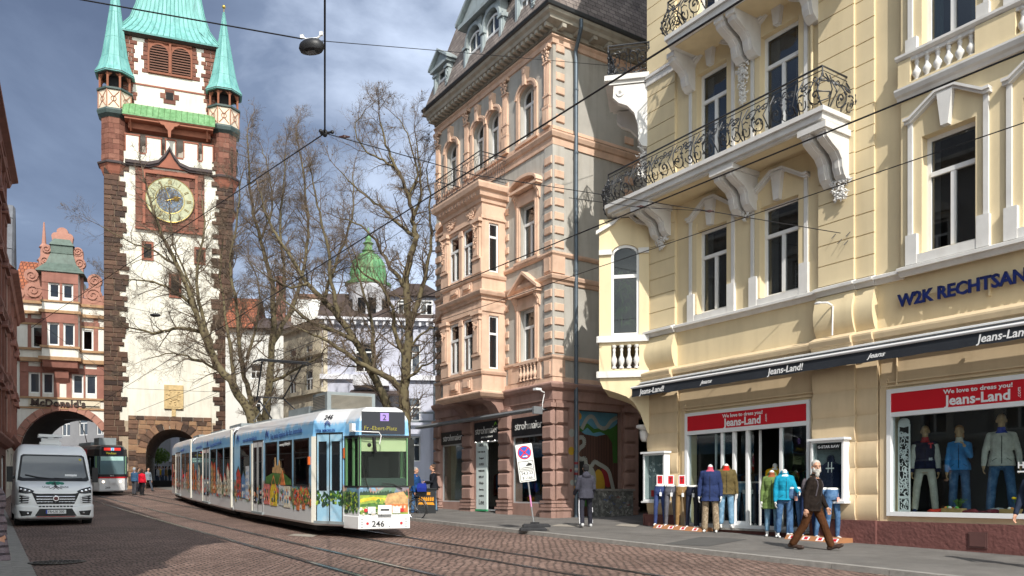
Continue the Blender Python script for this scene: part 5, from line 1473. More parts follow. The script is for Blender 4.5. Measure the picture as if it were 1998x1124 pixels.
# voussoirs
g=G(); n=17
for i in range(n):
    a0,a1=180-180*i/n,180-180*(i+1)/n
    P=lambda a,k: (ac+(ah+k)*math.cos(R(a)),asp+(arr+k)*math.sin(R(a)))
    q=[P(a0-.3,-.02),P(a1+.3,-.02),P(a1+.3,.48),P(a0-.3,.48)]
    if max(p[0] for p in q)<.35: g.pxz(q,-.12 if i%2 else -.07,.3)
g.build('arch_ring',M('salmon_sandstone',(.36,.18,.135),.85,.15,1.5,.3,20),mc)
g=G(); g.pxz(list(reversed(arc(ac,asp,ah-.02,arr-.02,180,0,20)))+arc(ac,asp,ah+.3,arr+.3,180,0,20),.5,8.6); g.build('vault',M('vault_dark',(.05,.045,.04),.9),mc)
g=G()
for z,h,d in ((14.7,.22,.25),(12.1,.16,.16),(11.25,.28,.25),(8.55,.14,.14),(7.82,.12,.10),(15.5,.2,.18),(13.95,.14,.08)):
    if z in(14.7,11.25,12.1,13.95,15.5): 
        g.nx(); g.box(-6.3,.08,-d,0,z,z+h)
    else: g.nx(); g.box(-5.5,.06,-d,0,z,z+h)
g.build('ledge',M('ochre_ledge',(.36,.22,.12),.85,.2,3,.2),mc)
# sandstone bands and pilasters
g=G()
for x0,x1,z0,z1 in ((-5.5,-4.95,8.7,11.2),(-3.32,-2.95,8.7,11.2),(-2.5,-2.15,8.7,11.2),(-.48,.02,8.7,11.2),(-4.2,-4.08,8.7,11.2),(-1.37,-1.25,8.7,11.2),
    (-5.0,-4.78,12.25,14.7),(-3.98,-3.9,12.25,14.7),(-1.75,-1.5,12.25,14.7),(-.7,-.4,12.25,14.7),(-6.3,-5.9,8.6,14.6)):
    g.nx(); g.box(x0,x1,-.06,0,z0,z1)
for x0,x1,z0,z1 in ((-5.5,-2.95,10.47,10.9),(-2.5,.02,10.47,10.9),(-5.3,-.3,14.1,14.4)): g.nx(); g.box(x0,x1,-.09,0,z0,z1)
g.build('sandstone_band',RS,mc)
for i in (0,1,2,3,4,7):
    x0,x1,z0,z1=wins[i]; window(mc,x0,x1,z0,z1,.08,mull=0,w=.09,glass=GLB if i<4 else None,blind=.45 if i in(4,) else None,cm=CURT)
# central oriel
g=G(); g.wall(-3.95,-1.6,11.55,17.75,-.85,-.6,[wins[5],wins[6],(-3.5,-2.82,15.85,16.9),(-2.62,-1.95,15.85,16.9)])
g.box(-3.95,-3.7,-.6,0,11.55,17.75); g.box(-1.85,-1.6,-.6,0,11.55,17.75); g.box(-3.95,-1.6,-.6,3,17.2,17.75)
mor=g.build('oriel',CREAM,mc)
g=G()
for z,h,d in ((11.3,.25,.2),(12.2,.16,.12),(14.75,.2,.18),(15.55,.12,.1)): g.nx(); g.box(-3.95-d,-1.6+d,-.85-d,0,z,z+h)
g.build('ledge',MATS['ochre_ledge'],mor)
g=G()
for x0,x1,z0,z1 in ((-3.95,-3.6,12.3,14.75),(-2.82,-2.58,12.3,14.75),(-1.95+.12,-1.6,12.3,14.75),(-3.95,-3.55,15.6,17.7),(-2.8,-2.64,15.6,17.7),(-1.92,-1.6,15.6,17.7),(-3.95,-1.6,14.05,14.74),(-3.95,-1.6,16.95,17.7)):
    g.nx(); g.box(x0,x1,-.92 if z1-z0>1 else -.95,-.85,z0,z1)
g.build('sandstone_band',RS,mor)
for a in (wins[5],wins[6],(-3.5,-2.82,15.85,16.9),(-2.62,-1.95,15.85,16.9)): window(mor,*a,-.78,mull=0,w=.09,glass=GLB,curt=0)
g=G(); g.pyz([(0,11.3),(-1.0,11.3),(-.9,11.15),(-.8,10.8),(-.3,10.6),(0,10.55)],-3.9,-1.65); g.pyz([(0,10.6),(-.5,10.6),(-.35,10.1),(0,9.7)],-3.2,-2.3); g.build('oriel_corbel',RS,mor)
# copper hood of the oriel
g=G(); g.loft([[(-4.35,-1.05,17.75),(-1.2,-1.05,17.75),(-1.2,1.5,17.75),(-4.35,1.5,17.75)],[(-4.3,-1.0,17.85),(-1.25,-1.0,17.85),(-1.25,1.5,17.85),(-4.3,1.5,17.85)],[(-3.75,-.5,18.5),(-1.8,-.5,18.5),(-1.8,1.5,18.5),(-3.75,1.5,18.5)],[(-3.5,-.2,19.3),(-2.05,-.2,19.3),(-2.05,1.5,19.3),(-3.5,1.5,19.3)]])
g.box(-3.5,-2.05,-.25,1,19.3,19.9); g.loft([[(-3.6,-.35,19.9),(-1.95,-.35,19.9),(-1.95,1,19.9),(-3.6,1,19.9)],[(-3.3,-.1,20.4),(-2.25,-.1,20.4),(-2.25,1,20.4),(-3.3,1,20.4)]])
g.build('oriel_roof',M('aged_copper',(.085,.12,.10),.6,.25,2,.1,20,streak=.4),mor)
# curling gable
def volute(g,cx,cz,r,y0=.0,y1=.35,sgn=1):
    g.pxz([(cx+r*math.cos(R(a)),cz+r*math.sin(R(a))) for a in range(0,360,20)],y0,y1)
    g.tube([(x,y0-.03,z) for x,z in scroll(cx,cz,r*.85,0,1.6,sgn)],.06,5)
g=G(); RS2=MATS['salmon_sandstone']
g.box(-5.5,-.0,.02,.35,15.7,16.2); 
for s,c in ((-1,-4.65),(1,-.75)):
    volute(g,c,16.45,.62,sgn=s); volute(g,c-s*(-.0)+s*-.12*-1,17.55,.5,sgn=s); g.box(c-.3,c+.5,.03,.34,16.3,17.6)
    volute(g,c+s*.95,16.15,.42,sgn=s)
g.box(-4.2,-1.4,.04,.33,16,19.6)
for s,c in ((-1,-3.9),(1,-1.65)):
    volute(g,c,18.75,.42,sgn=s); volute(g,c-s*.1,19.6,.34,sgn=s)
g.pxz([(-3.4,19.9),(-2.15,19.9),(-2.1,20.3)]+arc(-2.35,20.6,.3,.3,-30,100,5)+arc(-2.78,20.85,.42,.45,30,150,8)+arc(-3.2,20.6,.3,.3,80,210,5)+[(-3.45,20.3)],.0,.35)
g.build('gable_scroll',RS2,mc)
g=G(); g.box(-5.2,-4.2,-.0,.02,15.75,16.0); g.build('gable_base',RS,mc)
# signboard and letters
box(-4.95,-.25,-.06,-.001,7.98,8.52).build('sign_board',M('sign_cream',(.62,.55,.42),.8,.1,2,0),mc)
text('sign_lettering',"McDonald's",.70,M('sign_bronze_letters',(.05,.03,.025),.5),mc,(-4.78,-.16,8.02),ext=.05,off=.02,sx=1.02,space=1.05)
g=G(); g.box(-4.85,-.3,-.1,-.06,8.05,8.12); g.build('letter_rail',BLK,mc)
# roof behind, pinnacle
g=G(); g.pyz([(.4,15.6),(4.2,19.6),(8.8,15.6)],-6.3,-4.3); g.build('roof',CLAY,mc)
g=G(); 
for s,zz in ((.26,17.0),(.2,18.6),(.13,19.9)): pass
g.lathe([(.45,16.5),(.5,17.6),(.6,17.8),(.35,18.0),(.38,19.0),(.5,19.1),(.25,19.4),(.25,20.0),(.36,20.1),(.16,20.4),(.05,22.0),(0,22.05)],(-4.25,1.6,0),8); g.build('pinnacle',RS2,mc)

# ================= left-hand row in shade
LROW=[(-3.4,2.0),(-19.9,29.1),(-28.6,45.0),(-36.0,57.8)]
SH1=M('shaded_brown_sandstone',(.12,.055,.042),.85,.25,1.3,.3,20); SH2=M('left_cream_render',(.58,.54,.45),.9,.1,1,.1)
def rowhouse(i,h,label,matw,trim,seg=3.1,gable=False,yb_=0):
    (x0,y0),(x1,y1)=LROW[i],LROW[i+1]; L_=math.hypot(x1-x0,y1-y0); ang=math.degrees(math.atan2(y1-y0,x1-x0))
    # frame: x from far to near so that +y goes into the building
    z0=gz((y0+y1)/2) - .6
    t=thing('townhouse',label,'building',(x0,y0,z0),ang); zb=z0
    n=max(2,int(L_/seg)); floors=[(3.9,6.1),(7.4,9.5),(10.8,12.7),(13.9,15.6),(16.6,18.0)]; floors=[(a+z0+.3,b+z0+.3) for a,b in floors if b+z0<h-.5]
    ops=[]
    for k in range(n):
        xc=L_*(k+.5)/n
        for a,b in floors: ops.append((xc-.55,xc+.55,a,b))
        ops.append((xc-1.1,xc+1.1,z0+.9,z0+3.2))
    g=G(); g.wall(0,L_,z0,h,0,.4,ops); g.box(0,.4,.4,9,z0,h); g.box(L_-.4,L_,.4,9,z0,h); g.box(.4,L_-.4,8.6,9,z0,h); g.build('wall',matw,t)
    box(.45,L_-.45,.75,8.5,z0,h-.1).build('interior_core',DARK,t)
    g=G()
    for a,b in floors:
        g.nx(); g.pyz([(0,a-.55),(-.12,a-.5),(-.25,a-.35),(-.25,a-.28),(0,a-.2)],-.02,L_+.02)
    g.nx(); g.pyz([(0,z0+3.6),(-.2,z0+3.7),(-.4,z0+3.95),(-.4,z0+4.05),(0,z0+4.15)],-.02,L_+.02)
    g.nx(); g.pyz([(0,h-.5),(-.2,h-.45),(-.3,h-.2),(-.6,h-.1),(-.6,h+.05),(0,h+.1)],-.05,L_+.05)
    g.build('cornice',trim,t)
    g=G()
    for k in range(n):
        xc=L_*(k+.5)/n
        for a,b in floors:
            g.nx(); g.box(xc-.8,xc-.55,-.12,.02,a-.1,b); g.box(xc+.55,xc+.8,-.12,.02,a-.1,b); g.box(xc-.8,xc+.8,-.14,.02,b,b+.25)
            g.box(xc-.95,xc+.95,-.3,0,b+.25,b+.35); g.box(xc-.9,xc+.9,-.22,0,a-.25,a-.1)
            g.pxz([(xc-.95,b+.35),(xc+.95,b+.35),(xc,b+.85)],-.25,0)
    g.build('window_surround',trim,t)
    for k in range(n):
        xc=L_*(k+.5)/n
        for a,b in floors: window(t,xc-.55,xc+.55,a,b,.12,tr=b-.6,glass=GL)
        window(t,xc-1.1,xc+1.1,z0+.9,z0+3.2,.1,mull=0,fr=ALU,glass=GL,name='shop_window')
    g=G()
    g.pyz([(-.55,h+.05),(4.5,h+(4.5 if not gable else 5.5)),(9.4,h+.05)],-.0,L_); g.build('roof',CLAY if i else M('dark_slate_roof',(.08,.08,.085),.8,.2,2,.2,12),t)
    return t,L_,z0
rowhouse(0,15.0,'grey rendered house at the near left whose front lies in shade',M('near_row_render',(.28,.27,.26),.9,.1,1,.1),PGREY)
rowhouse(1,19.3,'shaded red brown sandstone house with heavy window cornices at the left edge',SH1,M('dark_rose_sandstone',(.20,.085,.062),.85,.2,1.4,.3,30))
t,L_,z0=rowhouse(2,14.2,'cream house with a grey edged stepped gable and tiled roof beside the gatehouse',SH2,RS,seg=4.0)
g=G()
# stepped gable facing the street
gp_=[(2.0,14.3),(2.0,15.5),(2.6,16.6),(3.0,17.8),(3.7,18.8),(4.2,20.2),(5.0,21.3),(5.8,20.2),(6.3,18.8),(7.0,17.8),(7.4,16.6),(8.0,15.5),(8.0,14.3)]; GX=L_-8.1; gp_=[(a+GX,b) for a,b in gp_]
g.pxz(gp_,.05,.45); g.build('gable',SH2,t)
g=G()
for (a,b),(c,d) in zip(gp_,gp_[1:]): g.tube([(a,.2,b),(c,.2,d)],.28,6)
g.build('gable_coping',M('gable_grey',(.12,.125,.14),.8,.2,3,0),t)
for xc,zc,w,h in ((4.3,15.6,.4,.8),(5.7,15.6,.4,.8),(5.0,18.2,.35,.7)): window(t,GX+xc-w,GX+xc+w,zc-h,zc+h,.0,mull=0,fr=RS,glass=GL)
g=G()
g.add([(GX+2.1,.45,14.3),(GX+7.9,.45,14.3),(GX+5,.45,21.0),(GX+2.1,6,14.3),(GX+7.9,6,14.3),(GX+5,6,21.0)],[(0,1,2),(3,5,4),(0,2,5,3),(1,4,5,2)]); g.build('gable_roof',MB_('old_roof_tiles',(.33,.17,.08),(.22,.11,.06),(.07,.04,.02),.3,.3,.03,plane='yz',mott=.4,scale2=1),t)
# ================= houses behind the trees
LIL=M('lilac_render',(.50,.51,.60),.9,.06,.6,.1,streak=.2); LILW=M('pale_trim',(.70,.70,.74),.8,.06,2,0)
CRS=M('cream_stone',(.60,.53,.40),.9,.15,1,.2,20,streak=.3); WHR=M('white_render',(.64,.63,.59),.9,.07,.5,.1,streak=.12)
DTL=M('dark_roof_tiles',(.07,.05,.045),.85,.3,2,.5,12)
def simple_house(name,label,cat,px0,px1,Y,ang,z1,dep,mat,wins,pxm=None,base=None):
    """house whose left front corner is seen at px0 and right one at px1"""
    X=(px0-CX)/F*Y; zb=gz(Y)-.5; t=thing(name,label,cat,(X,Y,zb),ang)
    u=(math.cos(R(ang)),math.sin(R(ang))); r=(px1-CX)/F; W_=(r*Y-X)/(u[0]-r*u[1])
    g=G(); g.wall(0,W_,zb,z1,0,.3,wins(W_)); g.box(0,.3,.3,dep,zb,z1); g.box(W_-.3,W_,.3,dep,zb,z1); g.box(.3,W_-.3,dep-.3,dep,zb,z1); g.build('wall',mat,t)
    box(.35,W_-.35,.5,dep-.4,zb,z1-.1).build('interior_core',DARK,t)
    for w in wins(W_): window(t,*w,.1,tr=w[3]-.55,w=.08,glass=GL if (w[0]*7)%2<1 else GLB)
    return t,W_,zb
# lilac house with domed corner tower
YL=50
z=lambda py,Y=YL: CZ+(HY-py)/F*Y
def lw(W_):
    o=[]
    for xc in (1.9,3.4,4.9): 
        pass
    for xc in [2.6,5.6,8.8,11.8]:
        for a,b in ((z(725),z(668)),(z(820),z(775)),(z(900),z(850))): o.append((xc-.55,xc+.55,a,b))
    return [q for q in o if q[1]<W_-.2]
lh,LW,lzb=simple_house('lilac_house','lilac rendered house with a round corner turret under a green copper dome, behind the trees','building',628,872,YL,6,z(622),14,LIL,lw)
g=G()
for zz in (z(632),z(740)): g.nx(); g.box(-.1,LW+.1,-.25,0,zz,zz+.3)
g.nx(); g.box(-.2,LW+.2,-.5,0,z(625),z(620)); 
x=.2
while x<LW: g.box(x,x+.15,-.4,-.0,z(634),z(625)); x+=.45
g.build('cornice',LILW,lh)
g=G(); g.pyz([(-.5,z(620)),(1.6,z(560)),(11,z(560)),(14.4,z(620))],-.2,LW+.3); g.build('roof',DTL,lh)
# drum, dome and lantern
dx=(712-628)/F*YL+.1
g=G(); g.lathe([(1.22,z(632)),(1.22,z(565)),(1.35,z(560)),(1.4,z(552)),(1.2,z(548))],(dx,1.0,0),20); 
for k in range(6): g.box(dx-1.3,dx+1.3,.9,1.1,z(560),z(560)+.01)
dr=g.build('corner_turret',LILW,lh,smooth=True)
g=G()
for a in (-150,-105,-75,-30):
    g.nx(); c,s_=math.cos(R(a)),math.sin(R(a)); g.M=Matrix.Translation((dx+1.22*c,1.0+1.22*s_,0))@Matrix.Rotation(R(a+90),4,'Z'); g.box(-.25,.25,-.04,.02,z(610),z(580))
g.build('turret_window',GL,dr)
g=G(); g.lathe([(1.45,z(550)),(1.5,z(545)),(1.15,z(543)),(1.12,z(530)),(1.12,z(522)),(1.02,z(505)),(.85,z(495)),(.6,z(487)),(.35,z(483)),(.3,z(480)),(.42,z(478)),(.26,z(476)),(.24,z(465)),(.36,z(463)),(.16,z(458)),(.2,z(452)),(.06,z(446)),(.03,z(432)),(0,z(430))],(dx,1.0,0),16)
dm=g.build('dome',copper('bright_copper_green',(.13,.32,.15),(.24,.40,.16)),lh,smooth=True)
g=G()
for k in range(16): a=2*PI*k/16; g.tube([(dx+r_*math.cos(a),1.0+r_*math.sin(a),zz) for r_,zz in ((1.14,z(530)),(1.14,z(522)),(1.04,z(505)),(.87,z(495)),(.62,z(487)),(.36,z(483)))],.025,4)
g.build('dome_ribs',M('dome_rib',(.10,.28,.12),.6),dm)
# attic gable at the right with white dormer
g=G(); ax=LW-3.6; g.box(ax,ax+3.2,-.1,3,z(622),z(575)); g.build('attic_bay',LIL,lh)
g=G(); g.pxz([(ax-.3,z(575)),(ax+3.5,z(575)),(ax+2.2,z(552)),(ax+1.0,z(552))],-.4,3.3); g.build('attic_roof',DTL,lh)
window(lh,ax+.5,ax+1.3,z(612),z(582),-.16,tr=z(590),glass=GL); window(lh,ax+1.9,ax+2.7,z(612),z(582),-.16,tr=z(590),glass=GL)
g=G()
for xx in (LW-.8,5.0): g.nx(); g.tube([(xx,-.12,lzb),(xx,-.12,z(630))],.07,6)
g.build('downpipe',M('pipe_dark',(.08,.09,.1),.5),lh)
g=G()
for i,zz in enumerate((z(825),z(808))): g.nx(); g.box(LW-4.2,LW+.3,-1.0,-.85,zz,zz+.12)
g.build('signal_rail',M('rail_grey',(.16,.18,.2),.5),lh)
# small balcony
g=G(); g.box(2.0,4.2,-1.0,0,z(755),z(752)); g.box(2.0,4.2,-1.05,-1.0,z(755),z(735)); g.build('balcony',LILW,lh)
# dark awning
g=G(); g.pyz([(0,z(760)),(-1.4,z(772)),(-1.4,z(776)),(0,z(764))],1.8,5.0); g.build('awning',DTL,lh)
# cream stone house, turned to the street
def cw(W_):
    o=[]
    for k in range(3):
        xc=1.3+k*2.3
        for a,b in ((z(745,47),z(700,47)),(z(825,47),z(780,47)),(z(890,47),z(850,47)),(z(680,47)+.0,z(645,47))): o.append((xc-.5,xc+.5,a,b))
    return [q for q in o if q[1]<W_-.2]
chs,CW,czb=simple_house('cream_stone_house','narrow cream stone house with dark tall windows, left of the lilac house','building',553,632,54,-48,z(622,50),9,CRS,cw)
g=G()
for py in (630,690,765): g.nx(); g.box(-.1,CW+.1,-.25,0,z(py,50),z(py,50)+.25)
g.build('cornice',CRS,chs)
g=G(); g.pyz([(-.4,z(622,50)),(4,z(560,50)),(9.3,z(622,50))],-.2,CW+.2); g.build('roof',DTL,chs)
# white house with red roof beside the tower
def ww(W_):
    o=[]
    for xc in (2.2,4.9):
        for a,b in ((z(800,58),z(765,58)),(z(730,58),z(700,58)),(z(865,58),z(835,58))): o.append((xc-.4,xc+.4,a,b))
    return [q for q in o if q[1]<W_-.2]
wh,WW,wzb=simple_house('white_house','white rendered house with steep red tiled roof between the tower and the trees','building',440,560,60,10,z(640,60),12,WHR,ww)
g=G(); zA=z(640,60); zB=z(522,60)
g.pyz([(-.5,zA),(4.5,zB-1.2),(5.2,zB-1.2),(12.3,zA)],-.2,WW*.45); g.build('roof',CLAY,wh)
g=G(); g.pyz([(-.5,zA),(5.0,z(590,60)),(12.3,zA)],WW*.45+.01,WW+.2); g.build('lower_roof',DTL,wh)
# white gable wall rising behind
g=G(); X0=WW*.45; g.pyz([(3,zA),(3,z(585,60)),(6,z(540,60)),(9,z(585,60)),(9,zA)],X0+2.5,X0+6.3); g.build('gable',WHR,wh)
g=G(); g.box(X0+1.2,X0+1.9,4,4.7,z(600,60),z(510,60)); g.box(X0+1.1,X0+2.0,3.9,4.8,z(510,60),z(507,60)); g.build('chimney',RS,wh)
# a tan house with big roof between
def tw_(W_): return [(1.2,2.0,z(700,62),z(670,62)),(3.4,4.2,z(700,62),z(670,62))]
th,THW,tzb=simple_house('tan_gabled_house','tan house with a large brown tiled roof just left of the domed house','building',560,660,64,4,z(640,64),10,M('tan_render',(.42,.34,.24),.9),tw_)
g=G(); g.pyz([(-.5,z(640,64)),(4.6,z(545,64)),(9.7,z(640,64))],-.3,THW+.3); g.build('roof',M('brown_roof_tiles',(.16,.09,.06),.85,.3,3,.5,12),th)
# ---- seen through the gateways
def gw_(W_): return [(2+3.2*k,3.6+3.2*k,zz,zz+1.9) for k in range(6) for zz in (5.6,9.2)]
sh,SHW,szb=simple_house('lilac_shop_building','pale lilac shop building with tall windows seen through the tower gateway','building',262,470,84,-12,12.5,10,LIL,gw_)
g=G(); g.box(-.1,SHW,-.2,0,4.9,5.2); g.build('ledge',LILW,sh)
g=G(); g.pyz([(-.5,12.5),(3,15),(9,15),(10.4,12.5)],-.2,SHW+.2); g.build('roof',CLAY,sh)
g=G()
for k in range(6):
    g.nx(); xc=3.0+3.2*k; g.pxz([(xc-1.0,szb+.4),(xc+1.0,szb+.4)]+arc(xc,3.6,1.0,.9,0,180,8),-.02,-.002)
g.build('shop_arch',DARK,sh)
sh2,SHW2,szb2=simple_house('grey_street_house','grey white street house with rows of windows seen through the gatehouse arch','building',-20,262,88,-24,13.5,10,M('grey_white_render',(.24,.24,.25),.9,.1,1,0),lambda W_:[(1.2+2.6*k,2.5+2.6*k,zz,zz+1.8) for k in range(int(W_/2.6)-1) for zz in (4.4,7.6,10.6)])
g=G(); g.pyz([(-.5,13.5),(3,16),(9,16),(10.4,13.5)],-.2,SHW2+.2); g.build('roof',CLAY,sh2)
g=G(); g.box(0,SHW2,-.3,0,3.6,3.9); g.build('ledge',LILW,sh2)
box(0.3,SHW2-.3,-.03,-.002,szb2+.6,3.4).build('shop_window_row',GL,sh2)
# ================= bare plane trees
def bark(name,c1,c2,c3):
    m,nt,p=newmat(name); p.inputs['Roughness'].default_value=.85; p.inputs['Specular IOR Level'].default_value=.2
    t=nt.nodes.new('ShaderNodeTexCoord'); v=nt.nodes.new('ShaderNodeTexVoronoi'); v.inputs['Scale'].default_value=5
    n=nt.nodes.new('ShaderNodeTexNoise'); n.inputs['Scale'].default_value=7; n.inputs['Detail'].default_value=6
    nt.links.new(t.outputs['Object'],v.inputs['Vector']); nt.links.new(t.outputs['Object'],n.inputs['Vector'])
    a=nt.nodes.new('ShaderNodeMath'); a.operation='ADD'; nt.links.new(n.outputs[0],a.inputs[0]); nt.links.new(v.outputs['Distance'],a.inputs[1])
    nt.links.new(ramp(nt,a.outputs[0],[(.55,c1),(.75,c2),(.95,c3)]),p.inputs['Base Color'])
    b=nt.nodes.new('ShaderNodeBump'); b.inputs['Strength'].default_value=.5; b.inputs['Distance'].default_value=.03; nt.links.new(a.outputs[0],b.inputs['Height']); nt.links.new(b.outputs[0],p.inputs['Normal'])
    return m
BARK=bark('plane_bark',(.032,.025,.018),(.062,.048,.031),(.14,.115,.065)); TWIG=M('twig_bark',(.125,.09,.062),.85,.3,3,0)
def smooth3(P,n=4):
    o=[]
    for i in range(len(P)-1):
        p0=P[max(i-1,0)];p1=P[i];p2=P[i+1];p3=P[min(i+2,len(P)-1)]
        for j in range(n):
            t=j/n; o.append(.5*((2*p1)+(-p0+p2)*t+(2*p0-5*p1+4*p2-p3)*t*t+(-p0+3*p1-3*p2+p3)*t**3))
    return o+[P[-1]]
def tree(label,px,py,Y,limbs,seed,dens=1.0,fl=1.0):
    """limbs: (pixel polyline, radius at start, radius at end, depth drift). Converted to metres on the tree's own plane."""
    rn=random.Random(seed)
    base=at(px,py,Y); base.z=gz(Y)
    t=thing('plane_tree',label,'tree',tuple(base),0,'bare plane trees by the gate'); t.location=base
    T_=G(); C_=G(); balls=G(); 
    def off(p): return Vector((p.x-base.x,p.y-base.y,p.z))
    nb=[0]
    def grow(p,d,L_,r,lev):
        nb[0]+=1
        n=4 if lev<3 else 3
        pts=[p]; q=p.copy(); dd=d.copy()
        for i in range(n):
            dd=(dd+Vector((rn.gauss(0,.20),rn.gauss(0,.20),rn.gauss(.045,.16)))).normalized()
            q=q+dd*(L_/n); pts.append(q.copy())
        C_.tube(pts,[r*(1-.75*i/n) for i in range(n+1)],5 if lev==1 else (4 if lev==2 else 3),cap=False)
        if lev>=4:
            return
        if L_<.16: return
        k={1:8,2:8,3:5}[lev]; k=int(k*dens+rn.random())
        for j in range(k):
            u=.18+.82*(j+rn.random())/k; f=u*n; i=min(int(f),n-1); pp=pts[i].lerp(pts[i+1],f-i)
            ax=(pts[i+1]-pts[i]).normalized()
            s=ax.orthogonal().normalized(); s.rotate(Matrix.Rotation(rn.random()*6.28,3,ax)); s.y*=.8
            a=rn.uniform(.5,1.05); nd=(ax*math.cos(a)+s*math.sin(a)).normalized()
            grow(pp,nd,L_*rn.uniform(.38,.66)*(1.1-.35*u),max(r*(1-.7*u)*.62,.0045),lev+1)
        if lev>=3 and rn.random()<.05: balls.ell(tuple(pts[-1]-Vector((0,0,.06))),.03,.03,.03,6,4)
    for pl,r0,r1,dr in limbs:
        P=[]; m=len(pl)
        for i,(x,y) in enumerate(pl):
            f=i/(m-1); p=at(x,y,Y+dr*f); P.append(off(p))
        S=smooth3(P,4); n=len(S)
        r0*=.90; r1*=.8
        T_.tube([s+Vector((rn.gauss(0,.03),rn.gauss(0,.05),rn.gauss(0,.03))) if 0<i<n-1 else s for i,s in enumerate(S)],[r0+(r1-r0)*(i/(n-1))**.8 for i in range(n)],9,cap=True)
        tot=sum((b-a).length for a,b in zip(S,S[1:]))
        step=.34/dens; acc=0; nxt=.22*tot if r0>.16 else .08*tot
        for i in range(n-1):
            seg=(S[i+1]-S[i]); l_=seg.length
            while acc+l_>nxt:
                f=(nxt-acc)/l_; pp=S[i].lerp(S[i+1],f); ax=seg.normalized(); u=nxt/tot
                s=ax.orthogonal().normalized(); s.rotate(Matrix.Rotation(rn.random()*6.28,3,ax))
                a=rn.uniform(.6,1.15); nd=(ax*math.cos(a)+s*math.sin(a)+Vector((0,0,.12))).normalized()
                rr=(r0+(r1-r0)*u)
                grow(pp,nd,rn.uniform(.8,2.3)*fl*(1.1-.35*u),min(rr*.47,.040),2 if rn.random()<.65 else 1)
                nxt+=step*rn.uniform(.6,1.4)
            acc+=l_
        # leader tip
        grow(S[-1],(S[-1]-S[-2]).normalized(),1.6*fl,r1,1)
    T_.build('trunk',BARK,t,smooth=True); C_.build('crown',TWIG,t); tag(balls.build('seed_balls',TWIG,t),kind='stuff')
    return nb[0]
tree('bare plane tree leaning left in front of the white tower face',497,960,43,[
 ([(499,962),(497,880),(490,815),(457,756),(421,707),(395,649),(377,596),(346,520),(315,458),(297,405),(280,350)],.36,.05,-1),
 ([(421,707),(405,650),(390,590),(385,520),(400,450),(395,390)],.16,.04,1.5),
 ([(395,649),(350,640),(305,650),(262,640),(235,630)],.13,.03,-2),
 ([(377,596),(335,565),(285,548),(238,545)],.11,.03,-1),
 ([(346,520),(300,490),(250,470),(195,440)],.08,.02,-2),
 ([(440,730),(390,705),(340,690),(290,700)],.10,.02,-2.5),
 ([(395,649),(372,560),(340,480),(330,400)],.10,.03,2),
 ([(457,756),(452,690),(440,620),(430,540),(435,470)],.15,.04,2)],11,1.0)
tree('bare plane tree standing upright right beside the tower',524,960,45,[
 ([(520,962),(521,880),(519,814),(526,747),(530,676),(535,613),(528,540),(508,470),(492,400),(487,330),(482,262)],.34,.04,0),
 ([(521,850),(498,800),(480,750),(470,690),(462,600),(450,520),(462,440),(470,350)],.22,.04,-1),
 ([(530,676),(562,620),(582,560),(600,480),(598,400),(590,320),(578,260)],.17,.04,2),
 ([(535,613),(556,540),(546,450),(552,370),(558,300)],.14,.03,-1.5),
 ([(526,747),(575,722),(615,700),(648,668)],.12,.03,-1),
 ([(508,470),(530,410),(525,340),(512,290)],.08,.03,1),
 ([(482,700),(500,640),(505,560),(485,500)],.10,.03,2)],23,1.05)
tree('bare plane tree whose long trunk leans left behind the tram roof',764,950,39,[
 ([(766,962),(762,870),(753,785),(725,728),(696,667),(661,621),(632,585),(600,553),(572,510),(545,470),(520,420),(505,370)],.30,.05,1),
 ([(661,621),(645,550),(640,480),(625,430),(612,370),(606,320)],.13,.03,-1),
 ([(696,667),(650,645),(600,625),(560,590),(535,560)],.14,.03,-1.5),
 ([(632,585),(652,520),(676,460),(690,400),(688,340)],.11,.03,1),
 ([(600,553),(570,560),(530,545),(500,520)],.09,.03,-1),
 ([(725,728),(728,650),(712,580),(690,520),(676,470)],.14,.03,2)],37,1.0)
tree('tall bare plane tree with a mottled yellowish trunk between tram and sandstone house',791,1000,33,[
 ([(790,1012),(791,900),(789,800),(790,740),(795,680),(798,640),(792,560),(800,500),(812,470),(806,430),(798,385),(771,324),(752,285),(742,240)],.31,.04,0),
 ([(790,765),(752,735),(700,708),(650,672),(615,655),(580,640)],.18,.03,-1),
 ([(812,470),(780,435),(740,402),(700,372),(665,335)],.10,.025,-1),
 ([(792,560),(762,522),(740,480),(705,440),(660,425)],.12,.025,1),
 ([(798,640),(816,590),(830,530),(842,470),(838,400),(832,330)],.15,.03,1),
 ([(806,430),(822,380),(818,320),(812,270)],.08,.025,-1),
 ([(790,742),(815,722),(848,702)],.09,.03,-.5),
 ([(795,690),(818,655),(846,640)],.08,.03,-.5),
 ([(790,700),(770,650),(766,600),(740,556),(705,530),(690,490)],.12,.025,-1.5),
 ([(798,385),(815,340),(805,300),(790,250),(770,225)],.07,.02,1),
 ([(771,324),(740,310),(710,290),(695,250),(712,215)],.06,.02,0)],51,.95,.85)
# small green tree seen through the gateway
gtx=thing('potted_tree','small round green tree seen through the tower gateway','tree',((306-CX)/F*74,74,gz(74)),0,zworld=False)
g=G(); g.tube([(0,0,0),(.05,0,1),(0,.05,1.9)],[.08,.06,.04],6); g.build('trunk',BARK,gtx)
g=G(); rn=random.Random(4)
for i in range(1500):
    v=Vector((rn.gauss(0,1),rn.gauss(0,1),rn.gauss(0,1))).normalized()*rn.random()**.4; c=Vector((v.x*1.15,v.y*1.15,2.65+v.z*.8)); a=Vector((rn.gauss(0,1),rn.gauss(0,1),rn.gauss(0,1))).normalized(); b=a.orthogonal().normalized()
    g.add([c+a*.09,c+b*.06,c-a*.09,c-b*.06],[(0,1,2,3)])
g.build('crown',M('spring_leaf',(.10,.17,.02),.6,.4,3,0),gtx)
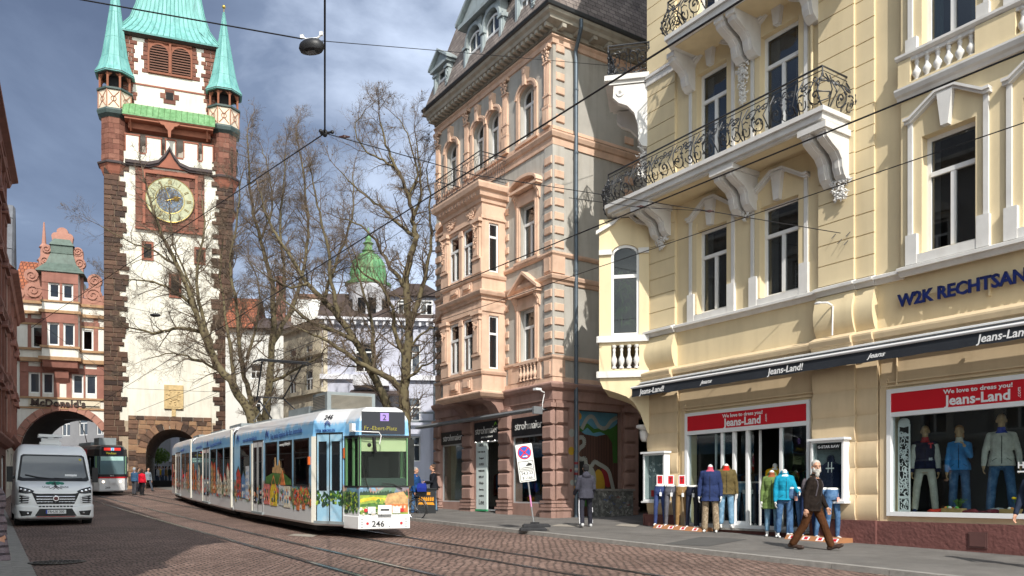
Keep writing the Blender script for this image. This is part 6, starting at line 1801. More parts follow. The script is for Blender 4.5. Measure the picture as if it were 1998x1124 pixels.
# ================= delivery van
VW=M('van_white_paint',(.88,.89,.90),.32,.03,2,0,coat=.5); VB=M('van_black_plastic',(.018,.018,.02),.55,.2,6,.1,60); TYRE=M('tyre_rubber',(.02,.02,.02),.85,.2,8,.2,60); RIM=M('wheel_rim',(.35,.36,.37),.35,.1,6,0,metal=.8)
CHR=M('chrome',(.6,.6,.62),.15,.05,4,0,metal=1); LAMPG=glass_clear('lamp_glass',(.9,.92,.95),1.5); GLV=glass_dark('windscreen_glass',(.012,.016,.022),.02)
vx,vy,vz=gp(109,1024); 
van=thing('delivery_van','white high roof van parked facing the camera, oak tree logo on its bonnet','van',(vx,vy,vz-.02),33.4-0,zworld=False)
# local: -y is the front, z up, x across (half width 1.0)
def rr(hw,z0,z1,rb,rt,y,n=4,tum=0.0):
    """rounded section; tum narrows it towards the top"""
    P=[]
    def add(cx,cz,r,a0):
        for i in range(n+1):
            a=R(a0+90*i/n); P.append((cx+r*math.cos(a),cz+r*math.sin(a)))
    add(hw-rt,z1-rt,rt,0); add(-hw+rt,z1-rt,rt,90); add(-hw+rb,z0+rb,rb,180); add(hw-rb,z0+rb,rb,270)
    h=z1-z0
    o=[]
    for x,z in P:
        k=1-tum*max(0,(z-1.1)/1.4); o.append((x*k,y,z))
    return o
sec=[(0.00,.86,.34,.93,.10,.07),(.04,.92,.30,1.04,.12,.08),(.12,.965,.28,1.14,.12,.09),(.30,1.0,.26,1.22,.1,.10),(.60,1.02,.26,1.30,.1,.10),(.84,1.02,.26,1.36,.1,.10),(.98,1.02,.26,1.60,.1,.10),(1.16,1.02,.26,1.92,.1,.12),(1.30,1.02,.26,2.14,.1,.16),(1.44,1.02,.26,2.30,.1,.2),(1.66,1.02,.26,2.42,.1,.22),(2.1,1.02,.26,2.50,.1,.22),(3.5,1.02,.26,2.52,.1,.22),(5.4,1.02,.26,2.50,.1,.22),(5.6,1.0,.30,2.46,.1,.24)]
g=G(); g.loft([rr(hw,z0,z1,rb,rt,y,5,.09) for y,hw,z0,z1,rb,rt in sec])
g.loft([rr(hw,z0,z1,rb,rt,y,5,0) for y,hw,z0,z1,rb,rt in ((-.05,.84,.27,.56,.05,.05),(.0,.93,.22,.60,.06,.06),(.10,1.0,.20,.62,.06,.06),(.4,1.035,.20,.64,.06,.06),(.62,1.03,.22,.6,.06,.06))])
bv=BVHTree.FromPolygons([tuple(p) for p in g.v],[tuple(f) for f in g.f])
g.build('body',VW,van,smooth=True)
def dp(x,z,o=.01):
    h=bv.ray_cast(Vector((x,-2,z)),Vector((0,1,0)))
    if h[0] is None: h=bv.ray_cast(Vector((x*.94,-2,z)),Vector((0,1,0)))
    y=h[0].y if h[0] is not None else .3
    return (x,y-o,z)
def drape(g,top,bot,rows=5,o=.012,cols=9,clampy=None):
    """skin between two polylines, laid on the bodywork"""
    def samp(P,t):
        L=[0]
        for a,b in zip(P,P[1:]): L.append(L[-1]+math.hypot(b[0]-a[0],b[1]-a[1]))
        s=t*L[-1]
        for i in range(len(P)-1):
            if s<=L[i+1] or i==len(P)-2:
                f=(s-L[i])/max(L[i+1]-L[i],1e-6); return (P[i][0]+(P[i+1][0]-P[i][0])*f,P[i][1]+(P[i+1][1]-P[i][1])*f)
    R_=[]
    for i in range(rows+1):
        r=[]
        for j in range(cols+1):
            a,b=samp(top,j/cols),samp(bot,j/cols); x=a[0]+(b[0]-a[0])*i/rows; z=a[1]+(b[1]-a[1])*i/rows
            r.append(dp(x,z,o))
        R_.append(r)
    n=cols+1; vs=[p for r in R_ for p in r]; bk=[(p[0],p[1]+.05,p[2]) for p in vs]; m=len(vs)
    fs=[(i*n+j,i*n+j+1,(i+1)*n+j+1,(i+1)*n+j) for i in range(rows) for j in range(cols)]
    rim=[(0*n+j) for j in range(n)]+[(i*n+n-1) for i in range(1,rows+1)]+[(rows*n+j) for j in range(n-2,-1,-1)]+[i*n for i in range(rows-1,0,-1)]
    g.add(vs+bk,fs+[(rim[k],rim[(k+1)%len(rim)],rim[(k+1)%len(rim)]+m,rim[k]+m) for k in range(len(rim))])
g=G(); drape(g,[(-.85,2.10),(-.8,2.15),(.8,2.15),(.85,2.10)],[(-.95,1.36),(-.9,1.325),(.9,1.325),(.95,1.36)],8,.014,20); g.build('windscreen_surround',VB,van,smooth=True)
g=G(); drape(g,[(-.80,2.07),(-.76,2.10),(.76,2.10),(.80,2.07)],[(-.88,1.46),(-.84,1.42),(.84,1.42),(.88,1.46)],8,.024,20); g.build('windscreen',GLV,van,smooth=True)
g=G(); g.tube([dp(-.75,1.52,.05),dp(-.4,1.44,.05),dp(.0,1.40,.05)],.012,5); g.nx(); g.tube([dp(.0,1.42,.05),dp(.4,1.405,.05),dp(.75,1.42,.05)],.012,5); g.build('wiper',VB,van)
g=G(); drape(g,[(.30,1.54),(.62,1.54)],[(.30,1.48),(.62,1.48)],1,.03,2); g.build('dashboard_paper',WHT,van)
g=G(); drape(g,[(.70,2.04),(.76,2.04)],[(.70,1.98),(.76,1.98)],1,.03,2); g.build('sticker',M('sticker_yellow',(.6,.5,.05),.5),van)
g=G(); drape(g,[(-.60,.93),(.60,.93)],[(-.48,.64),(.48,.64)],4,.02,10); g.nx(); drape(g,[(-.63,1.00),(-.5,.94),(.5,.94),(.63,1.00)],[(-.60,.93),(-.5,.90),(.5,.90),(.60,.93)],2,.022,10); g.build('grille',VB,van)
g=G()
for z in (.70,.78,.86): g.tube([dp(x,z,.035) for x in (-.5,-.25,0,.25,.5)],.011,4); g.nx()
g.build('grille_bar',CHR,van)
by_=dp(0,.80)[1]-.035
g=G(); g.M=Matrix.Translation((0,by_,.80))@Matrix.Rotation(R(90),4,'X'); g.lathe([(.09,0),(.09,.02),(.07,.03),(.0,.03)],(0,0,0),20); rb_=g.build('round_badge',CHR,van)
g=G(); g.M=Matrix.Translation((0,by_-.031,.80))@Matrix.Rotation(R(90),4,'X'); g.lathe([(.06,0),(.06,.004)],(0,0,0),18); g.build('badge_centre',M('badge_dark_red',(.12,.01,.015),.3),rb_)
g=G()
for i in range(10): drape(g,[(-.44+.09*i,.585),(-.37+.09*i,.585)],[(-.44+.09*i,.545),(-.37+.09*i,.545)],1,.012,1)
g.build('lower_grille',VB,van)
g=G()
for s in (-1,1):
    drape(g,[(s*.55,1.02),(s*.68,1.09),(s*.93,1.16)],[(s*.60,.96),(s*.75,.94),(s*.94,.97)],4,.018,6); g.nx()
g.build('headlight',M('headlight_housing',(.03,.032,.035),.2,.2,12,0,metal=.3),van)
g=G()
for s in (-1,1):
    for k,(x,z,q) in enumerate(((.68,1.01,.05),(.79,1.04,.055),(.89,1.07,.045))):
        g.ell(dp(s*x,z,.018),q,.02,q*.8,12,6)
    g.nx()
g.build('headlight_reflector',CHR,van)
g=G()
for s in (-1,1):
    drape(g,[(s*.68,.87),(s*.92,.90)],[(s*.70,.66),(s*.93,.66)],4,.014,4); g.nx(); drape(g,[(s*.60,.42),(s*.93,.45)],[(s*.64,.31),(s*.88,.29)],3,.014,5); g.nx()
g.build('air_intake',VB,van)
g=G()
for s in (-1,1):
    for z in (.71,.78,.85): g.tube([dp(s*x,z-.02*(x-.66)/.28,.028) for x in (.64,.78,.93)],.013,4)
    g.nx()
g.build('intake_slat',VW,van)
g=G()
for s in (-1,1): g.ell(dp(s*.72,.37,.02),.04,.02,.035,8,5); g.nx()
g.build('fog_lamp',CHR,van)
g=G(); drape(g,[(-.42,.50),(.42,.50)],[(-.54,.28),(.54,.28)],3,.012,6); g.build('number_plate_recess',VB,van)
g=G(); g.box(-.26,.26,-.095,-.07,.35,.465); npl=g.build('number_plate',WHT,van)
box(-.26,-.22,-.097,-.095,.35,.465).build('plate_band',M('plate_blue',(.01,.05,.4),.4),npl)
text('plate_lettering','FR•UX 300',.105,LT,npl,(-.205,-.097,.375),ext=.001,off=.001,sx=.86)
g=G(); g.tube([dp(x,.265,.02) for x in (-.5,-.25,0,.25,.5)],.008,4); g.build('red_trim_line',M('trim_red',(.5,.02,.02),.4),van)
# bonnet logo: oak tree with roots and name
LG=M('logo_green',(.01,.22,.14),.5,.2,8,0); LGK=M('logo_grey',(.07,.06,.07),.6)
g=G(); rn=random.Random(3)
for x,z,r_ in ((-.18,1.255,.06),(-.1,1.27,.065),(0,1.275,.065),(.1,1.27,.065),(.18,1.255,.06),(-.05,1.245,.06),(.06,1.245,.06)):
    n=12; pts=[(x+r_*1.1*math.cos(2*PI*i/n),z+.7*r_*math.sin(2*PI*i/n)) for i in range(n)]
    g.add([(a,dp(a,b)[1]-.002-.0007*rn.random(),b) for a,b in pts],[list(range(n))])
lo=g.build('bonnet_logo',LG,van)
g=G()
for pts in ([(0,1.27),(0,1.2),(-.04,1.14),(-.16,1.085)],[(0,1.2),(.05,1.14),(.17,1.085)],[(0,1.2),(-.01,1.12),(-.07,1.07)],[(0,1.2),(.02,1.12),(.08,1.07)],[(-.06,1.25),(0,1.22),(.06,1.25)]):
    g.tube([dp(x,z,.012) for x,z in pts],[.028,.02,.012,.006][:len(pts)] if len(pts)==4 else [.02,.014,.006],5)
g.build('logo_trunk',LGK,lo)
text('logo_lettering','Uwe',.085,LGK,lo,(-.34,dp(.2,1.14)[1]-.03,1.125),rot=(55,0,0),ext=.001,off=.001,sx=1.2); text('logo_lettering','Eiche',.085,LGK,lo,(.12,dp(.2,1.14)[1]-.03,1.125),rot=(55,0,0),ext=.001,off=.001,sx=1.2)
# mirrors, side windows, wheels, roof unit
for s in (-1,1):
    g=G(); g.loft([[(s*(1.06+.16*a),.98+.12*b*(.7 if a else 1),z_) for a,b in ((0,0),(1,.2),(1,1),(0,1))] for z_ in (1.30,1.34,1.55,1.72,1.76)]); g.tube([(s*.98,1.05,1.45),(s*1.1,1.03,1.42)],.05,6); g.build('mirror',VB,van)
    g=G(); g.add([(s*1.012,1.15,1.40),(s*1.012,2.0,1.40),(s*.955,2.0,2.05),(s*.965,1.6,2.05)],[(0,1,2,3)]); g.build('side_window',GLV,van)
    for yy in (.95,4.3):
        g=G(); g.M=Matrix.Translation((s*.90,yy,.33))@Matrix.Rotation(R(90),4,'Y'); g.lathe([(.2,-.12),(.31,-.12),(.34,-.09),(.34,.09),(.31,.12),(.2,.12)],(0,0,0),24); w_=g.build('wheel',TYRE,van,smooth=True)
        g=G(); g.M=Matrix.Translation((s*.90,yy,.33))@Matrix.Rotation(R(90),4,'Y'); g.lathe([(.0,s*.10),(.20,s*.10),(.21,s*.12),(.18,s*.125),(.0,s*.11)],(0,0,0),20); g.build('rim',RIM,w_)
g=G()
for s in (-1,1):
    g.M=None; g.tube([(s*.62,1.75,2.43),(s*.62,3.0,2.5)],.02,5); g.nx()
g.build('roof_groove',VW,van)
g=G(); g.box(-.30,.30,2.3,2.8,2.52,2.60); g.box(-.25,.25,2.35,2.75,2.60,2.72); g.box(-.34,.34,2.2,2.85,2.76,2.84); g.box(-.08,.08,2.3,2.4,2.70,2.78); g.build('roof_ventilator',WHT,van)
box(-.9,.9,.12,5.4,.16,.30).build('underbody',VB,van)
# ================= trams
def attr_sh(o,S): 
    a=o.data.attributes.new('sh','FLOAT_VECTOR','POINT'); a.data.foreach_set('vector',[c for s in S for c in s])
def livery():
    m,nt,p=newmat('tram_livery'); p.inputs['Roughness'].default_value=.35; p.inputs['Coat Weight'].default_value=.3
    at_=nt.nodes.new('ShaderNodeAttribute'); at_.attribute_name='sh'
    sp=nt.nodes.new('ShaderNodeSeparateXYZ'); nt.links.new(at_.outputs['Vector'],sp.inputs[0])
    mp=nt.nodes.new('ShaderNodeMapping'); mp.inputs['Scale'].default_value=(1,.45,1); nt.links.new(at_.outputs['Vector'],mp.inputs[0])
    def nz_(s,d=6,r=.65,src=mp.outputs[0]):
        n=nt.nodes.new('ShaderNodeTexNoise'); n.inputs['Scale'].default_value=s; n.inputs['Detail'].default_value=d; n.inputs['Roughness'].default_value=r; nt.links.new(src,n.inputs['Vector']); return n.outputs[0]
    def ma(op,a,b=None,c=None):
        n=nt.nodes.new('ShaderNodeMath'); n.operation=op
        for i,x in enumerate((a,b,c)):
            if x is None: continue
            if isinstance(x,(int,float)): n.inputs[i].default_value=x
            else: nt.links.new(x,n.inputs[i])
        return n.outputs[0]
    h=sp.outputs['Y']
    hh=ma('ADD',h,ma('MULTIPLY_ADD',nz_(3.5),.62,-.31)); hh=ma('DIVIDE',hh,3.2)
    col=ramp(nt,hh,[(.0,(.60,.60,.60)),(.18,(.62,.63,.64)),(.215,(.42,.48,.47)),(.235,(.04,.085,.05)),(.29,(.12,.16,.05)),(.33,(.05,.11,.09)),(.36,(.13,.27,.36)),(.41,(.19,.42,.64)),(.60,(.27,.53,.76)),(.72,(.38,.62,.80)),(.80,(.14,.38,.66)),(.865,(.24,.48,.72)),(.885,(.56,.60,.66)),(.92,(.60,.60,.61)),(1,(.60,.60,.61))])
    # blotches of town colours in the painted band
    v=nt.nodes.new('ShaderNodeTexVoronoi'); v.inputs['Scale'].default_value=3.2; nt.links.new(at_.outputs['Vector'],v.inputs['Vector'])
    hsv=nt.nodes.new('ShaderNodeSeparateColor'); nt.links.new(v.outputs['Color'],hsv.inputs[0])
    town=ramp(nt,hsv.outputs[0],[(.1,(.35,.07,.05)),(.25,(.40,.28,.16)),(.4,(.08,.16,.05)),(.6,(.42,.38,.30)),(.75,(.30,.12,.07)),(.9,(.10,.16,.24))])
    msk=ma('MULTIPLY',ma('GREATER_THAN',hh,.215),ma('LESS_THAN',hh,.40)); msk=ma('MULTIPLY',msk,ma('GREATER_THAN',nz_(2.2),.48)); msk=ma('MULTIPLY',msk,.75)
    mx=nt.nodes.new('ShaderNodeMix'); mx.data_type='RGBA'; nt.links.new(msk,mx.inputs[0]); nt.links.new(col,mx.inputs[6]); nt.links.new(town,mx.inputs[7])
    nt.links.new(mx.outputs[2],p.inputs['Base Color']); return m
LIV=livery()
TWHT=M('tram_white',(.66,.66,.66),.35,.04,2,0,coat=.3); TBLK=M('tram_black',(.015,.016,.018),.3,.1,4,0,coat=.3); TGRN=M('tram_cab_green',(.22,.42,.22),.5,.05,3,0); TRED=M('tram_red',(.50,.01,.015),.35,.05,3,0,coat=.3)
TGL=glass_clear('tram_glass',(.28,.30,.30),1.6); TGLC=glass_clear('tram_windscreen',(.88,.92,.88),1.18); RUB=M('rubber_black',(.012,.012,.012),.6,.1,5,0); TGREY=M('tram_roof_grey',(.22,.25,.26),.6,.15,3,.1,30)
class Tram:
    def __init__(s,root): s.root=root; s.b=Vector((root.location.x,root.location.y,0)); s.zb=root.location.z
    def w(s,p,h): return Vector((p[0]-s.b.x,p[1]-s.b.y,gz(p[1])+h-s.zb))
    def loft(s,name,out,lev,mat,parent=None,liv=True):
        """outline (world xy) lofted through (height, inset)"""
        g=G(); cx=sum(p[0] for p in out)/len(out); cy=sum(p[1] for p in out)/len(out); S=[]; rings=[]
        A=Vector(out[0]); 
        L=[0]
        for a,b in zip(out,out[1:]): L.append(L[-1]+math.hypot(b[0]-a[0],b[1]-a[1]))
        for h,ins in lev:
            r=[]
            for i,p in enumerate(out):
                a=Vector(out[i-1]);c=Vector(out[(i+1)%len(out)]);b=Vector(p)
                e=((b-a).normalized()+(c-b).normalized()).normalized(); n=Vector((-e.y,e.x))
                if n.dot(Vector((cx,cy))-b)<0: n=-n
                q=b+n*ins; r.append(s.w((q.x,q.y),h)); S.append((L[i],h,0))
            rings.append(r)
        g.loft(rings); o=g.build(name,mat,parent or s.root,zo=0); attr_sh(o,S); return o
    def quad(s,g,A,B,t0,t1,h0,h1,o,th=.02,S=None):
        """slab lying on the side from A to B (world), t in metres, o proud"""
        A=Vector(A);B=Vector(B); d=(B-A).normalized(); n=s.nrm(A,B)
        P=[(t0,h0),(t1,h0),(t1,h1),(t0,h1)]
        vs=[]
        for oo in (o,o-th):
            for t,h in P: q=A+d*t+n*oo; vs.append(s.w((q.x,q.y),h)); 
            if S is not None: S.extend([(t,h,0) for t,h in P])
        g.add(vs,[(0,1,2,3),(7,6,5,4),(0,4,5,1),(1,5,6,2),(2,6,7,3),(3,7,4,0)])
    def poly(s,g,A,B,pts,o,th=.004):
        A=Vector(A);B=Vector(B); d=(B-A).normalized(); n=s.nrm(A,B); m=len(pts); vs=[]
        for oo in (o,o-th):
            for t,h in pts: q=A+d*t+n*oo; vs.append(s.w((q.x,q.y),h))
        g.add(vs,[list(range(m)),list(range(2*m-1,m-1,-1))]+[(i,(i+1)%m,m+(i+1)%m,m+i) for i in range(m)])
    def nrm(s,A,B):
        d=(Vector(B)-Vector(A)).normalized(); n=Vector((d.y,-d.x))
        return n if s.out*n.x>0 or False else n
    def txt(s,name,st,size,A,B,t,h,mat,parent,o=.012,**k):
        A=Vector(A);B=Vector(B); d=(B-A).normalized(); n=s.nrm(A,B); q=A+d*t+n*o; p=s.w((q.x,q.y),h)
        a=math.degrees(math.atan2(d.y,d.x)); 
        return text(name,st,size,mat,parent,(p.x,p.y,p.z+ZOFF.get(parent.name,0)),rot=(90,0,a),**k)
    out=1
def tt(px,A,B):
    """distance along A->B (world xy) of the point seen at column px"""
    r=(px-CX)/F; dx,dy=B[0]-A[0],B[1]-A[1]; L_=math.hypot(dx,dy); dx/=L_;dy/=L_
    return (r*A[1]-A[0])/(dx-r*dy)
def side_windows(T,A,B,wins,doors,par,h0=1.2,h1=2.43,far=None,frame=RUB,glass=TGL,bandmat=None):
    L_=math.hypot(B[0]-A[0],B[1]-A[1]); S=[]
    g=G(); occ=sorted([(a,b) for a,b in wins]+[(a,b) for a,b in doors]); t=0
    for a,b in occ+[(L_,L_)]:
        if a>t+.01:
            g=G(); S=[]; T.quad(g,A,B,t,a,h0-.001,h1+.001,0,.06,S); o=g.build('side_panel',bandmat or LIV,par,zo=0); attr_sh(o,S)
        t=b
    for a,b in wins:
        g=G(); w=.045
        for q in ((a,a+w,h0,h1),(b-w,b,h0,h1),(a+w,b-w,h0,h0+w),(a+w,b-w,h1-w,h1),(a+w,b-w,h0+(h1-h0)*.7,h0+(h1-h0)*.7+.02)): T.quad(g,A,B,*q,.012,.05)
        f=g.build('window',frame,par,zo=0)
        g=G(); T.quad(g,A,B,a+.02,b-.02,h0+.02,h1-.02,.0,.006); g.build('pane',glass,f,zo=0)
def tram_common_far(T,A,B,par,h0=1.2,h1=2.43,step=1.5,mat=None):
    L_=math.hypot(B[0]-A[0],B[1]-A[1]); g=G(); n=max(2,int(L_/step))
    for i in range(n+1):
        t=min(L_*i/n,L_-.12); T.quad(g,A,B,t,t+.12,h0,h1,0,.05)
    g.build('far_pillars',mat or TWHT,par,zo=0)
    g=G(); T.quad(g,A,B,.02,L_-.02,h0,h1,-.02,.006); g.build('far_glass',TGL,par,zo=0)
# ---- near tram
J1=(-9.40,26.95); C0=(-4.97,19.85); C1=(-4.06,19.33); C2=(-3.62,18.83); C3=(-2.48,19.15); C4=(-2.75,19.9); C5=(-3.0,21.05); J1f=(-9.40+1.95,26.95+1.22)
J1b=(-9.62,27.3); J1bf=(J1b[0]+1.97,J1b[1]+1.19); J2=(-14.45,36.0); J2f=(J2[0]+2.0,J2[1]+1.13); J2b=(-14.66,36.38); J2bf=(J2b[0]+2.02,J2b[1]+1.1); E3=(-19.3,45.2); E3f=(E3[0]+2.03,E3[1]+1.08)
trm=thing('tram','long white and light blue tram with painted town scenes, number 246, rounding the bend','tram',(-3.1,19.0,gz(19)),0,zworld=False)
T=Tram(trm)
lo=[(.24,.06),(.30,.0),(1.2,.0)]; up=[(2.43,.0),(2.78,.03),(2.84,.05),(3.05,.20),(3.13,.38)]
def module(out,names=('lower_body','upper_body')):
    a=T.loft(names[0],out,lo,LIV); b=T.loft(names[1],out,up,LIV); return a,b
o1=[J1,C0,C1,C2,C3,C4,C5,J1f]; l1,u1=module(o1)
o2=[J2,J1b,J1bf,J2f]; l2,u2=module(o2)
o3=[E3,J2b,J2bf,E3f]; l3,u3=module(o3)
# note: outlines run front-ward along the camera side, so normals come from travelling E3->J, J2->J1, J1->C0
def W_(A,B,*pxs): return [(tt(a,A,B),tt(b,A,B)) for a,b in pxs]
d1=W_(J1,C0,(494,513.5)); w1=W_(J1,C0,(469,487.5),(518,541),(545,570),(573.5,603))
side_windows(T,J1,C0,w1,d1,trm)
d2=W_(J2,J1b,(397,409)); w2=W_(J2,J1b,(374.5,384.5),(386,395.5),(411,422),(424,435.5),(437.5,450))
side_windows(T,J2,J1b,w2,d2,trm)
d3=W_(E3,J2b,(344,352.5)); w3=W_(E3,J2b,(335.5,343),(354.5,361),(362,369.5))
side_windows(T,E3,J2b,w3,d3,trm)
for A,B in ((J1f,C5),(J2f,J1bf),(E3f,J2bf)): tram_common_far(T,B,A,trm)
def door(A,B,t0,t1,par,nleaf=2,post=True,h0=.36,h1=2.5,big=False):
    g=G(); T.quad(g,A,B,t0,t1,h0,h1,.004,.03); 
    d=g.build('door',M('tram_door_blue',(.30,.52,.68),.35,.15,1.2,0,c2=(.55,.62,.66)) if big else TWHT,par,zo=0)
    g=G(); n=nleaf; w=(t1-t0)/n
    for i in range(n):
        a=t0+i*w+w*.2; b=t0+(i+1)*w-w*.2; z0=h0+ (.75 if big else .25)
        for q in ((a,a+.02,z0,h1-.18),(b-.02,b,z0,h1-.18),(a+.02,b-.02,z0,z0+.02),(a+.02,b-.02,h1-.2,h1-.18)): T.quad(g,A,B,*q,.016,.012)
        T.quad(g,A,B,a+.02,b-.02,z0+.02,h1-.2,.01,.005)
    g.build('door_glass',GL,d,zo=0)
    g=G()
    for t in ([t0+w*i for i in range(1,n)] + [t0,t1-.02]): T.quad(g,A,B,t,t+.025,h0,h1,.014,.008); 
    T.quad(g,A,B,t0,t1,h1,h1+.035,.016,.02)
    g.build('door_rubber',RUB,d,zo=0)
    if post:
        g=G(); T.quad(g,A,B,t0-.14,t0-.01,h0-.05,h1-.05,.035,.05); g.build('door_post',M('door_post_cream',(.70,.68,.60),.4,.04,3,0),d,zo=0)  # sunlit side face of the door recess, put in as a pale strip
    g=G(); T.quad(g,A,B,t0-.05,t1+.05,h0-.07,h0-.0,.05,.06); g.build('door_step',TGREY,d,zo=0)
for (A,B),ds in (((J1,C0),d1),((J2,J1b),d2),((E3,J2b),d3)):
    for a,b in ds: door(A,B,a,b,trm)
LC=math.hypot(C1[0]-C0[0],C1[1]-C0[1])
S=[]; g=G(); T.quad(g,C0,C1,-.0,.12,1.2,2.43,0,.05,S); T.quad(g,C0,C1,.12,LC,1.2,2.43,-.01,.05,S); o=g.build('side_panel',LIV,trm,zo=0); attr_sh(o,S)
door(C0,C1,.13,LC-.06,trm,big=True)
# cab
LB=math.hypot(C2[0]-C1[0],C2[1]-C1[1]); LF=math.hypot(C3[0]-C2[0],C3[1]-C2[1]); LK=math.hypot(C4[0]-C3[0],C4[1]-C3[1])
g=G()
for a,b in ((0,.06),(LB-.05,LB)): T.quad(g,C1,C2,a,b,1.2,2.43,.0,.05)
T.quad(g,C1,C2,.3,.36,1.2,2.43,-.03,.04)
for a,b in ((0,.05),(LF-.05,LF)): T.quad(g,C2,C3,a,b,1.2,2.43,.0,.05)
for a,b in ((0,.06),(LK-.06,LK)): T.quad(g,C3,C4,a,b,1.2,2.43,0,.05)
g.build('cab_pillars',TGRN,trm,zo=0)
g=G(); 
for A,B,L_ in ((C1,C2,LB),(C2,C3,LF)):
    T.quad(g,A,B,0,L_,1.2,1.24,.012,.03); T.quad(g,A,B,0,L_,2.39,2.44,.012,.03)
T.quad(g,C1,C2,0,.03,1.24,2.39,.012,.03); T.quad(g,C2,C3,.0,.03,1.24,2.39,.012,.03); T.quad(g,C2,C3,LF-.03,LF,1.24,2.39,.012,.03)
g.build('windscreen_seal',RUB,trm,zo=0)
g=G(); T.quad(g,C2,C3,.03,LF-.03,1.24,2.39,.005,.006); g.nx(); T.quad(g,C1,C2,.03,LB,1.24,2.39,.004,.006); g.nx(); T.quad(g,C3,C4,.0,LK,1.24,2.39,.004,.006); g.build('windscreen',TGLC,trm,zo=0)
g=G(); T.quad(g,C2,C3,.06,LF-.06,2.06,2.39,-.06,.01); g.build('sun_blind',M('sun_blind_green',(.50,.55,.36),.7,.05,4,0),trm,zo=0)
g=G(); T.quad(g,C2,C3,.05,LF-.05,1.2,1.42,-.12,.35); g.build('dashboard',M('dashboard_grey',(.035,.055,.055),.6,.1,4,0),trm,zo=0)
g=G(); T.quad(g,C2,C3,-.3,1.6,1.2,2.43,-1.9,.04); g.build('cab_bulkhead',M('cab_dark',(.012,.014,.013),.7,.1,4,0),trm,zo=0)
g=G(); T.quad(g,C2,C3,.30,.80,1.2,1.95,-.85,.14); T.quad(g,C2,C3,.43,.67,1.9,2.12,-.85,.12); g.build('driver_seat',M('seat_black',(.05,.05,.055),.9,.1,8,.2,50),trm,zo=0)
p=T.w(tuple(Vector(C2)+(Vector(C3)-Vector(C2)).normalized()*.95-Vector((-.27,.96))*-.0),1.8)
# destination display
g=G(); T.quad(g,C2,C3,.06,LF-.10,2.47,3.0,.03,.06); dd=g.build('destination_display',M('display_black',(.012,.012,.02),.2,.1,3,0),trm,zo=0)
g=G(); T.quad(g,C2,C3,.50,.70,2.78,2.97,.036,.006); g.build('line_number_panel',emis('line_violet',(.42,.28,.78),.75),dd,zo=0)
T.txt('display_lettering','2',.19,C2,C3,.55,2.80,LT,dd,o=.04,ext=.001,off=.003)
AMB=emis('display_amber',(.42,.36,.02),.55)
T.txt('display_lettering','Fr.-Ebert-Platz',.135,C2,C3,.115,2.565,AMB,dd,o=.034,ext=.001,sx=.99)
# front numbers, lamps, coupler, bumper
nb_=T.loft('bumper',[C1,C2,C3,C4],[(.20,.02),(.22,-.03),(.50,-.03),(.52,.0)],TWHT)
DKN=M('number_dark',(.02,.02,.025),.5)
T.txt('number_lettering','246',.20,C2,C3,.30,.27,DKN,nb_,o=.034,ext=.001,off=.002)
n246=T.txt('number_lettering','246',.20,C0,C1,.32,2.865,DKN,trm,o=-.052,ext=.004,off=.002,sx=.9); n246.rotation_euler[0]=R(56)
g=G()
def disc(g,A,B,t,h,r,o=.03,th=.01,n=12): T.poly(g,A,B,[(t+r*math.cos(2*PI*i/n),h+r*math.sin(2*PI*i/n)) for i in range(n)],o,th)
for t in (.2,1.0): g.nx(); disc(g,C2,C3,t,.345,.032,.036)
g.build('red_reflector',TRED,nb_,zo=0)
g=G()
for t in (.06,.08,1.10,1.13):
    for h in (.26,.32,.38,.44): disc(g,C2,C3,t,h,.009,.034,.003,6)
for t in (.72,): disc(g,C2,C3,t,.27,.012,.034,.003,6)
g.build('bumper_studs',DKN,nb_,zo=0)
g=G()
for t in (.30,.88): g.nx(); T.quad(g,C2,C3,t-.09,t+.09,.58,.74,.03,.04)
hl=g.build('headlight',TWHT,trm,zo=0)
g=G()
for t in (.30,.88): g.nx(); disc(g,C2,C3,t,.66,.058,.036)
g.build('headlight_lens',CHR,trm,zo=0)
g=G()
for t in (.16,1.02): g.nx(); disc(g,C2,C3,t,.66,.045,.036)
g.build('tail_light',TRED,trm,zo=0)
g=G(); T.quad(g,C2,C3,.44,.76,.56,.78,.11,.13); T.quad(g,C2,C3,.50,.72,.66,.70,.115,.02); cp_=g.build('coupler_flap',TWHT,trm,zo=0)
g=G(); T.quad(g,C2,C3,.50,.70,.65,.69,.118,.004); g.build('coupler_slot',DKN,cp_,zo=0)
g=G(); disc(g,C1,C2,.3,1.0,.001); 
T.quad(g,C1,C2,.36,.46,.95,1.10,.006,.004); g.build('wheelchair_sticker',M('sticker_blue',(.02,.14,.5),.5),trm,zo=0)
# wipers and mirror
def tube_at(g,A,B,pts,r,o=.04):
    A_=Vector(A);d=(Vector(B)-A_).normalized(); n=T.nrm(A,B); g.tube([T.w(tuple(A_+d*t+n*(o if len(q)<1 else q[0])),h) for t,h,*q in pts],r,5)
g=G(); tube_at(g,C2,C3,[(.22,1.16),(.10,1.55),(.06,1.95)],.013,.04); g.nx(); tube_at(g,C2,C3,[(1.02,1.16),(.82,1.27),(.55,1.29)],.015,.04); g.build('wiper',RUB,trm,zo=0)
g=G(); tube_at(g,C2,C3,[(-.18,2.55,.02),(-.12,2.52,.16),(.45,2.50,.2),(.50,2.42,.22),(.46,2.22,.22)],.013); mm=g.build('mirror_arm',TWHT,trm,zo=0)
g=G(); tube_at(g,C2,C3,[(.33,2.38,.22),(.34,2.2,.24),(.36,2.02,.22)],.045); g.ell(tuple(T.w(tuple(Vector(C2)+Vector((.27,-.13))),2.2)),.05,.05,.05); g.build('mirror',RUB,trm,zo=0)
g=G(); T.quad(g,C1,C2,.42,.55,2.52,2.72,.12,.1); g.build('camera_box',TWHT,trm,zo=0)
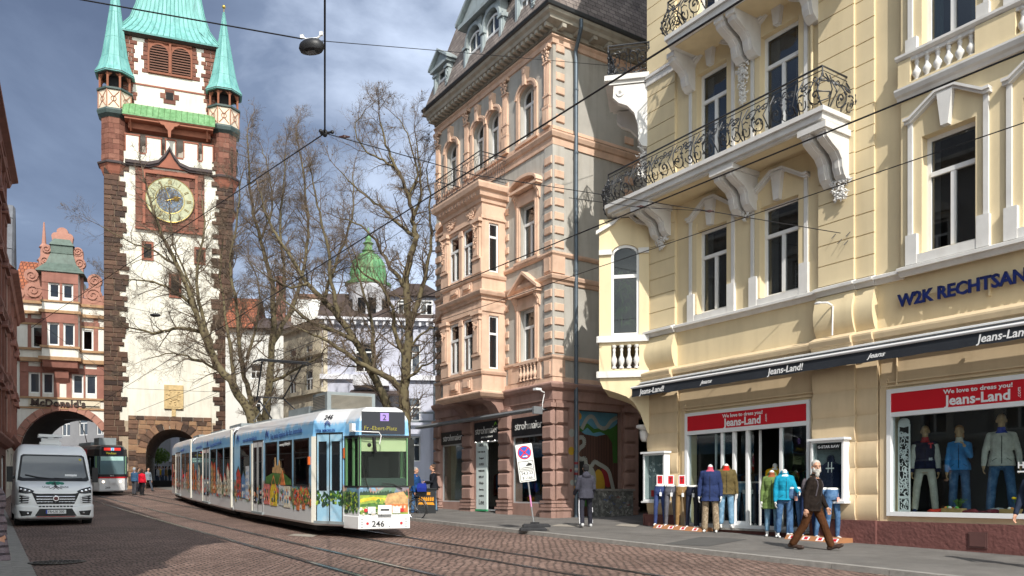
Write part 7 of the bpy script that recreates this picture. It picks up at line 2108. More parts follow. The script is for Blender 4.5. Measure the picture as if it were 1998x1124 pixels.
g=G(); T.quad(g,C1,C2,-.03,.02,1.9,2.15,.03,.03); o_=g.build('indicator_lamp',M('indicator_orange',(.6,.12,.02),.4),trm,zo=0)
g=G(); T.quad(g,J1,C0,tt(605,J1,C0)-.06,tt(605,J1,C0)+.02,1.75,1.95,.05,.05); g.build('indicator_lamp',MATS['indicator_orange'],trm,zo=0)
# bellows between modules
BEL=M('bellows_grey',(.05,.05,.055),.8,.2,4,.3,20)
T.loft('bellows',[J1b,J1,J1f,J1bf],[(.35,.12),(.4,.08),(2.9,.08),(3.0,.2)],BEL); T.loft('bellows',[J2b,J2,J2f,J2bf],[(.35,.12),(.4,.08),(2.9,.08),(3.0,.2)],BEL)
g=G(); T.quad(g,J1b,J1,-.06,.10,.35,3.0,.03,.05); g.nx(); T.quad(g,J2b,J2,-.06,.10,.35,3.0,.03,.05); g.build('joint_trim',MATS['door_post_cream'],trm,zo=0)
# undercarriage
for A,B,Bf,Af in ((J1,C0,C5,J1f),(J2,J1b,J1bf,J2f),(E3,J2b,J2bf,E3f)): T.loft('undercarriage',[A,B,Bf,Af],[(.10,.25),(.30,.2)],M('underbody_dark',(.01,.01,.01),.9))
# rear and cross walls
g=G(); T.quad(g,E3f,E3,0,2.3,1.2,2.43,0,.05); g.build('rear_wall',TWHT,trm,zo=0)
# lettering
NB=M('livery_navy',(.02,.05,.22),.5); 
def logo(A,B,t,h,s,par):
    g=G()
    for k in range(3): T.poly(g,A,B,[(t-.28*s,h+.08*k*s),(t,h+.20*s+.08*k*s),(t+.28*s,h+.08*k*s),(t+.28*s,h+.045*s+.08*k*s),(t,h+.25*s+.08*k*s),(t-.28*s,h+.045*s+.08*k*s)],.012)
    T.quad(g,A,B,t-.24*s,t-.19*s,h-.05,h+.25*s,.012,.004)
    g.build('livery_emblem',NB,par,zo=0)
logo(C0,C1,.50,2.70,.34,trm); T.txt('livery_lettering','TETIK IMMOBILIEN',.095,C0,C1,.10,2.55,NB,trm,ext=.001,off=.002,sx=.82)
T.txt('livery_lettering','Das beste Ergebnis für Ihre Immobilie',.20,J1,C0,4.55,2.52,NB,trm,ext=.001,off=.003,sx=.98)
T.txt('livery_lettering','www.tetik-immobilien.de',.19,J1,C0,1.25,2.52,NB,trm,ext=.001,off=.002,sx=.9); logo(J1,C0,.55,2.56,.6,trm); logo(J1,C0,4.15,2.56,.6,trm)
T.txt('livery_lettering','www.vag-freiburg.de',.12,J1,C0,w1[2][0]+.06,2.28,WHT,trm,o=.02,ext=.001,off=.002)
T.txt('livery_lettering','Das beste Ergebnis für Ihre Immobilie',.2,J2,J1b,5.2,2.52,NB,trm,ext=.001,sx=.9); T.txt('livery_lettering','www.tetik-immobilien.de',.2,J2,J1b,1.2,2.52,NB,trm,ext=.001,sx=.9); logo(J2,J1b,4.6,2.56,.6,trm)
T.txt('livery_lettering','www.tetik-immobilien.de',.2,E3,J2b,5.2,2.52,NB,trm,ext=.001,sx=.9)
# painted houses, castle hill and trees on the side
PC=dict(pink=(.55,.16,.14),yellow=(.62,.44,.03),grey=(.48,.50,.52),blue=(.10,.20,.38),orange=(.58,.17,.05),green=(.06,.15,.03),dark=(.03,.05,.04),tan=(.46,.28,.12),red=(.45,.05,.03),cream=(.62,.56,.44),lgreen=(.25,.34,.05),dgreen=(.025,.06,.03))
PM=[M('paint_'+k,v,.45,.45,9,0) for k,v in PC.items()]; PK={k:i for i,k in enumerate(PC)}
art=G()
rn=random.Random(6)
def early():
    for A,B,n in ((J1,C0,150),(J2,J1b,130),(E3,J2b,90)):
        L_=math.hypot(B[0]-A[0],B[1]-A[1]); bushes(A,B,.05,L_-.05,.62,1.12,['green','dgreen','tan','red','cream','pink','blue','orange'],n,.07)
def house(A,B,t,w,h0,h1,c,roof='orange',gab=.22,win='dark',o=.014):
    art.cur=PK[c]; T.poly(art,A,B,[(t,h0),(t+w,h0),(t+w,h1),(t+w*.5,h1+gab) if gab else (t+w*.5,h1),(t,h1)],o)
    art.cur=PK[roof]
    if gab: T.poly(art,A,B,[(t-.04,h1-.02),(t+w*.5,h1+gab),(t+w+.04,h1-.02),(t+w+.04,h1+.03),(t+w*.5,h1+gab+.07),(t-.04,h1+.03)],o+.003)
    art.cur=PK[win]
    for i in range(2):
        hh=h0+.12
        while hh<h1-.1: T.quad(art,A,B,t+w*(.22+.4*i),t+w*(.36+.4*i),hh,hh+.1,o+.005,.004); hh+=.22
def bushes(A,B,t0,t1,h0,h1,cols,n,r=.12):
    for i in range(n):
        art.cur=PK[rn.choice(cols)]; t=rn.uniform(t0,t1); h=rn.uniform(h0,h1); k=7; q=r*rn.uniform(.5,1.2); a0=rn.random()*6
        T.poly(art,A,B,[(t+q*rn.uniform(.6,1.1)*math.cos(a0+2*PI*j/k),h+q*rn.uniform(.6,1.1)*math.sin(a0+2*PI*j/k)) for j in range(k)],.012+.0006*i/n*10,.003)
early()
house(J1,C0,tt(514,J1,C0)+.1,.62,.62,1.22,'pink','red',.0); house(J1,C0,tt(528,J1,C0),.70,.60,1.0,'yellow','orange',.42)
house(J1,C0,tt(545,J1,C0),.50,.64,1.2,'grey','orange',.30); house(J1,C0,tt(552,J1,C0)+.1,.62,.60,1.18,'cream','blue',.0,win='blue')
for i,(px_,h_) in enumerate(((574,.75),(579,.62),(585,.82),(590,.66),(596,.80))): house(J1,C0,tt(px_,J1,C0),.26,h_-.05,h_+.2,'orange','red',.12)
house(J1,C0,tt(462,J1,C0),.55,.75,1.5,'red','dark',.2); house(J1,C0,tt(472,J1,C0),.5,.72,1.35,'blue','dark',.2,win='cream'); house(J1,C0,tt(480,J1,C0),.45,.7,1.75,'grey','blue',0,win='blue')
art.cur=PK['orange']; tq=tt(552,J1,C0); T.poly(art,J1,C0,[(tq-.2,1.2),(tq+.28,1.2),(tq+.04,1.62)],.022)
rn=random.Random(6)
bushes(J1,C0,tt(573,J1,C0),tt(604,J1,C0),.78,1.15,['green','lgreen','dgreen','orange','red'],90,.06)
bushes(C0,C1,.15,LC-.05,.75,1.1,['green','dgreen','dark','dgreen','lgreen'],80,.055)
bushes(C1,C2,.02,LB-.05,.62,1.08,['green','lgreen','dgreen','lgreen','dark'],110,.05)
# castle hill on the windows
def hill(A,B,pts,c,o): art.cur=PK[c]; T.poly(art,A,B,pts,o)
a=tt(519,J1,C0); b=tt(569,J1,C0)
hill(J1,C0,[(a,1.22),(b,1.22),(b-.05,1.36),((a+b)/2+.5,1.55),((a+b)/2,1.72),((a+b)/2-.45,1.55),(a+.05,1.42)],'green',.016)
hill(J1,C0,[((a+b)/2-.55,1.55),((a+b)/2+.5,1.52),((a+b)/2+.42,1.68),((a+b)/2+.28,1.68),((a+b)/2+.2,1.9),((a+b)/2+.1,1.9),((a+b)/2+.05,1.75),((a+b)/2-.15,1.75),((a+b)/2-.2,1.98),((a+b)/2-.3,1.98),((a+b)/2-.33,1.7),((a+b)/2-.5,1.7)],'tan',.020)
for (A,B,seq) in ((J2,J1b,(376,381,387,392,412,417,424,429,437,443,448)),(E3,J2b,(336,340,355,360,364,367))):
    for i,p_ in enumerate(seq): house(A,B,tt(p_,A,B),.42,.75,rn.uniform(1.15,1.75),rn.choice(['pink','cream','grey','orange','tan','red','cream']),rn.choice(['orange','red','dark']),.18,win='dark')
# front painting: sky, forest, fields, farmhouse
hill(C2,C3,[(0.02,.56),(LF-.02,.56),(LF-.02,1.05),(0.02,1.05)],'lgreen',.006)
art.cur=PK['dgreen']
ft=[(0.02,1.02)]+[(.02+(LF-.04)*i/36,1.05+.05*(i%2)+.03*rn.random()+.02*math.sin(i*.4)) for i in range(37)]+[(LF-.02,1.0)]
T.poly(art,C2,C3,ft,.009)
hill(C2,C3,[(.03,.92),(.35,.98),(.7,.92),(.7,.86),(.3,.90),(.03,.84)],'yellow',.011); hill(C2,C3,[(.03,.80),(.4,.84),(.62,.78),(.6,.74),(.03,.74)],'green',.011)
hill(C2,C3,[(.58,.80),(.68,1.04),(1.05,1.10),(LF-.02,.93),(LF-.02,.80)],'tan',.013); hill(C2,C3,[(.66,.60),(LF-.03,.60),(LF-.03,.82),(.60,.82)],'orange',.012)
art.cur=PK['cream']
for i in range(5): T.quad(art,C2,C3,.70+.09*i,.74+.09*i,.70,.76,.016,.003)
bushes(C2,C3,.02,.55,.55,.72,['green','lgreen','dgreen','cream'],50,.035); bushes(C2,C3,.4,.62,.7,.9,['green','lgreen'],10,.05)
art.build('livery_artwork',PM,trm,zo=0)
# roof gear
def roofbox(A,B,t0,t1,s0,s1,h0,h1,mat,name,par=None):
    A_=Vector(A);d=(Vector(B)-A_).normalized(); n=-T.nrm(A,B); g=G(); vs=[]
    for h in (h0,h1):
        for t,s_ in ((t0,s0),(t1,s0),(t1,s1),(t0,s1)): q=A_+d*t+n*s_; vs.append(T.w((q.x,q.y),h))
    g.add(vs,[(0,3,2,1),(4,5,6,7),(0,1,5,4),(1,2,6,5),(2,3,7,6),(3,0,4,7)]); return g.build(name,mat,par or trm,zo=0)
ac_=roofbox(J1,C0,7.0,8.15,.45,1.75,3.12,3.62,TGREY,'air_conditioning_unit')
g=G()
A_=Vector(J1);d=(Vector(C0)-A_).normalized(); n_=-T.nrm(J1,C0)
for i in range(12):
    q0=A_+d*8.17+n_*.55; q1=A_+d*8.17+n_*1.65; h=3.20+.03*i; g.tube([T.w((q0.x,q0.y),h),T.w((q1.x,q1.y),h)],.010,4)
g.build('grille',M('grille_tan',(.30,.27,.22),.5),ac_,zo=0)
g=G()
for i in range(9):
    q0=A_+d*(6.85+.0)+n_*.44; q1=A_+d*8.0+n_*.44; h=3.22+.04*i; g.tube([T.w((q0.x,q0.y),h),T.w((q1.x,q1.y),h)],.008,4)
g.build('grille',MATS['grille_tan'],ac_,zo=0)
roofbox(J1,C0,4.6,6.5,.5,1.7,3.10,3.36,TGREY,'roof_fairing'); roofbox(J2,J1b,6.6,9.0,.5,1.6,3.1,3.3,TGREY,'roof_fairing'); roofbox(E3,J2b,6.0,8.6,.5,1.6,3.1,3.3,TGREY,'roof_fairing'); roofbox(J2,J1b,2.0,5.0,.5,1.6,3.1,3.25,TGREY,'roof_fairing')
roofbox(J1,C0,.6,2.8,.5,1.7,3.12,3.22,TGREY,'pantograph_base')
g=G()
def rp_(t,s_,h): q=A_+d*t+n_*s_; return T.w((q.x,q.y),h)
for s_ in (.55,1.65):
    g.tube([rp_(2.6,s_,3.25),rp_(.4,1.1+(s_-1.1)*.8,4.1),rp_(1.9,1.1+(s_-1.1)*1.2,5.12)],.028,5)
g.tube([rp_(.6,.5,3.25),rp_(.4,1.1,4.1)],.02,5)
for t in (1.75,2.05): g.tube([rp_(t,.2,5.10),rp_(t,.35,5.16),rp_(t,1.85,5.16),rp_(t,2.0,5.10)],.03,5)
g.tube([rp_(1.75,.5,5.14),rp_(2.05,.5,5.14)],.02,4); g.tube([rp_(1.75,1.7,5.14),rp_(2.05,1.7,5.14)],.02,4); g.tube([rp_(.4,.65,4.1),rp_(.4,1.55,4.1)],.025,5)
g.build('pantograph',M('pantograph_black',(.02,.02,.022),.5),trm,zo=0)
# seats and poles inside (seen through the glass)
g=G()
for k in range(6):
    t=1.0+1.15*k
    for s_ in (.35,1.65): q=rp_(t,s_,1.2); g.box(q.x-.04,q.x+.04,q.y-.2,q.y+.2,q.z,q.z+.38)
g.build('seat_backs',M('seat_blue',(.03,.06,.16),.8,.2,8,0),trm)
# ---- far tram
tx,ty=-24.9,49.6; fd=Vector((-.63,.776)).normalized(); nd=Vector((fd.y,-fd.x))
tr2=thing('tram','red, white and black tram, number 249, emerging from the gatehouse arch','tram',(tx,ty,gz(ty)),0,zworld=False)
T=Tram(tr2); P2=lambda s_,f: tuple(Vector((tx,ty))+nd*s_+fd*f)
A=P2(-1.15,7.8); B=P2(-1.15,1.3); Cc=P2(-.95,.35); Dd=P2(-.72,0); Ee=P2(.72,0); Ff=P2(.95,.35); Gg=P2(1.15,1.3); Hh=P2(1.15,7.8)
out=[A,B,Cc,Dd,Ee,Ff,Gg,Hh]
T.loft('lower_body',out,[(.24,.06),(.3,0),(1.12,0)],TWHT); T.loft('front_black_band',[B,Cc,Dd,Ee,Ff,Gg],[(1.12,-.0),(1.13,.001),(1.32,.001)],TBLK)
T.loft('upper_body',out,[(2.43,0),(2.85,.03),(3.05,.2),(3.13,.4)],TBLK)
T.loft('cabin_core',[A,B,Gg,Hh],[(1.12,.12),(2.43,.12)],GL)
T.loft('red_stripe',[B,Cc,Dd,Ee,Ff,Gg],[(1.05,-.012),(1.14,-.012)],TRED)
g=G(); T.quad(g,Dd,Ee,.04,1.40,1.3,2.43,.0,.02); g.nx(); T.quad(g,Cc,Dd,.0,.40,1.3,2.43,.0,.02); g.nx(); T.quad(g,Ee,Ff,.02,.42,1.3,2.43,0,.02); g.build('windscreen',glass_dark('tram_windscreen_grey',(.10,.16,.18),.08),tr2,zo=0)
g=G(); T.quad(g,Dd,Ee,.08,1.36,2.15,2.4,.01,.01); g.build('sun_blind',M('sun_blind_pale',(.35,.55,.52),.6),tr2,zo=0)
for q0,q1 in ((Cc,Dd),(Ee,Ff)):
    g=G(); T.quad(g,q0,q1,.12,.2,1.3,2.43,.015,.02); g.build('cab_pillar',TGRN,tr2,zo=0)
g=G(); T.quad(g,Dd,Ee,.12,1.32,2.5,3.0,.03,.05); dd=g.build('destination_display',MATS['display_black'],tr2,zo=0)
g=G(); T.quad(g,Dd,Ee,.25,1.2,2.78,2.95,.036,.005); g.build('line_number_panel',emis('line_red',(.75,.03,.02),.8),dd,zo=0)
g=G(); T.quad(g,Dd,Ee,.64,.82,2.78,2.95,.042,.005); g.build('line_number_panel',emis('line_blue_white',(.3,.6,.9),.8),dd,zo=0)
T.txt('display_lettering','3',.17,Dd,Ee,.69,2.79,LT,dd,o=.046,ext=.001,off=.002); T.txt('display_lettering','Vauban',.2,Dd,Ee,.36,2.56,AMB,dd,o=.034,ext=.001,off=.002)
T.txt('number_lettering','249',.2,Dd,Ee,.32,.40,DKN,tr2,o=.006,ext=.001,off=.003)
T.txt('number_lettering','VAG',.11,Dd,Ee,.60,1.18,WHT,tr2,o=.01,ext=.001,off=.003)
g=G(); 
for t in (.22,1.2): g.nx(); T.poly(g,Dd,Ee,[(t+.075*math.cos(a*PI/6),.84+.075*math.sin(a*PI/6)) for a in range(12)],.02,.02)
g.build('headlight',emis('headlight_on',(1,.85,.65),2.2),tr2,zo=0)
g=G(); T.quad(g,Dd,Ee,.55,.92,.72,.92,.08,.1); g.build('coupler_flap',TWHT,tr2,zo=0)
g=G()
T.quad(g,A,B,.3,6.2,1.12,2.7,.01,.03); g.build('side_glazing',GL,tr2,zo=0)
g=G(); T.quad(g,A,B,4.6,6.3,.3,2.9,.02,.03); g.nx(); T.quad(g,A,B,.2,.9,.3,2.9,.02,.03); g.build('side_panel',TRED,tr2,zo=0)
g=G(); q=[P2(-.5,1.2),P2(.5,1.2),P2(.5,2.6),P2(-.5,2.6)]
T.loft('air_conditioning_unit',q,[(3.1,0),(3.6,0)],TGREY); T.loft('roof_fairing',[P2(-.7,2.7),P2(.7,2.7),P2(.7,6.5),P2(-.7,6.5)],[(3.1,0),(3.35,.1)],TGREY)
T.loft('undercarriage',[A,B,Gg,Hh],[(.1,.25),(.3,.2)],MATS['underbody_dark'])
m2=[P2(-1.15,16),P2(-1.15,8.2),P2(1.15,8.2),P2(1.15,16)]
T.loft('rear_module',m2,[(.24,.06),(.3,0),(1.2,0),(2.85,.03),(3.05,.2),(3.13,.4)],TRED); T.loft('bellows',[P2(-1.1,8.2),P2(-1.1,7.8),P2(1.1,7.8),P2(1.1,8.2)],[(.4,.05),(3.0,.1)],BEL)
g=G(); T.quad(g,m2[0],m2[1],.4,7.4,1.2,2.6,.01,.02); g.build('side_glazing',GL,tr2,zo=0)
g=G(); g.tube([T.w(P2(.5,9.5),3.2),T.w(P2(0,8.2),4.2),T.w(P2(0,10),5.1)],.03,5); g.tube([T.w(P2(-.9,10),5.1),T.w(P2(.9,10),5.1)],.03,5); g.build('pantograph',MATS['pantograph_black'],tr2,zo=0)
# ================= people and mannequins
SKIN=M('skin',(.50,.27,.18),.55,.12,14,.05,80); MANW=M('mannequin_white',(.72,.71,.69),.4,.03,3,0); MANT=M('mannequin_tan',(.50,.32,.17),.5,.08,4,0)
def cloth(n,c,b=.6,bs=13,var=.18): return M('cloth_'+n,c,.9,var,9,b,bs,spec=.15)
DEN=M('denim_blue',(.055,.12,.24),.9,.35,5,.6,14,spec=.15,c2=(.13,.23,.38)); DENL=M('denim_light',(.16,.30,.44),.9,.3,7,.3,60,spec=.15,c2=(.34,.47,.58)); DEND=M('denim_dark',(.02,.035,.09),.9,.3,7,.3,60,spec=.15)
def human(name,label,cat,loc,th,H=1.75,skin=None,legs=((5,2,2),(-5,2,2)),arms=((5,8,10),(5,8,10)),lean=0,yaw=0,pitch=0,head=True,top=None,legw=None,shoes=None,hair=None,beard=None,vox=.011,group=None,hat=None,hem=-.06,puff=.022,extra=None,fem=False,zw=None,seed=1,coat=0,trw=1.0,inner=None,hood=None,collar=None,feet=True,cuff=None,footp=(0,0)):
    s=H/1.75; rn=random.Random(seed); skin=skin or SKIN
    root=thing(name,label,cat,loc,th,group,zworld=False)
    # --- skeleton
    hipz=.92; J={}
    TH,SHN=.43,.41
    fz=[]
    for k,(p,kn,sp) in enumerate(legs):
        sg=1 if k==0 else -1
        h=Vector((.088*sg,0,0)); d=Vector((math.sin(R(sp))*sg,-math.sin(R(p))*math.cos(R(sp)),-math.cos(R(p)))); kk=h+d.normalized()*TH
        q=p-kn; d2=Vector((math.sin(R(sp))*sg*.6,-math.sin(R(q)),-math.cos(R(q)))).normalized(); an=kk+d2*SHN
        J[k]=(h,kk,an); f=footp[k]; ft=Vector((.03*sg,-math.cos(R(f)),math.sin(R(f)))).normalized(); up=Vector((0,math.sin(R(f)),math.cos(R(f)))).normalized()
        heel=an-up*.055+ft*-.05; toe=an-up*.062+ft*.19; J['f',k]=(heel,toe,ft,up); fz.append(min(heel.z-.03,toe.z-.02))
    pel=Vector((0,0,-min(fz)))
    Ml=Matrix.Rotation(R(lean),4,'X')   # + leans forward (-y)
    def tp(x,y,z): return pel+(Ml@Vector((x,y,z)))
    sc=Matrix.Scale(s,4)
    sw=.152 if fem else .172
    for k,(p,ab,el) in enumerate(arms):
        sg=1 if k==0 else -1
        sh=Vector((sw*sg,0,.435)); d=Vector((math.sin(R(ab))*sg,-math.sin(R(p)),-math.cos(R(p)))).normalized(); e=sh+d*.285
        q=p+el; d2=Vector((math.sin(R(ab*.25))*sg-(.35*sg if el>60 else 0),-math.sin(R(q)),-math.cos(R(q)))).normalized(); w=e+d2*.25
        J['a',k]=tuple(pel+Ml@v for v in (sh,e,w)); J['ad',k]=(Ml@d2).normalized()
    def G_():
        g=G(); g.M=sc; return g
    def torso(g,ex,z0,ztop=.5,flare=0):
        prof=[(-.12,.155,.105,0),(-.03,.17,.12,.01),(.06,.158,.112,0),(.16,.142,.10,-.005),(.28,.158,.112,-.01),(.38,.168,.115,-.008),(.44,.150,.10,0),(.475,.115,.085,.003),(.51,.075,.07,.008),(.54,.055,.058,.01)]
        if fem: prof=[(a,b*(.93 if a>.1 else 1.0)*(.9 if .1<a<.2 else 1),c*(1.06 if .25<a<.4 else 1),d) for a,b,c,d in prof]
        pr=[q for q in prof if q[0]>=z0-.001 and q[0]<=ztop+.001]
        if z0<pr[0][0]-.01:
            pr=[(z0,.172+flare,.132+flare,.004)]+[(z0/2-.02,.172+flare*.6,.128+flare*.6,.006)]*(1 if z0<-.25 else 0)+[(a,b+flare*.5 if a<.1 else b,c+flare*.5 if a<.1 else c,d) for a,b,c,d in pr]
        n=16; rings=[]
        for z,rx,ry,oy in pr:
            rings.append([tp((rx+ex)*math.copysign(abs(math.cos(2*PI*i/n))**.85,math.cos(2*PI*i/n)),oy+(ry+ex)*math.copysign(abs(math.sin(2*PI*i/n))**.9,math.sin(2*PI*i/n)),z) for i in range(n)])
        g.loft(rings)
    def arm(g,ex,end=1.0):
        for k in (0,1):
            sh,e,w=J['a',k]
            g.cap(sh,.047+ex,e,.037+ex); ww=e+(w-e)*end; g.cap(e,.037+ex,ww,.026+ex*.9)
            g.cap(tp(.06*(1 if k==0 else -1),0,.455),.048+ex*.8,sh,.047+ex)
    def leg(g,ex,end=1.0,wide=0):
        for k in (0,1):
            h,kk,an=[pel+v for v in J[k]]; a2=kk+(an-kk)*end
            g.cap(h,.078+ex*.8,kk,.054+ex*.6+wide*.4); g.cap(kk,.054+ex*.6+wide*.4,a2,.038+ex*.7+wide*.8)
    # --- body
    g=G_()
    torso(g,0,-.12,.54); arm(g,0); leg(g,0)
    if head:
        nk=tp(0,.01,.50); hc=tp(0,-.015,.695)
        Mh=Matrix.Translation(hc)@Matrix.Rotation(R(yaw),4,'Z')@Matrix.Rotation(R(pitch+lean),4,'X')
        g.cap(nk,.06,tp(0,-.0,.60),.055)
        g.ell((0,.005,.025),.075,.093,.095,14,9,Mh); g.ell((0,-.02,-.05),.058,.068,.068,12,8,Mh); g.ell((0,-.055,-.085),.03,.03,.022,8,6,Mh)
        g.cap(Mh@Vector((0,-.085,.02)),.010,Mh@Vector((0,-.108,-.022)),.014,8); g.ell((0,-.078,.035),.05,.018,.012,10,5,Mh)
        for sg in (-1,1): g.ell((.078*sg,.01,-.01),.012,.02,.032,8,6,Mh)
    else:
        g.cap(tp(0,.01,.48),.062,tp(0,.0,.585),.056); Mh=Matrix.Translation(tp(0,-.015,.695))
    for k in (0,1):   # hands
        w=J['a',k][2]; d=J['ad',k]; sg=1 if k==0 else -1
        side=Vector((0,-1,0)); side=(side-d*side.dot(d)).normalized(); nrm_=d.cross(side).normalized()
        if nrm_.x*sg>0: nrm_=-nrm_      # palm faces the body
        pc=w+d*.055
        g.cap(w,.026,w+d*.04,.028); 
        for i in range(4):
            o=side*(.028-.0185*i); b0=w+d*.045+o*.6; b1=w+d*.09+o; ln=(.030,.034,.032,.025)[i]
            g.cap(b0,.017,b1,.0125,7); m1=b1+d*ln+nrm_*.006; g.cap(b1,.0105,m1,.0095,7); m2=m1+d*ln*.75+nrm_*.016; g.cap(m1,.0095,m2,.0082,7); g.cap(m2,.0082,m2+d*ln*.35+nrm_*.014,.0075,7)
        t0=w+d*.03+side*.022; t1=t0+side*.028+d*.028+nrm_*.008; g.cap(t0,.014,t1,.012,7); g.cap(t1,.0115,t1+d*.034+side*.006+nrm_*.008,.009,7)
    if feet:
        for k in (0,1):
            hl,toe,ft,up=J['f',k]; hl=pel+hl; toe=pel+toe; an=pel+J[k][2]
            g.cap(an,.038,hl+up*.02,.036); g.cap(hl+up*.008,.034,toe+up*-.0,.026); g.cap(toe-ft*.05,.034,toe+up*-.004,.022)
    b=g.build('body',skin,root); remesh(b,vox*s,2)
    if head and skin is SKIN or (head and name=='person'):
        g=G_()
        for sg in (-1,1): g.ell((.031*sg,-.083,.022),.013,.008,.007,8,6,Mh); g.nx()
        e_=g.build('eye',M('eye_dark',(.03,.025,.02),.3,.1,3,0),root)
        g=G_(); g.ell((0,-.083,-.058),.024,.008,.006,8,5,Mh); g.build('mouth',M('lips',(.30,.10,.08),.5,.1,3,0),root)
    # --- clothes
    if legw:
        g=G_(); leg(g,.016,.96 if cuff is None else cuff,.020*trw); torso(g,.004,-.12,.07)
        g.ell(tuple(pel+Vector((0,.02,-.06))),.14,.11,.10)
        t=g.build('trousers',legw,root); remesh(t,.012*s,2,.0045*s,13,seed)
    if shoes:
        for k in (0,1):
            g=G_(); hl,toe,ft,up=J['f',k]; hl=pel+hl; toe=pel+toe; an=pel+J[k][2]
            g.cap(an+up*.0,.045,hl+up*.02,.046); g.cap(hl+up*.012,.043,toe+up*.008,.036); g.cap(toe-ft*.07,.045,toe+up*.002,.034)
            o=g.build('shoe',shoes,root); remesh(o,.010*s,1)
    if inner:
        g=G_(); torso(g,.004,.05,.52); g.cap(tp(0,.01,.46),.075,tp(0,0,.55),.068); o=g.build('shirt',inner,root); remesh(o,.012*s,2)
    if top:
        g=G_(); torso(g,puff,hem-.008,.50,flare=.024+coat); arm(g,puff*.75,.97)
        g.cap(tp(0,.02,.46),.066+puff*.6,tp(0,.012,.525),.055+puff*.7)
        if hood: 
            g.ell(tuple(tp(0,.10,.50)),.13,.075,.085); g.ell(tuple(tp(0,.06,.56)),.10,.06,.06)
        if fem: g.ell(tuple(tp(0,-.09,.33)),.13,.06,.07)
        o=g.build('jacket',top,root); remesh(o,.012*s,2,.007*s,11,seed+3)
        # front closure, pockets and hem seams
        g=G_(); m=7
        pts=[]
        bvh=BVHTree.FromPolygons([v.co[:] for v in o.data.vertices],[p.vertices[:] for p in o.data.polygons])
        def fr(x,z,y0=-1,dy=1,o_=.004):
            a=(sc@tp(x,0,z)); h=bvh.ray_cast(Vector((a.x,a.y+y0,a.z)),Vector((0,dy,0)))
            return (h[0]+Vector((0,-o_*dy,0))) if h[0] else None
        g.M=None
        L_=[fr(.0,hem+.03+(.46-hem)*i/m) for i in range(m+1)]; L_=[p for p in L_ if p]
        if len(L_)>2: g.tube(L_,.006*s,4)
        for sg in (-1,1):
            L2=[fr(sg*x,.02+hem*.3+z) for x,z in ((.07,.05),(.12,.02),(.14,.0))]; L2=[p for p in L2 if p]
            if len(L2)>1: g.tube(L2,.004*s,4)
        g.build('seams',M('seam_dark',(.01,.01,.012),.8,.1,3,0),root)
    if inner and top:
        # open collar showing the shirt: a V on the chest
        g=G(); a,b_,c=fr(-.05,.50,o_=.008),fr(.05,.50,o_=.008),fr(0,.33,o_=.008)
        if a and b_ and c: g.add([a,b_,c,a+Vector((0,.02,0)),b_+Vector((0,.02,0)),c+Vector((0,.02,0))],[(0,1,2),(5,4,3),(0,3,4,1),(1,4,5,2),(2,5,3,0)]); g.build('shirt_front',inner,root)
    if hair:
        g=G_()
        g.ell((0,.02,.045),.084,.095,.09,14,8,Mh); g.ell((0,.055,-.005),.078,.06,.085,12,8,Mh)
        if fem: g.ell((0,.05,-.08),.085,.05,.09,12,8,Mh)
        # keep the face clear
        o=g.build('hair',hair,root); remesh(o,.011*s,1,.006*s,22,seed)
        fwd=(Mh.to_3x3()@Vector((0,-1,0))); c=sc@(Mh@Vector((0,0,0))); upv=Mh.to_3x3()@Vector((0,0,1))
        for v in o.data.vertices:
            d=v.co-c
            if d.dot(fwd)>.03*s and d.dot(upv)<.07*s: v.co-=fwd*(d.dot(fwd)-.03*s)
    if beard:
        g=G_(); g.ell((0,-.062,-.085),.058,.045,.06,12,8,Mh); g.ell((0,-.075,-.14),.042,.035,.06,10,8,Mh); g.ell((0,-.092,-.045),.036,.018,.014,10,6,Mh)
        for sg in (-1,1): g.ell((.060*sg,-.03,-.055),.022,.04,.055,8,6,Mh)
        o=g.build('beard',beard,root); remesh(o,.009*s,1,.008*s,26,seed)
    if hat:
        g=G_(); g.ell((0,.018,.035),.090,.106,.092,14,8,Mh); g.ell((0,.04,-.02),.084,.075,.075,12,7,Mh); o=g.build('hat',hat,root); remesh(o,.012*s,1,.003,20,seed)
    if extra: extra(root,sc,tp,pel,J,Mh,fr if top else None)
    return root
def fl(px,y):   # point on the yellow house's pavement: column px, local distance y from its front
    o=Vector((3.88,22.5)); u=Vector((.5505,-.8348)); v=Vector((.8348,.5505)); o=o+v*y; r=(px-CX)/F; t=(r*o.y-o.x)/(u.x-r*u.y); p=o+u*t
    return p.x,p.y
def gl(p,dz=.06): return (p[0],p[1],gz(p[1])+dz)
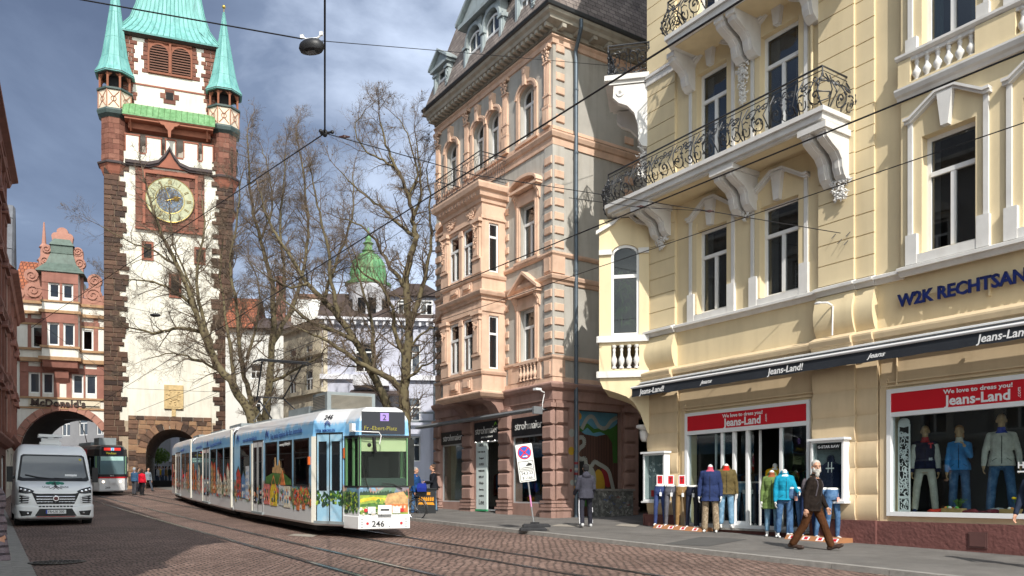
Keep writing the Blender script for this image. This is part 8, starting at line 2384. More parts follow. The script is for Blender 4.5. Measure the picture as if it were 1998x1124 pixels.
# bearded walker
HB=M('beard_grey',(.42,.40,.37),.9,.2,30,.4,60)
def strap(root,sc,tp,pel,J,Mh,fr):
    m=M('strap_grey',(.07,.06,.07),.8,.2,10,0)
    g=G()
    for sg in (-1,1):
        L_=[fr(sg*x,z,o_=.012) for x,z in ((.115,.49),(.12,.42),(.125,.34),(.13,.24),(.135,.14))]; L_=[p for p in L_ if p]
        if len(L_)>2:
            g.nx(); n=len(L_); vs=[]
            for p in L_: vs+= [p+Vector((-.022,0,0)),p+Vector((.022,0,0)),p+Vector((.022,.012,0)),p+Vector((-.022,.012,0))]
            g.loft([vs[4*i:4*i+4] for i in range(n)])
    g.nx(); g.M=sc; g.ell(tuple(tp(0,.17,.27)),.12,.06,.20,14,8)
    g.build('backpack',m,root)
x,y,z=gp(1586,1079)
human('person','bearded grey haired man in dark brown jacket and corduroy trousers striding along the pavement','person',(x,y,z+.055),50,1.78,
   legs=((23,5,3),(-17,14,3)),arms=((12,9,18),(-12,9,14)),footp=(20,-4),lean=4,yaw=-52,top=cloth('dark_brown',(.016,.011,.009)),legw=M('corduroy',(.070,.028,.012),.9,.3,8,.6,40,spec=.1),shoes=M('brown_leather',(.045,.025,.018),.5,.2,6,.1),hair=HB,beard=HB,vox=.0072,hem=-.13,trw=1.5,extra=strap,seed=4)
# hooded walker seen from behind
x,y,z=gp(1143,1033)
def stripe(root,sc,tp,pel,J,Mh,fr):
    g=G(); g.M=sc
    for k in (0,):
        h,kk,an=[pel+v for v in J[k]]; o=Vector((1,0,0))
        g.tube([h+o*.094,kk+o*.074,an+o*.066],.013,6)
    g.nx(); h,kk,an=[pel+v for v in J[1]]; g.tube([kk+Vector((-.072,0,.05)),kk+(an-kk)*.2+Vector((-.072,0,0))],.015,6); g.nx(); g.tube([kk+(an-kk)*.7+Vector((-.066,0,0)),an+Vector((-.064,0,.03))],.012,6)
    g.build('side_stripe',M('stripe_white',(.65,.65,.68),.7),root)
human('person','man in grey hooded jacket and dark tracksuit trousers walking away toward the alley','person',(x,y,z+.055),190,1.76,
   legs=((-12,12,7),(14,6,7)),arms=((8,14,42),(8,14,42)),top=cloth('slate_grey',(.045,.045,.06)),legw=cloth('tracksuit',(.025,.025,.035)),shoes=M('white_trainers',(.5,.5,.5),.6,.4,12,0,c2=(.05,.05,.05)),hat=M('black_beanie',(.012,.012,.013),.95),hood=True,hem=-.11,puff=.034,trw=.8,extra=stripe,seed=6,vox=.009)
# two men chatting by the bicycle
x,y,z=gp(811,1004)
human('person','grey haired man in a quilted blue jacket beside the tram front','person',(x,y,z),65,1.74,legs=((3,2,3),(-3,2,3)),arms=((15,8,40),(5,8,10)),top=cloth('quilted_blue',(.015,.06,.18),.8,14),legw=DEN,shoes=M('brown_leather',(.045,.025,.018)),hair=M('hair_grey',(.25,.24,.23),.9,.2,20,.3),seed=8,puff=.035)
x,y,z=gp(847,1001)
def bag(root,sc,tp,pel,J,Mh,fr): pass
bm=human('person','man in a black jacket and light jeans talking in front of the fashion shop','person',(x,y,z+.055),-75,1.80,legs=((4,2,3),(-4,3,3)),arms=((20,8,75),(15,8,65)),top=cloth('black',(.014,.015,.020)),legw=DENL,shoes=M('dark_trainers',(.05,.06,.08),.6),hair=M('hair_brown',(.09,.05,.03),.9,.2,20,.3),seed=9,hem=-.13,lean=4)
g=G(); g.loft([[(-.16,-.06,0),(.16,-.06,0),(.16,.06,0),(-.16,.06,0)],[(-.18,-.08,.12),(.18,-.08,.12),(.18,.08,.12),(-.18,.08,.12)],[(-.15,-.03,.30),(.15,-.03,.30),(.15,.03,.30),(-.15,.03,.30)]]); g.tube([(-.08,0,.29),(-.05,0,.42),(.05,0,.42),(.08,0,.29)],.01,5)
bg_=g.build('shopping_bag',cloth('bag_blue',(.015,.03,.22))); bg_.location=(at(823,960,28.6).x,28.6,gz(28.6)+.85); tag(bg_,'royal blue bag held by the man in the black jacket','bag')
# group beside the far tram
for (px,py,th,H,lab,topc,legc,hat_,fem,lg,sd) in (
    (262,965,170,1.76,'person in blue jacket and pale grey beanie beside the far tram',(.04,.09,.17),(.06,.06,.07),(.35,.40,.45),False,((6,3,3),(-6,3,3)),1),
    (277,966,185,1.66,'person in bright red jacket and black trousers beside the far tram',(.55,.012,.03),(.015,.015,.018),None,True,((10,3,3),(-10,6,3)),2),
    (289,958,60,1.76,'man in grey jacket striding past the tower pier',(.20,.24,.28),(.06,.07,.09),None,False,((24,5,3),(-24,12,3)),3),
    (270,960,120,1.72,'dark haired person half hidden behind the couple in blue and red',(.05,.05,.06),(.03,.03,.04),None,False,((5,3,3),(-5,3,3)),4)):
    x,y,z=gp(px,py)
    human('person',lab,'person',(x,y,z-.02),th,H,legs=lg,top=cloth('c%d'%sd,topc),legw=cloth('l%d'%sd,legc),shoes=M('dark_shoes',(.03,.03,.03)),hair=None if hat_ else M('hair_dark',(.03,.02,.015),.9),hat=M('hat_%d'%sd,hat_ or (0,0,0),.9) if hat_ else None,fem=fem,vox=.016,seed=sd+20,group=None)
for i,(px,Y,c,l_) in enumerate(((297,73,(.45,.02,.03),'in a red top'),(303,74,(.02,.02,.03),'in black'),(308,73,(.55,.55,.56),'in white'),(312,75,(.65,.42,.02),'in yellow'),(318,74,(.10,.14,.25),'in blue'),(324,73,(.25,.16,.06),'in tan'),(331,74.5,(.06,.07,.05),'in dark green'))):
    X=(px-CX)/F*Y
    human('person','distant person %s standing beyond the tower gateway'%l_,'person',(X,Y,gz(Y)),rn.uniform(0,360),1.7,top=cloth('far%d'%i,c),legw=cloth('farl%d'%i,(.06,.08,.12)),shoes=M('dark_shoes',(.03,.03,.03)),hair=M('hair_dark',(.03,.02,.015)),vox=.022,seed=i+40,group='people beyond the tower gateway')
# low dark planter wall beyond the gate
g=G(); X0=(291-CX)/F*70; X1=(338-CX)/F*70; zb_=gz(70)
w0=thing('planter_wall','long low dark planter wall beyond the tower gateway','wall',(X0,70,zb_),0)
box(0,X1-X0,0,.5,zb_-.1,zb_+.40).build('wall_block',M('planter_dark',(.045,.045,.05),.8),w0); box(-.05,X1-X0+.05,-.05,.55,zb_+.40,zb_+.46).build('coping',M('planter_dark2',(.07,.07,.075),.8),w0)
# woman in the puffer coat at the left frame edge
X=(-24-CX)/F*9.2
def quilt(root,sc,tp,pel,J,Mh,fr):
    pass
human('person','person in a mauve grey quilted coat at the left edge of the picture','person',(X,9.2,gz(9.2)+.07),150,1.62,fem=True,legs=((8,3,3),(-8,5,3)),arms=((-8,10,22),(-8,13,22)),top=MB_('quilted_mauve',(.155,.125,.145),(.17,.135,.155),(.05,.04,.05),3,.085,.012,plane='xz',bump=1.6,mott=.25,rough=.55,distort=.12,scale2=3),legw=cloth('charcoal',(.03,.03,.035)),shoes=M('dark_shoes',(.03,.03,.03)),hair=M('hair_brown',(.09,.05,.03)),hem=-.42,puff=.055,coat=.02,vox=.0075,seed=60)
X=(2024-CX)/F*12.4
human('person','person in a navy jumper just entering at the right edge of the picture','person',(X,12.4,gz(12.4)+.06),-60,1.74,legs=((10,4,3),(-10,6,3)),arms=((6,12,12),(10,12,14)),top=cloth('navy_knit',(.02,.028,.05),.6,50),legw=DEND,shoes=M('dark_shoes',(.03,.03,.03)),hair=M('hair_brown',(.09,.05,.03)),vox=.0075,seed=61)
# ---- pavement mannequins
MG='mannequins outside the clothes shop'
def mann(lab,px,yl,z,th,H,**k):
    p=fl(px,yl); return human('mannequin',lab,'mannequin',(p[0],p[1],z if z else gz(p[1])+.06),th,H,skin=k.pop('skin',MANW),head=k.pop('head',False),group=k.pop('group',MG),**k)
CAMO=M('camouflage',(.27,.20,.13),.9,.6,16,.3,30,c2=(.50,.42,.31))
mann('headless mannequin in a navy raincoat, pink shirt and camouflage trousers',1386,-.52,None,-18,1.90,top=cloth('navy_rain',(.022,.035,.10)),inner=cloth('pink',(.50,.09,.14)),legw=CAMO,shoes=None,legs=((2,0,4),(-3,4,4)),arms=((4,12,10),(-2,14,10)),hem=-.20,coat=.01,trw=1.6,vox=.010,seed=71)
mann('headless mannequin in an olive jacket, red hoodie and light jeans on the doorstep',1417,-.20,.665,-10,1.80,top=cloth('olive',(.115,.085,.035)),inner=cloth('red_hood',(.55,.03,.02)),legw=DENL,legs=((2,0,3),(-3,4,3)),arms=((4,12,10),(2,12,14)),hem=-.10,hood=True,vox=.010,seed=72,cuff=.86)
mann('headless mannequin in a long green parka and cropped jeans',1506,-.40,None,-22,1.74,fem=True,top=cloth('green_parka',(.13,.19,.06)),legw=DENL,legs=((5,2,2),(-4,5,2)),arms=((4,11,8),(2,12,8)),hem=-.26,coat=.03,hood=True,trw=.4,vox=.010,seed=73,cuff=.80,inner=cloth('rust_scarf',(.30,.09,.04)))
mann('headless mannequin in a teal hooded jacket and blue jeans beside the green parka',1531,-.45,None,-5,1.76,fem=True,top=cloth('teal_jacket',(.01,.23,.36)),legw=DEN,legs=((6,3,3),(-5,5,3)),arms=((30,10,40),(2,12,12)),hem=-.05,hood=True,trw=.8,vox=.010,seed=74,cuff=.82)
mann('mannequin with a white headband and yellow scarf inside the shop door',1512,.55,.665,-15,1.80,fem=True,top=cloth('yellow_scarf',(.62,.36,.01)),legw=DEND,legs=((3,2,2),(-3,2,2)),seed=75,vox=.012)
# ---- in the display window
WG='mannequins in the big shop window'
def varsity(root,sc,tp,pel,J,Mh,fr):
    g=G(); g.M=sc
    for k in (0,1):
        sh,e,w=J['a',k]; g.cap(sh+(e-sh)*.12,.069,e,.061); g.cap(e,.061,e+(w-e)*.90,.050)
    o=g.build('pale_sleeves',cloth('sleeve_pale',(.55,.53,.48)),root)
    g=G(); g.M=sc
    for k in (0,1): sh,e,w=J['a',k]; g.cap(e+(w-e)*.86,.053,e+(w-e)*.98,.050)
    g.build('striped_cuffs',cloth('cuff_navy',(.02,.02,.05)),root)
    p=fr(.10,.36,o_=.01)
    if p: text('chest_letter','T',.14,RED,root,tuple(p),ext=.002,off=.006,align='CENTER'); 
    p=fr(.10,.12,o_=.01)
    if p: text('chest_number','85',.07,WHT,root,tuple(p),ext=.002,off=.002,align='CENTER')
mann('mannequin in a navy and white college jacket and pale trousers in the shop window',1805,.62,1.12,-28,1.83,head=True,skin=MANT,group=WG,top=cloth('college_navy',(.015,.015,.04)),inner=cloth('red_shirt',(.40,.02,.03)),legw=cloth('stone_trousers',(.50,.48,.42)),shoes=cloth('navy_shoe',(.02,.03,.08)),legs=((2,0,8),(-2,0,8)),arms=((3,10,8),(3,10,8)),extra=varsity,vox=.010,seed=81,trw=1.0,hem=-.04)
mann('mannequin with bobbed hair, open blue jacket and flared jeans in the shop window',1872,.66,1.12,-35,1.78,fem=True,head=True,skin=MANT,group=WG,top=cloth('sky_blue_jacket',(.05,.22,.50)),inner=cloth('cream_top',(.60,.57,.50)),legw=DEN,shoes=cloth('pale_shoe',(.4,.45,.5)),hair=M('wig_auburn',(.35,.16,.06),.8,.3,25,.3),legs=((8,4,4),(-4,2,3)),arms=((35,10,100),(3,10,8)),vox=.010,seed=82,trw=1.8,hem=-.06)
mann('tall bald mannequin in a pale grey zip jacket and blue jeans in the shop window',1954,.62,1.12,-30,1.95,head=True,skin=MANT,group=WG,top=cloth('pale_grey_jacket',(.48,.46,.41)),inner=cloth('royal_blue',(.01,.04,.35)),legw=DEN,shoes=cloth('white_shoe',(.6,.6,.6)),legs=((2,0,7),(-2,0,7)),arms=((6,16,12),(6,16,12)),vox=.010,seed=83,trw=1.2,hem=-.08,collar=1)
# ---- trouser forms
def trouser_form(lab,x,y,z,th,mat,H=1.12,spread=5,tagc=WHT,card=None,group='trouser forms outside the clothes shop',base=True):
    t=thing('trouser_form',lab,'mannequin',(x,y,z),th,group,zworld=False)
    g=G(); k=H/1.08
    for sg in (-1,1):
        hp=Vector((.085*sg,0,.90*k)); kn=Vector(((.085+.01*spread*.5)*sg,-.03,.50*k)); an=Vector(((.085+.01*spread)*sg,.02,.08))
        g.cap(hp,.084,kn,.060); g.cap(kn,.060,an,.047)
    n=14
    g.loft([[((rx)*math.cos(2*PI*i/n),ry*math.sin(2*PI*i/n),zz*k) for i in range(n)] for zz,rx,ry in ((.84,.165,.115),(.93,.172,.125),(1.0,.155,.112),(1.07,.142,.10))])
    o=g.build('trousers',mat,t); remesh(o,.012,1,.004,14,int(x*50)%17)
    g=G(); g.lathe([(.135,1.06*k),(.13,1.09*k),(.10,1.105*k)],(0,0,0),14,Matrix.Diagonal((1,.75,1,1))); g.build('waist_cap',MANW,t)
    g=G(); 
    for sg in (-1,1): g.nx(); g.cap((sg*(.085+.01*spread),.02,.06),.035,(sg*(.085+.01*spread),-.10,.035),.028)
    g.build('foot',MANW,t)
    g=G(); g.box(.02,.08,-.145,-.14,.80*k,.90*k); g.box(.048,.052,-.143,-.14,.9*k,.98*k); g.build('price_tag',tagc,t)
    if card:
        g=G(); g.box(-.09,.09,-.02,-.005,1.10*k,1.36*k); c=g.build('price_card',WHT,t)
        g=G(); g.box(-.065,.065,-.024,-.02,1.13*k,1.335*k); g.build('card_red',RED,c); 
        g=G(); g.box(-.035,.035,-.028,-.024,1.27*k,1.295*k); g.box(-.01,.01,-.028,-.024,1.17*k,1.27*k); g.build('card_letter',LT,c)
    return t
TAN=cloth('tan_chino',(.27,.165,.07)); GRJ=M('denim_grey',(.10,.10,.12),.9,.3,8,.3,50); NVT=cloth('navy_trouser',(.018,.022,.04))
for i,(px,m_,lab) in enumerate(((1288,DEND if False else M('denim_indigo',(.03,.05,.15),.9,.3,8,.3,50),'indigo jeans on a leg form, first from the alley'),(1309,GRJ,'grey jeans on a leg form between indigo jeans and tan chinos'),(1331,TAN,'tan chinos on a leg form, third from the alley'),(1351,NVT,'navy trousers on a leg form right of the tan chinos'),(1367,M('denim_black',(.015,.016,.022),.9,.3,8,.3,50),'black trousers on a leg form half hidden behind the navy raincoat'))):
    p=fl(px,-.42 if i<4 else -.36); trouser_form(lab,p[0],p[1],gz(p[1])+.10,-25,m_,1.10,card=i<3)
for px,yl,m_,lab in ((1550,-.35,DEN,'blue jeans on a leg form right beside the teal jacket'),(1578,-.35,DEND,'dark jeans on a leg form behind the bearded walker'),(1604,-.36,DEN,'mid blue jeans on a leg form partly behind the bearded walker'),(1624,-.36,DEN,'bright blue jeans on the rightmost leg form of the pavement')):
    p=fl(px,yl); trouser_form(lab,p[0],p[1],gz(p[1])+.10,-25 if px<1600 else 10,m_,1.10,tagc=M('tag_pink',(.7,.35,.28),.7))
for px,yl,m_,lab in ((1447,.75,DENL,'light jeans on a leg form just inside the shop door'),(1463,.95,GRJ,'grey blue jeans on a leg form inside the shop door'),(1478,1.15,DEND,'dark blue jeans on the innermost leg form in the shop door')):
    p=fl(px,yl); trouser_form(lab,p[0],p[1],.665,-15,m_,1.15,group='trouser forms inside the shop door')
# cardboard bases with price stickers
CB=M('cardboard',(.36,.16,.07),.9,.1,4,.1)
def cardboard(px0,px1,y0,y1,lab,n):
    a=Vector(fl(px0,y1)); b=Vector(fl(px1,y1)); L_=(b-a).length; t=thing('cardboard_stand',lab,'display stand',(a.x,a.y,gz(a.y)+.06),-56.6,zworld=False)
    sl=(gz(b.y)-gz(a.y))/L_; d=y0-y1
    g=G(); g.add([(0,0,.0),(L_,0,sl*L_),(L_,.10,sl*L_+.10),(0,.10,.10),(0,-d*0+.42,.10),(L_,.42,.10+sl*L_),(0,.5,0),(L_,.5,sl*L_)],[(0,1,2,3),(3,2,5,4),(4,5,7,6),(0,3,4,6),(1,7,5,2),(0,6,7,1)]); g.build('folded_card',CB,t)
    g=G()
    for i in range(n):
        x=L_*(i+.5)/n; z=sl*x; g.nx(); g.add([(x-.09,.015,z+.018),(x+.09,.015,z+.018),(x+.09,.085,z+.088),(x-.09,.085,z+.088)],[(0,1,2,3)])
    g.build('price_sticker',WHT,t)
    g=G()
    for i in range(n):
        x=L_*(i+.5)/n; z=sl*x; g.nx(); g.add([(x-.04,.023,z+.030),(x+.05,.023,z+.030),(x+.05,.075,z+.082),(x-.04,.075,z+.082)],[(0,1,2,3)])
    g.build('sticker_red',RED,t)
cardboard(1273,1366,-.3,-.68,'long brown cardboard stand under the trouser forms nearest the alley',4)
cardboard(1530,1640,-.25,-.66,'long brown cardboard stand under the jeans right of the shop door',4)
# display cases on the pillars
def case(x0,x1,z0,z1,lab,kind):
    o=Vector((3.88,22.5)); u=Vector((.5505,-.8348)); p=o+u*x0; t=thing('display_case',lab,'display case',(p.x,p.y,z0),-56.6); W_=x1-x0; y=-.34
    g=G(); w=.05
    for q in ((0,w,z0,z1),(W_-w,W_,z0,z1),(w,W_-w,z0,z0+w),(w,W_-w,z1-w,z1)): g.box(q[0],q[1],y,-.13,q[2],q[3])
    g.box(-.05,W_+.05,y-.06,-.12,z1,z1+.05); g.box(-.04,W_+.04,y-.04,-.12,z0-.05,z0); g.build('frame',WHT,t)
    box(w,W_-w,-.17,-.14,z0+w,z1-w).build('back_panel',M('case_back',(.20,.24,.25),.8,.2,3,0),t)
    box(w,W_-w,y+.02,y+.026,z0+w,z1-w).build('shop_glass_pane',CLEAR,t)
    if kind:
        g=G(); n=12; cx_=W_*.52
        g.loft([[(cx_+rx*math.cos(2*PI*i/n),-.215+.03*math.sin(2*PI*i/n),z) for i in range(n)] for z,rx in ((z0+.12,.26),(z0+.2,.27),(z0+.55,.25),(z0+.78,.22),(z0+.86,.10),(z0+.95,.09),(z0+1.0,.05))])
        for s in (-1,1): g.tube([(cx_+s*.20,-.215,z0+.78),(cx_+s*.27,-.215,z0+.55),(cx_+s*.26,-.215,z0+.2)],[.05,.05,.04],7)
        g.build('hoodie',cloth('hoodie_navy',(.012,.018,.045)),t)
        g=G(); g.tube([(cx_-.04,-.25,z0+.85),(cx_-.045,-.255,z0+.62)],.007,5); g.tube([(cx_+.04,-.25,z0+.85),(cx_+.045,-.255,z0+.62)],.007,5); g.build('drawstring',WHT,t)
        box(.16,W_-.12,-.33,-.30,z1-.2,z1-.07).build('brand_plate',M('black_sign',(.01,.01,.012)),t)
        text('brand_lettering','G-STAR RAW',.085,WHT,t,(.18,-.335,z1-.165),ext=.001,off=.002,sx=1.05)
        box(cx_-.10,cx_+.10,-.253,-.25,z0+.70,z0+.725).build('chest_print',WHT,t)
    else:
        g=G()
        for k,(x,h,w2) in enumerate(((.52,.5,.14),(.68,.42,.10))):
            g.nx(); g.loft([[(x+rx*math.cos(2*PI*i/10),-.215+.03*math.sin(2*PI*i/10),z) for i in range(10)] for z,rx in ((z0+.1,w2),(z0+.1+h*.8,w2*.8),(z0+.1+h,w2*.3))])
        g.build('garment',cloth('case_black',(.02,.02,.025)),t)
        rn_=random.Random(5); g=G()
        for i in range(14):
            x=rn_.uniform(.12,W_-.15); z=rn_.uniform(z1-.65,z1-.25); g.tube([(x+.03*j,-.25,z+rn_.uniform(-.05,.05)) for j in range(4)],.005,4)
        g.build('case_drawing',WHT,t)
        g=G(); g.box(.28,.40,-.30,-.25,z0+.12,z0+.30); g.build('red_box',RED,t)
case(.11,.94,1.32,2.63,'narrow white framed display case on the pillar next to the alley',False)
case(5.52,6.34,1.36,2.68,'white framed display case with a navy hoodie on the pillar between the shopfronts',True)
# goods on the display floor
def wloc(x,y): 
    o=Vector((3.88,22.5)); u=Vector((.5505,-.8348)); v=Vector((.8348,.5505)); p=o+u*x+v*y; return p.x,p.y
WOOD=M('crate_wood',(.42,.27,.11),.8,.2,6,.1)
def crate(x,lab,flow):
    p=wloc(x,.30); t=thing('wooden_crate',lab,'crate',(p[0],p[1],1.12),-56.6,zworld=False)
    g=G(); g.box(-.2,.2,-.1,-.085,0,.11); g.box(-.2,.2,.085,.1,0,.11); g.box(-.2,-.185,-.085,.085,0,.11); g.box(.185,.2,-.085,.085,0,.11); g.box(-.185,.185,-.085,.085,0,.02); g.build('crate_box',WOOD,t)
    rn_=random.Random(int(x*10)); ms=[M('fruit_orange',(.6,.2,.03),.6),M('ball_white',(.6,.6,.58),.6),M('ball_green',(.1,.35,.05),.6)]
    for i in range(7):
        g=G(); g.ell((rn_.uniform(-.15,.1),rn_.uniform(-.05,.05),.10+.02*rn_.random()),.04,.04,.04,8,5); g.build('filling',ms[i%3],t)
    g=G()
    for i in range(40):
        a=rn_.uniform(-.12,.2); g.tube([(.08,0,.1),(.08+a*.5,rn_.uniform(-.05,.05),.2+.1*rn_.random()),(.08+a,rn_.uniform(-.1,.1),.2+.1*rn_.random())],[.004,.008,.001],4)
    g.build('foliage',M('leaf_green',(.05,.12,.02)),t)
    if flow:
        g=G()
        for i in range(9): g.ell((.1+rn_.uniform(-.1,.15),rn_.uniform(-.06,.06),.27+.08*rn_.random()),.032,.032,.025,8,5)
        g.build('blossoms',M('daffodil_yellow',(.75,.5,.02),.6),t)
crate(8.33,'small wooden crate of coloured balls at the feet of the college jacket mannequin',False); crate(9.42,'small wooden crate of yellow flowers at the feet of the grey jacket mannequin',True)
for i,(x,y,c,sx,lab) in enumerate(((8.0,.32,(.6,.05,.03),.22,'flat red and white scarf lying left of the first crate'),(8.62,.30,(.14,.02,.025),.2,'folded maroon shirt on the display floor'),(8.98,.32,(.12,.02,.03),.24,'maroon bag with grey top on the display floor'),(9.05,.48,(.22,.23,.24),.2,'grey rucksack lying behind the maroon bag'),(9.75,.30,(.7,.45,.02),.12,'small yellow folded cloth at the right of the window'))):
    p=wloc(x,y); g=G(); g.ell((0,0,.035),sx,.12,.045 if i<3 else .09,14,6); g.ell((sx*.3,0,.06),sx*.5,.08,.04,10,6)
    o=g.build('folded_cloth' if i not in(2,3) else 'bag',cloth('goods%d'%i,c,.6,14)); remesh(o,.018,1,.02,10,i); o.location=(p[0],p[1],1.125); o.rotation_euler=(0,0,R(-56)); tag(o,lab,'cloth' if i not in(2,3) else 'bag')
# ================= temporary no-stopping sign
x,y,z=gp(1043,1040); sg_=thing('parking_sign','leaning temporary no stopping sign on a black rubber foot at the kerb','traffic sign',(x,y,z+.06),4,zworld=False)
PW=M('sign_white',(.70,.70,.68),.45,.05,4,0); SBL=M('sign_blue',(.01,.08,.45),.45,.04,3,0); SRD=M('sign_red',(.60,.01,.02),.45,.04,3,0); SBK=M('sign_black',(.015,.015,.015),.5)
g=G()
for k,(a,b,c,d) in enumerate(((-.38,.30,-.18,.16),(-.30,.40,-.12,.22))):
    z0=.0+.09*k; g.loft([[(a,c,z0),(b,c,z0),(b,d,z0),(a,d,z0)],[(a,c,z0+.05),(b,c,z0+.05),(b,d,z0+.05),(a,d,z0+.05)],[(a+.05,c+.03,z0+.085),(b-.05,c+.03,z0+.085),(b-.05,d-.03,z0+.085),(a+.05,d-.03,z0+.085)]])
g.box(-.1,.12,-.06,.06,.17,.22); g.build('rubber_foot',M('rubber_foot',(.025,.025,.028),.85,.3,6,.4,30),sg_)
LM=Matrix.Rotation(R(-7.5),4,'Y')
g=G(); g.M=LM; g.tube([(0,0,.15),(0,0,.62)],.021,8); g.nx(); g.tube([(0,0,.92),(0,0,2.20)],.021,8); g.build('post',M('galvanised',(.42,.43,.44),.4,.15,8,0,metal=.7),sg_)
g=G(); g.M=LM; g.tube([(0,0,.62),(0,0,.92)],.0215,8); g.build('post_sleeve',M('post_pink',(.60,.25,.45),.6),sg_)
g=G(); g.M=LM; g.loft([[(-.20,-.03,1.27),(.20,-.03,1.27),(.215,-.03,1.29),(.215,-.03,2.22),(.20,-.03,2.24),(-.20,-.03,2.24),(-.215,-.03,2.22),(-.215,-.03,1.29)],[(-.20,-.022,1.27),(.20,-.022,1.27),(.215,-.022,1.29),(.215,-.022,2.22),(.20,-.022,2.24),(-.20,-.022,2.24),(-.215,-.022,2.22),(-.215,-.022,1.29)]])
pl=g.build('sign_plate',PW,sg_)
def circ(g,cx,cz,r,y,n=28,th=.004): g.pxz([(cx+r*math.cos(2*PI*i/n),cz+r*math.sin(2*PI*i/n)) for i in range(n)],y-th,y)
g=G(); g.M=LM; circ(g,0,2.02,.175,-.031); g.build('red_disc',SRD,pl); g=G(); g.M=LM; circ(g,0,2.02,.148,-.036); g.build('blue_disc',SBL,pl)
g=G(); g.M=LM
for a in (45,-45): g.add([tuple(Matrix.Translation((0,0,2.02))@Matrix.Rotation(R(a),4,'Y')@Vector(p)) for p in ((-.15,-.0415,-.016),(.15,-.0415,-.016),(.15,-.0415,.016),(-.15,-.0415,.016),(-.15,-.038,-.016),(.15,-.038,-.016),(.15,-.038,.016),(-.15,-.038,.016))],[(0,1,2,3),(7,6,5,4),(0,4,5,1),(1,5,6,2),(2,6,7,3),(3,7,4,0)])
g.build('red_cross',SRD,pl)
g=G(); g.M=LM; g.pxz([(-.06,1.905),(.03,1.905),(.03,1.89),(.075,1.92),(.03,1.95),(.03,1.935),(-.06,1.935)],-.047,-.043); g.build('white_arrow',PW,pl)
g=G(); g.M=LM
for z0,z1 in ((1.585,1.80),(1.295,1.56)):
    g.nx()
    for q in ((-.19,.19,z0,z0+.012),(-.19,.19,z1-.012,z1),(-.19,-.178,z0+.012,z1-.012),(.178,.19,z0+.012,z1-.012)): g.box(q[0],q[1],-.034,-.03,q[2],q[3])
g.nx(); g.pxz([(.0,1.67),(.15,1.67),(.15,1.71),(.12,1.74),(.05,1.745),(.03,1.71),(.0,1.70)],-.034,-.03); g.nx(); g.pxz([(-.13,1.625),(.15,1.625),(.15,1.64),(-.13,1.64)],-.034,-.03)
g.nx(); g.tube([(.09,-.033,1.745),(.04,-.033,1.79),(-.02,-.033,1.79)],.004,4)
g.build('tow_symbol',SBK,pl)
for st,zz,q in (('24.3.23',1.455,.105),('9 -16h',1.33,.105)): 
    o=text('sign_lettering',st,q,SBK,pl,(0,0,0),ext=.001,off=.001,align='CENTER'); v=LM@Vector((0,-.033,zz)); o.location=v; o.rotation_euler=(R(90),R(-7.5),0)
# ================= bicycle and black box
bx,by_b,bz=gp(813,1015)
bk=thing('bicycle','black city bicycle with its wheel showing beside the tram front','bicycle',(bx,by_b,bz),158,zworld=False)
def wheel(xc):
    g=G(); g.tube([(xc+.34*math.cos(a*PI/16),0,.34+.34*math.sin(a*PI/16)) for a in range(33)],.02,6,cap=False); w=g.build('wheel',TYRE,bk)
    g=G()
    for i in range(18): a=i*PI/9; g.tube([(xc,.012*(-1)**i,.34),(xc+.33*math.cos(a),0,.34+.33*math.sin(a))],.003,3)
    g.tube([(xc+.32*math.cos(a*PI/16),0,.34+.32*math.sin(a*PI/16)) for a in range(33)],.008,5,cap=False); g.build('spokes',CHR,w)
wheel(0); wheel(1.06)
g=G(); fr_=[((0,0,.34),(.42,0,.30)),((.42,0,.30),(.30,0,.82)),((0,0,.34),(.32,0,.70)),((.42,0,.30),(.84,0,.74)),((.31,0,.76),(.83,0,.84)),((.82,0,.92),(.86,0,.68)),((.86,0,.68),(1.06,0,.34))]
for a,b in fr_: g.tube([a,b],.016,6)
g.build('frame',BLK,bk)
g=G(); g.ell((.27,0,.90),.13,.07,.03,10,5); g.tube([(.30,0,.80),(.28,0,.9)],.014,5); g.build('saddle',BLK,bk)
g=G(); g.tube([(.82,0,.92),(.80,0,1.02)],.014,5); g.tube([(.68,.26,1.03),(.80,.15,1.06),(.82,0,1.04),(.80,-.15,1.06),(.68,-.26,1.03)],.013,5); g.build('handlebar',BLK,bk)
g=G(); g.tube([(-.40*math.cos(R(a)),0,.34+.40*math.sin(R(a))) for a in range(-20,130,15)],.022,5); g.box(-.25,.15,-.06,.06,.76,.78); g.build('mudguard',BLK,bk)
g=G(); g.tube([(.42,.02,.30),(.42,.09,.30),(.48,.09,.16)],.012,5); g.tube([(.42,-.02,.30),(.42,-.09,.30),(.36,-.09,.44)],.012,5); g.build('pedals',CHR,bk)
x_,y_,z_=gp(829,1006); bn=thing('advertising_box','black rectangular box with an orange band standing behind the bicycle','box',(x_,y_+.5,gz(y_+.5)),6,zworld=False)
g=G(); g.loft([[(-.34,-.26,0),(.34,-.26,0),(.34,.26,0),(-.34,.26,0)],[(-.34,-.26,.9),(.34,-.26,.9),(.34,.26,.9),(-.34,.26,.9)],[(-.38,-.3,.92),(.38,-.3,.92),(.38,.3,.92),(-.38,.3,.92)],[(-.38,-.3,.97),(.38,-.3,.97),(.38,.3,.97),(-.38,.3,.97)]]); g.build('box_body',BLK,bn)
OR=M('orange_print',(.65,.27,.01),.5); g=G(); rn=random.Random(9)
for i in range(7): g.nx(); g.pxz([(-.28+.08*i,.50),(-.22+.08*i,.50),(-.21+.08*i,.62),(-.24+.08*i,.66),(-.28+.08*i,.60)],-.268,-.261)
g.nx(); g.pxz([(-.3,.38),(.3,.36),(.25,.46),(-.26,.46)],-.268,-.261); g.nx(); g.pxz([(.02,.72),(.14,.72),(.14,.82),(.02,.82)],-.268,-.261)
g.build('orange_marking',OR,bn)
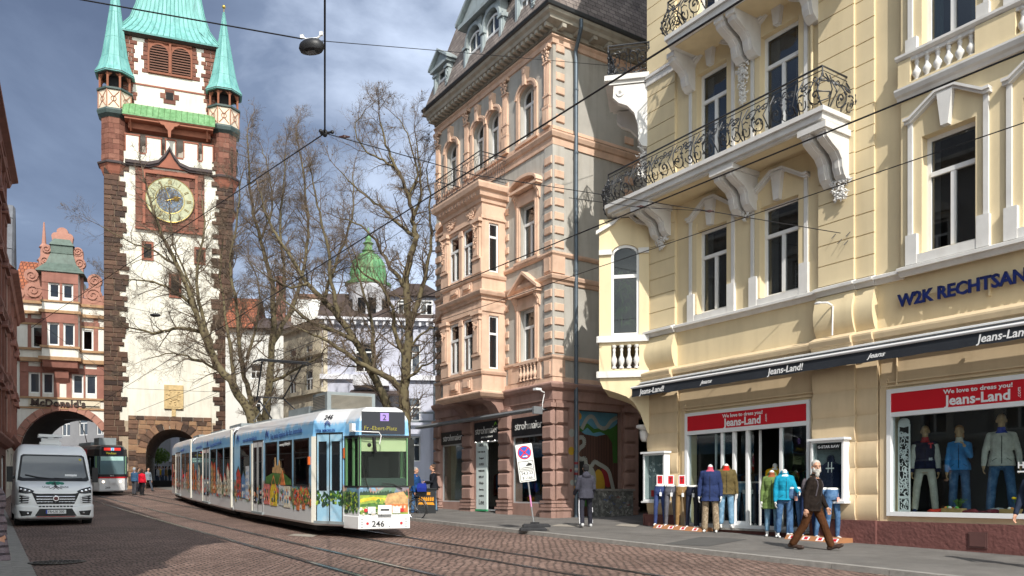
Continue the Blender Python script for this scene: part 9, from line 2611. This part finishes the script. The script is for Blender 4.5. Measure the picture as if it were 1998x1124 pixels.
# ================= overhead line
WIRE=M('overhead_wire',(.012,.012,.014),.5,.1,3,0)
def wire(label,pts,r=.011,name='overhead_wire',sag=0,group=None):
    P=[]
    for a,b in zip(pts,pts[1:]):
        n=6
        for i in range(n): t=i/n; P.append(a.lerp(b,t)-Vector((0,0,sag*4*t*(1-t))))
    P.append(pts[-1]); c=P[0].copy(); g=G(); g.tube([p-c for p in P],r,5); o=g.build(name,WIRE); o.location=c
    return tag(o,label,'wire',group)
def cw_(o,t,h): p=on(o,t); return Vector((p.x,p.y,gz(p.y)+h))
wire('contact wire over the near tram track, steepest of the long diagonal wires',[cw_(5.25,-8,5.45),cw_(5.25,20,5.45),cw_(5.25,58,5.3)],.010)
wire('contact wire over the far tram track, running to the tram pantograph',[cw_(8.0,-8,5.4),cw_(8.0,20,5.4),cw_(8.0,56,5.3)],.010)
wire('lowest long wire crossing in front of the yellow house, parallel to the contact wires',[cw_(9.7,-4,5.45),cw_(9.7,14,5.45),cw_(9.6,50,5.3)],.007)
nodeY=14.0; node=at(634,260,nodeY)
wire('thick wire rising straight up from the wire junction above the street',[node,node+Vector((-node.x/nodeY*-9*-1*-1,-9,.9)) if False else Vector((node.x*(3.2/nodeY),3.2,node.z+1.3))],.016)
wire('span wire from the junction down to the left house front',[node,at(397,418,22),at(172,566,33),at(60,640,38)],.012)
wall1=at(1384,412,17.3)
wire('span wire from the junction to the yellow house',[node,at(923,341,16),wall1,at(1640,455,17.0)],.009)
wire('upper span wire that carries the hanging lamp',[at(150,-2,15),at(590,76,15)],.014); 
wire('thin span wire from the hanging lamp toward the slate roof',[at(628,80,15),at(870,100,20),at(1210,130,24.5)],.008)
wire('short tie wire between the contact wires and the balcony bracket',[at(1110,386,20),at(1250,405,19.5),wall1],.008)
wire('faint wire crossing in front of the tower gateway',[at(90,640,44),at(250,758,44),at(424,765,44)],.010)
wire('low wire running from the tower corner toward the trees',[at(350,800,46),at(424,766,46)],.010)
wire('wire from the lilac house past the trees to the sandstone house',[at(640,545,40),at(845,410,33)],.010)
g=G(); g.ell((0,0,0),.05,.05,.07,8,6)
for a in (0,120,240): g.tube([(0,0,0),(.13*math.cos(R(a)),.05*math.sin(R(a)),.02)],.022,5); g.ell((.13*math.cos(R(a)),.05*math.sin(R(a)),.02),.035,.03,.035,8,5)
nd_=g.build('wire_junction',WIRE); nd_.location=node; tag(nd_,'black clamp where three span wires meet high above the street','wire clamp')
for i,(px,py,Y,lab) in enumerate(((1250,403,19.5,'brown insulator clamp on the tie wire near the lower balcony'),(1384,412,17.3,'insulator clamp on the span wire before the first floor window'),(672,267,14.0,'small clamp on the span wire just right of the wire junction'),(84,622,38.5,'small clamp on the span wire beside the gatehouse'))):
    g=G(); g.tube([(-.10,0,0),(-.04,0,.0),(.04,0,0),(.10,0,0)],[.010,.022,.022,.010],6); g.lathe([(.035,-.02),(.035,.02)],(0,0,0),8); o=g.build('insulator',M('insulator_brown',(.05,.02,.018),.4)); o.location=at(px,py,Y); tag(o,lab,'insulator')
# hanging street lamp
lp=at(608,90,15); lm=thing('street_lamp','black flat street lamp hanging from the span wire against the sky','street lamp',(lp.x,lp.y,lp.z-.12),-15,zworld=False)
g=G(); g.loft([[(a*math.cos(2*PI*i/16)*1.0,a*.62*math.sin(2*PI*i/16),z) for i in range(16)] for a,z in ((.12,.0),(.22,.02),(.255,.08),(.24,.16),(.18,.21),(.05,.23))]); g.build('lamp_housing',M('lamp_black',(.018,.018,.02),.45),lm,smooth=True)
g=G(); g.box(-.09,.09,-.07,.07,-.012,.0); g.build('lamp_glass',M('lamp_panel',(.10,.10,.10),.3),lm)
g=G(); g.tube([(-.2,0,.33),(-.12,0,.27),(.12,0,.25),(.2,0,.30)],.018,6); g.tube([(-.12,0,.27),(-.1,0,.2)],.014,5); g.tube([(.12,0,.25),(.1,0,.2)],.014,5)
for x in (-.2,.2): g.box(x-.03,x+.03,-.02,.02,.29,.36)
g.build('suspension_bracket',WHT,lm)
# second, small lamp in front of the tower
q=at(303,615,40); l2=thing('street_lamp','small dark street lamp hanging in front of the white tower wall','street lamp',(q.x,q.y,q.z),0,zworld=False)
g=G(); g.ell((0,0,0),.28,.16,.09,12,6); g.build('lamp_housing',MATS['lamp_black'],l2); g=G(); g.tube([(0,0,.05),(0,0,.14)],.02,5); g.build('suspension_bracket',BLK,l2)
wire('wire over the trees that carries the small lamp before the tower',[at(300,612,40)+Vector((0,0,.04)),at(60,560,40)],.010)
wire('wire from the small lamp before the tower toward the trees',[at(306,613,40)+Vector((0,0,.04)),at(640,545,40)],.010)
bpy.data.scenes.remove(TMP)
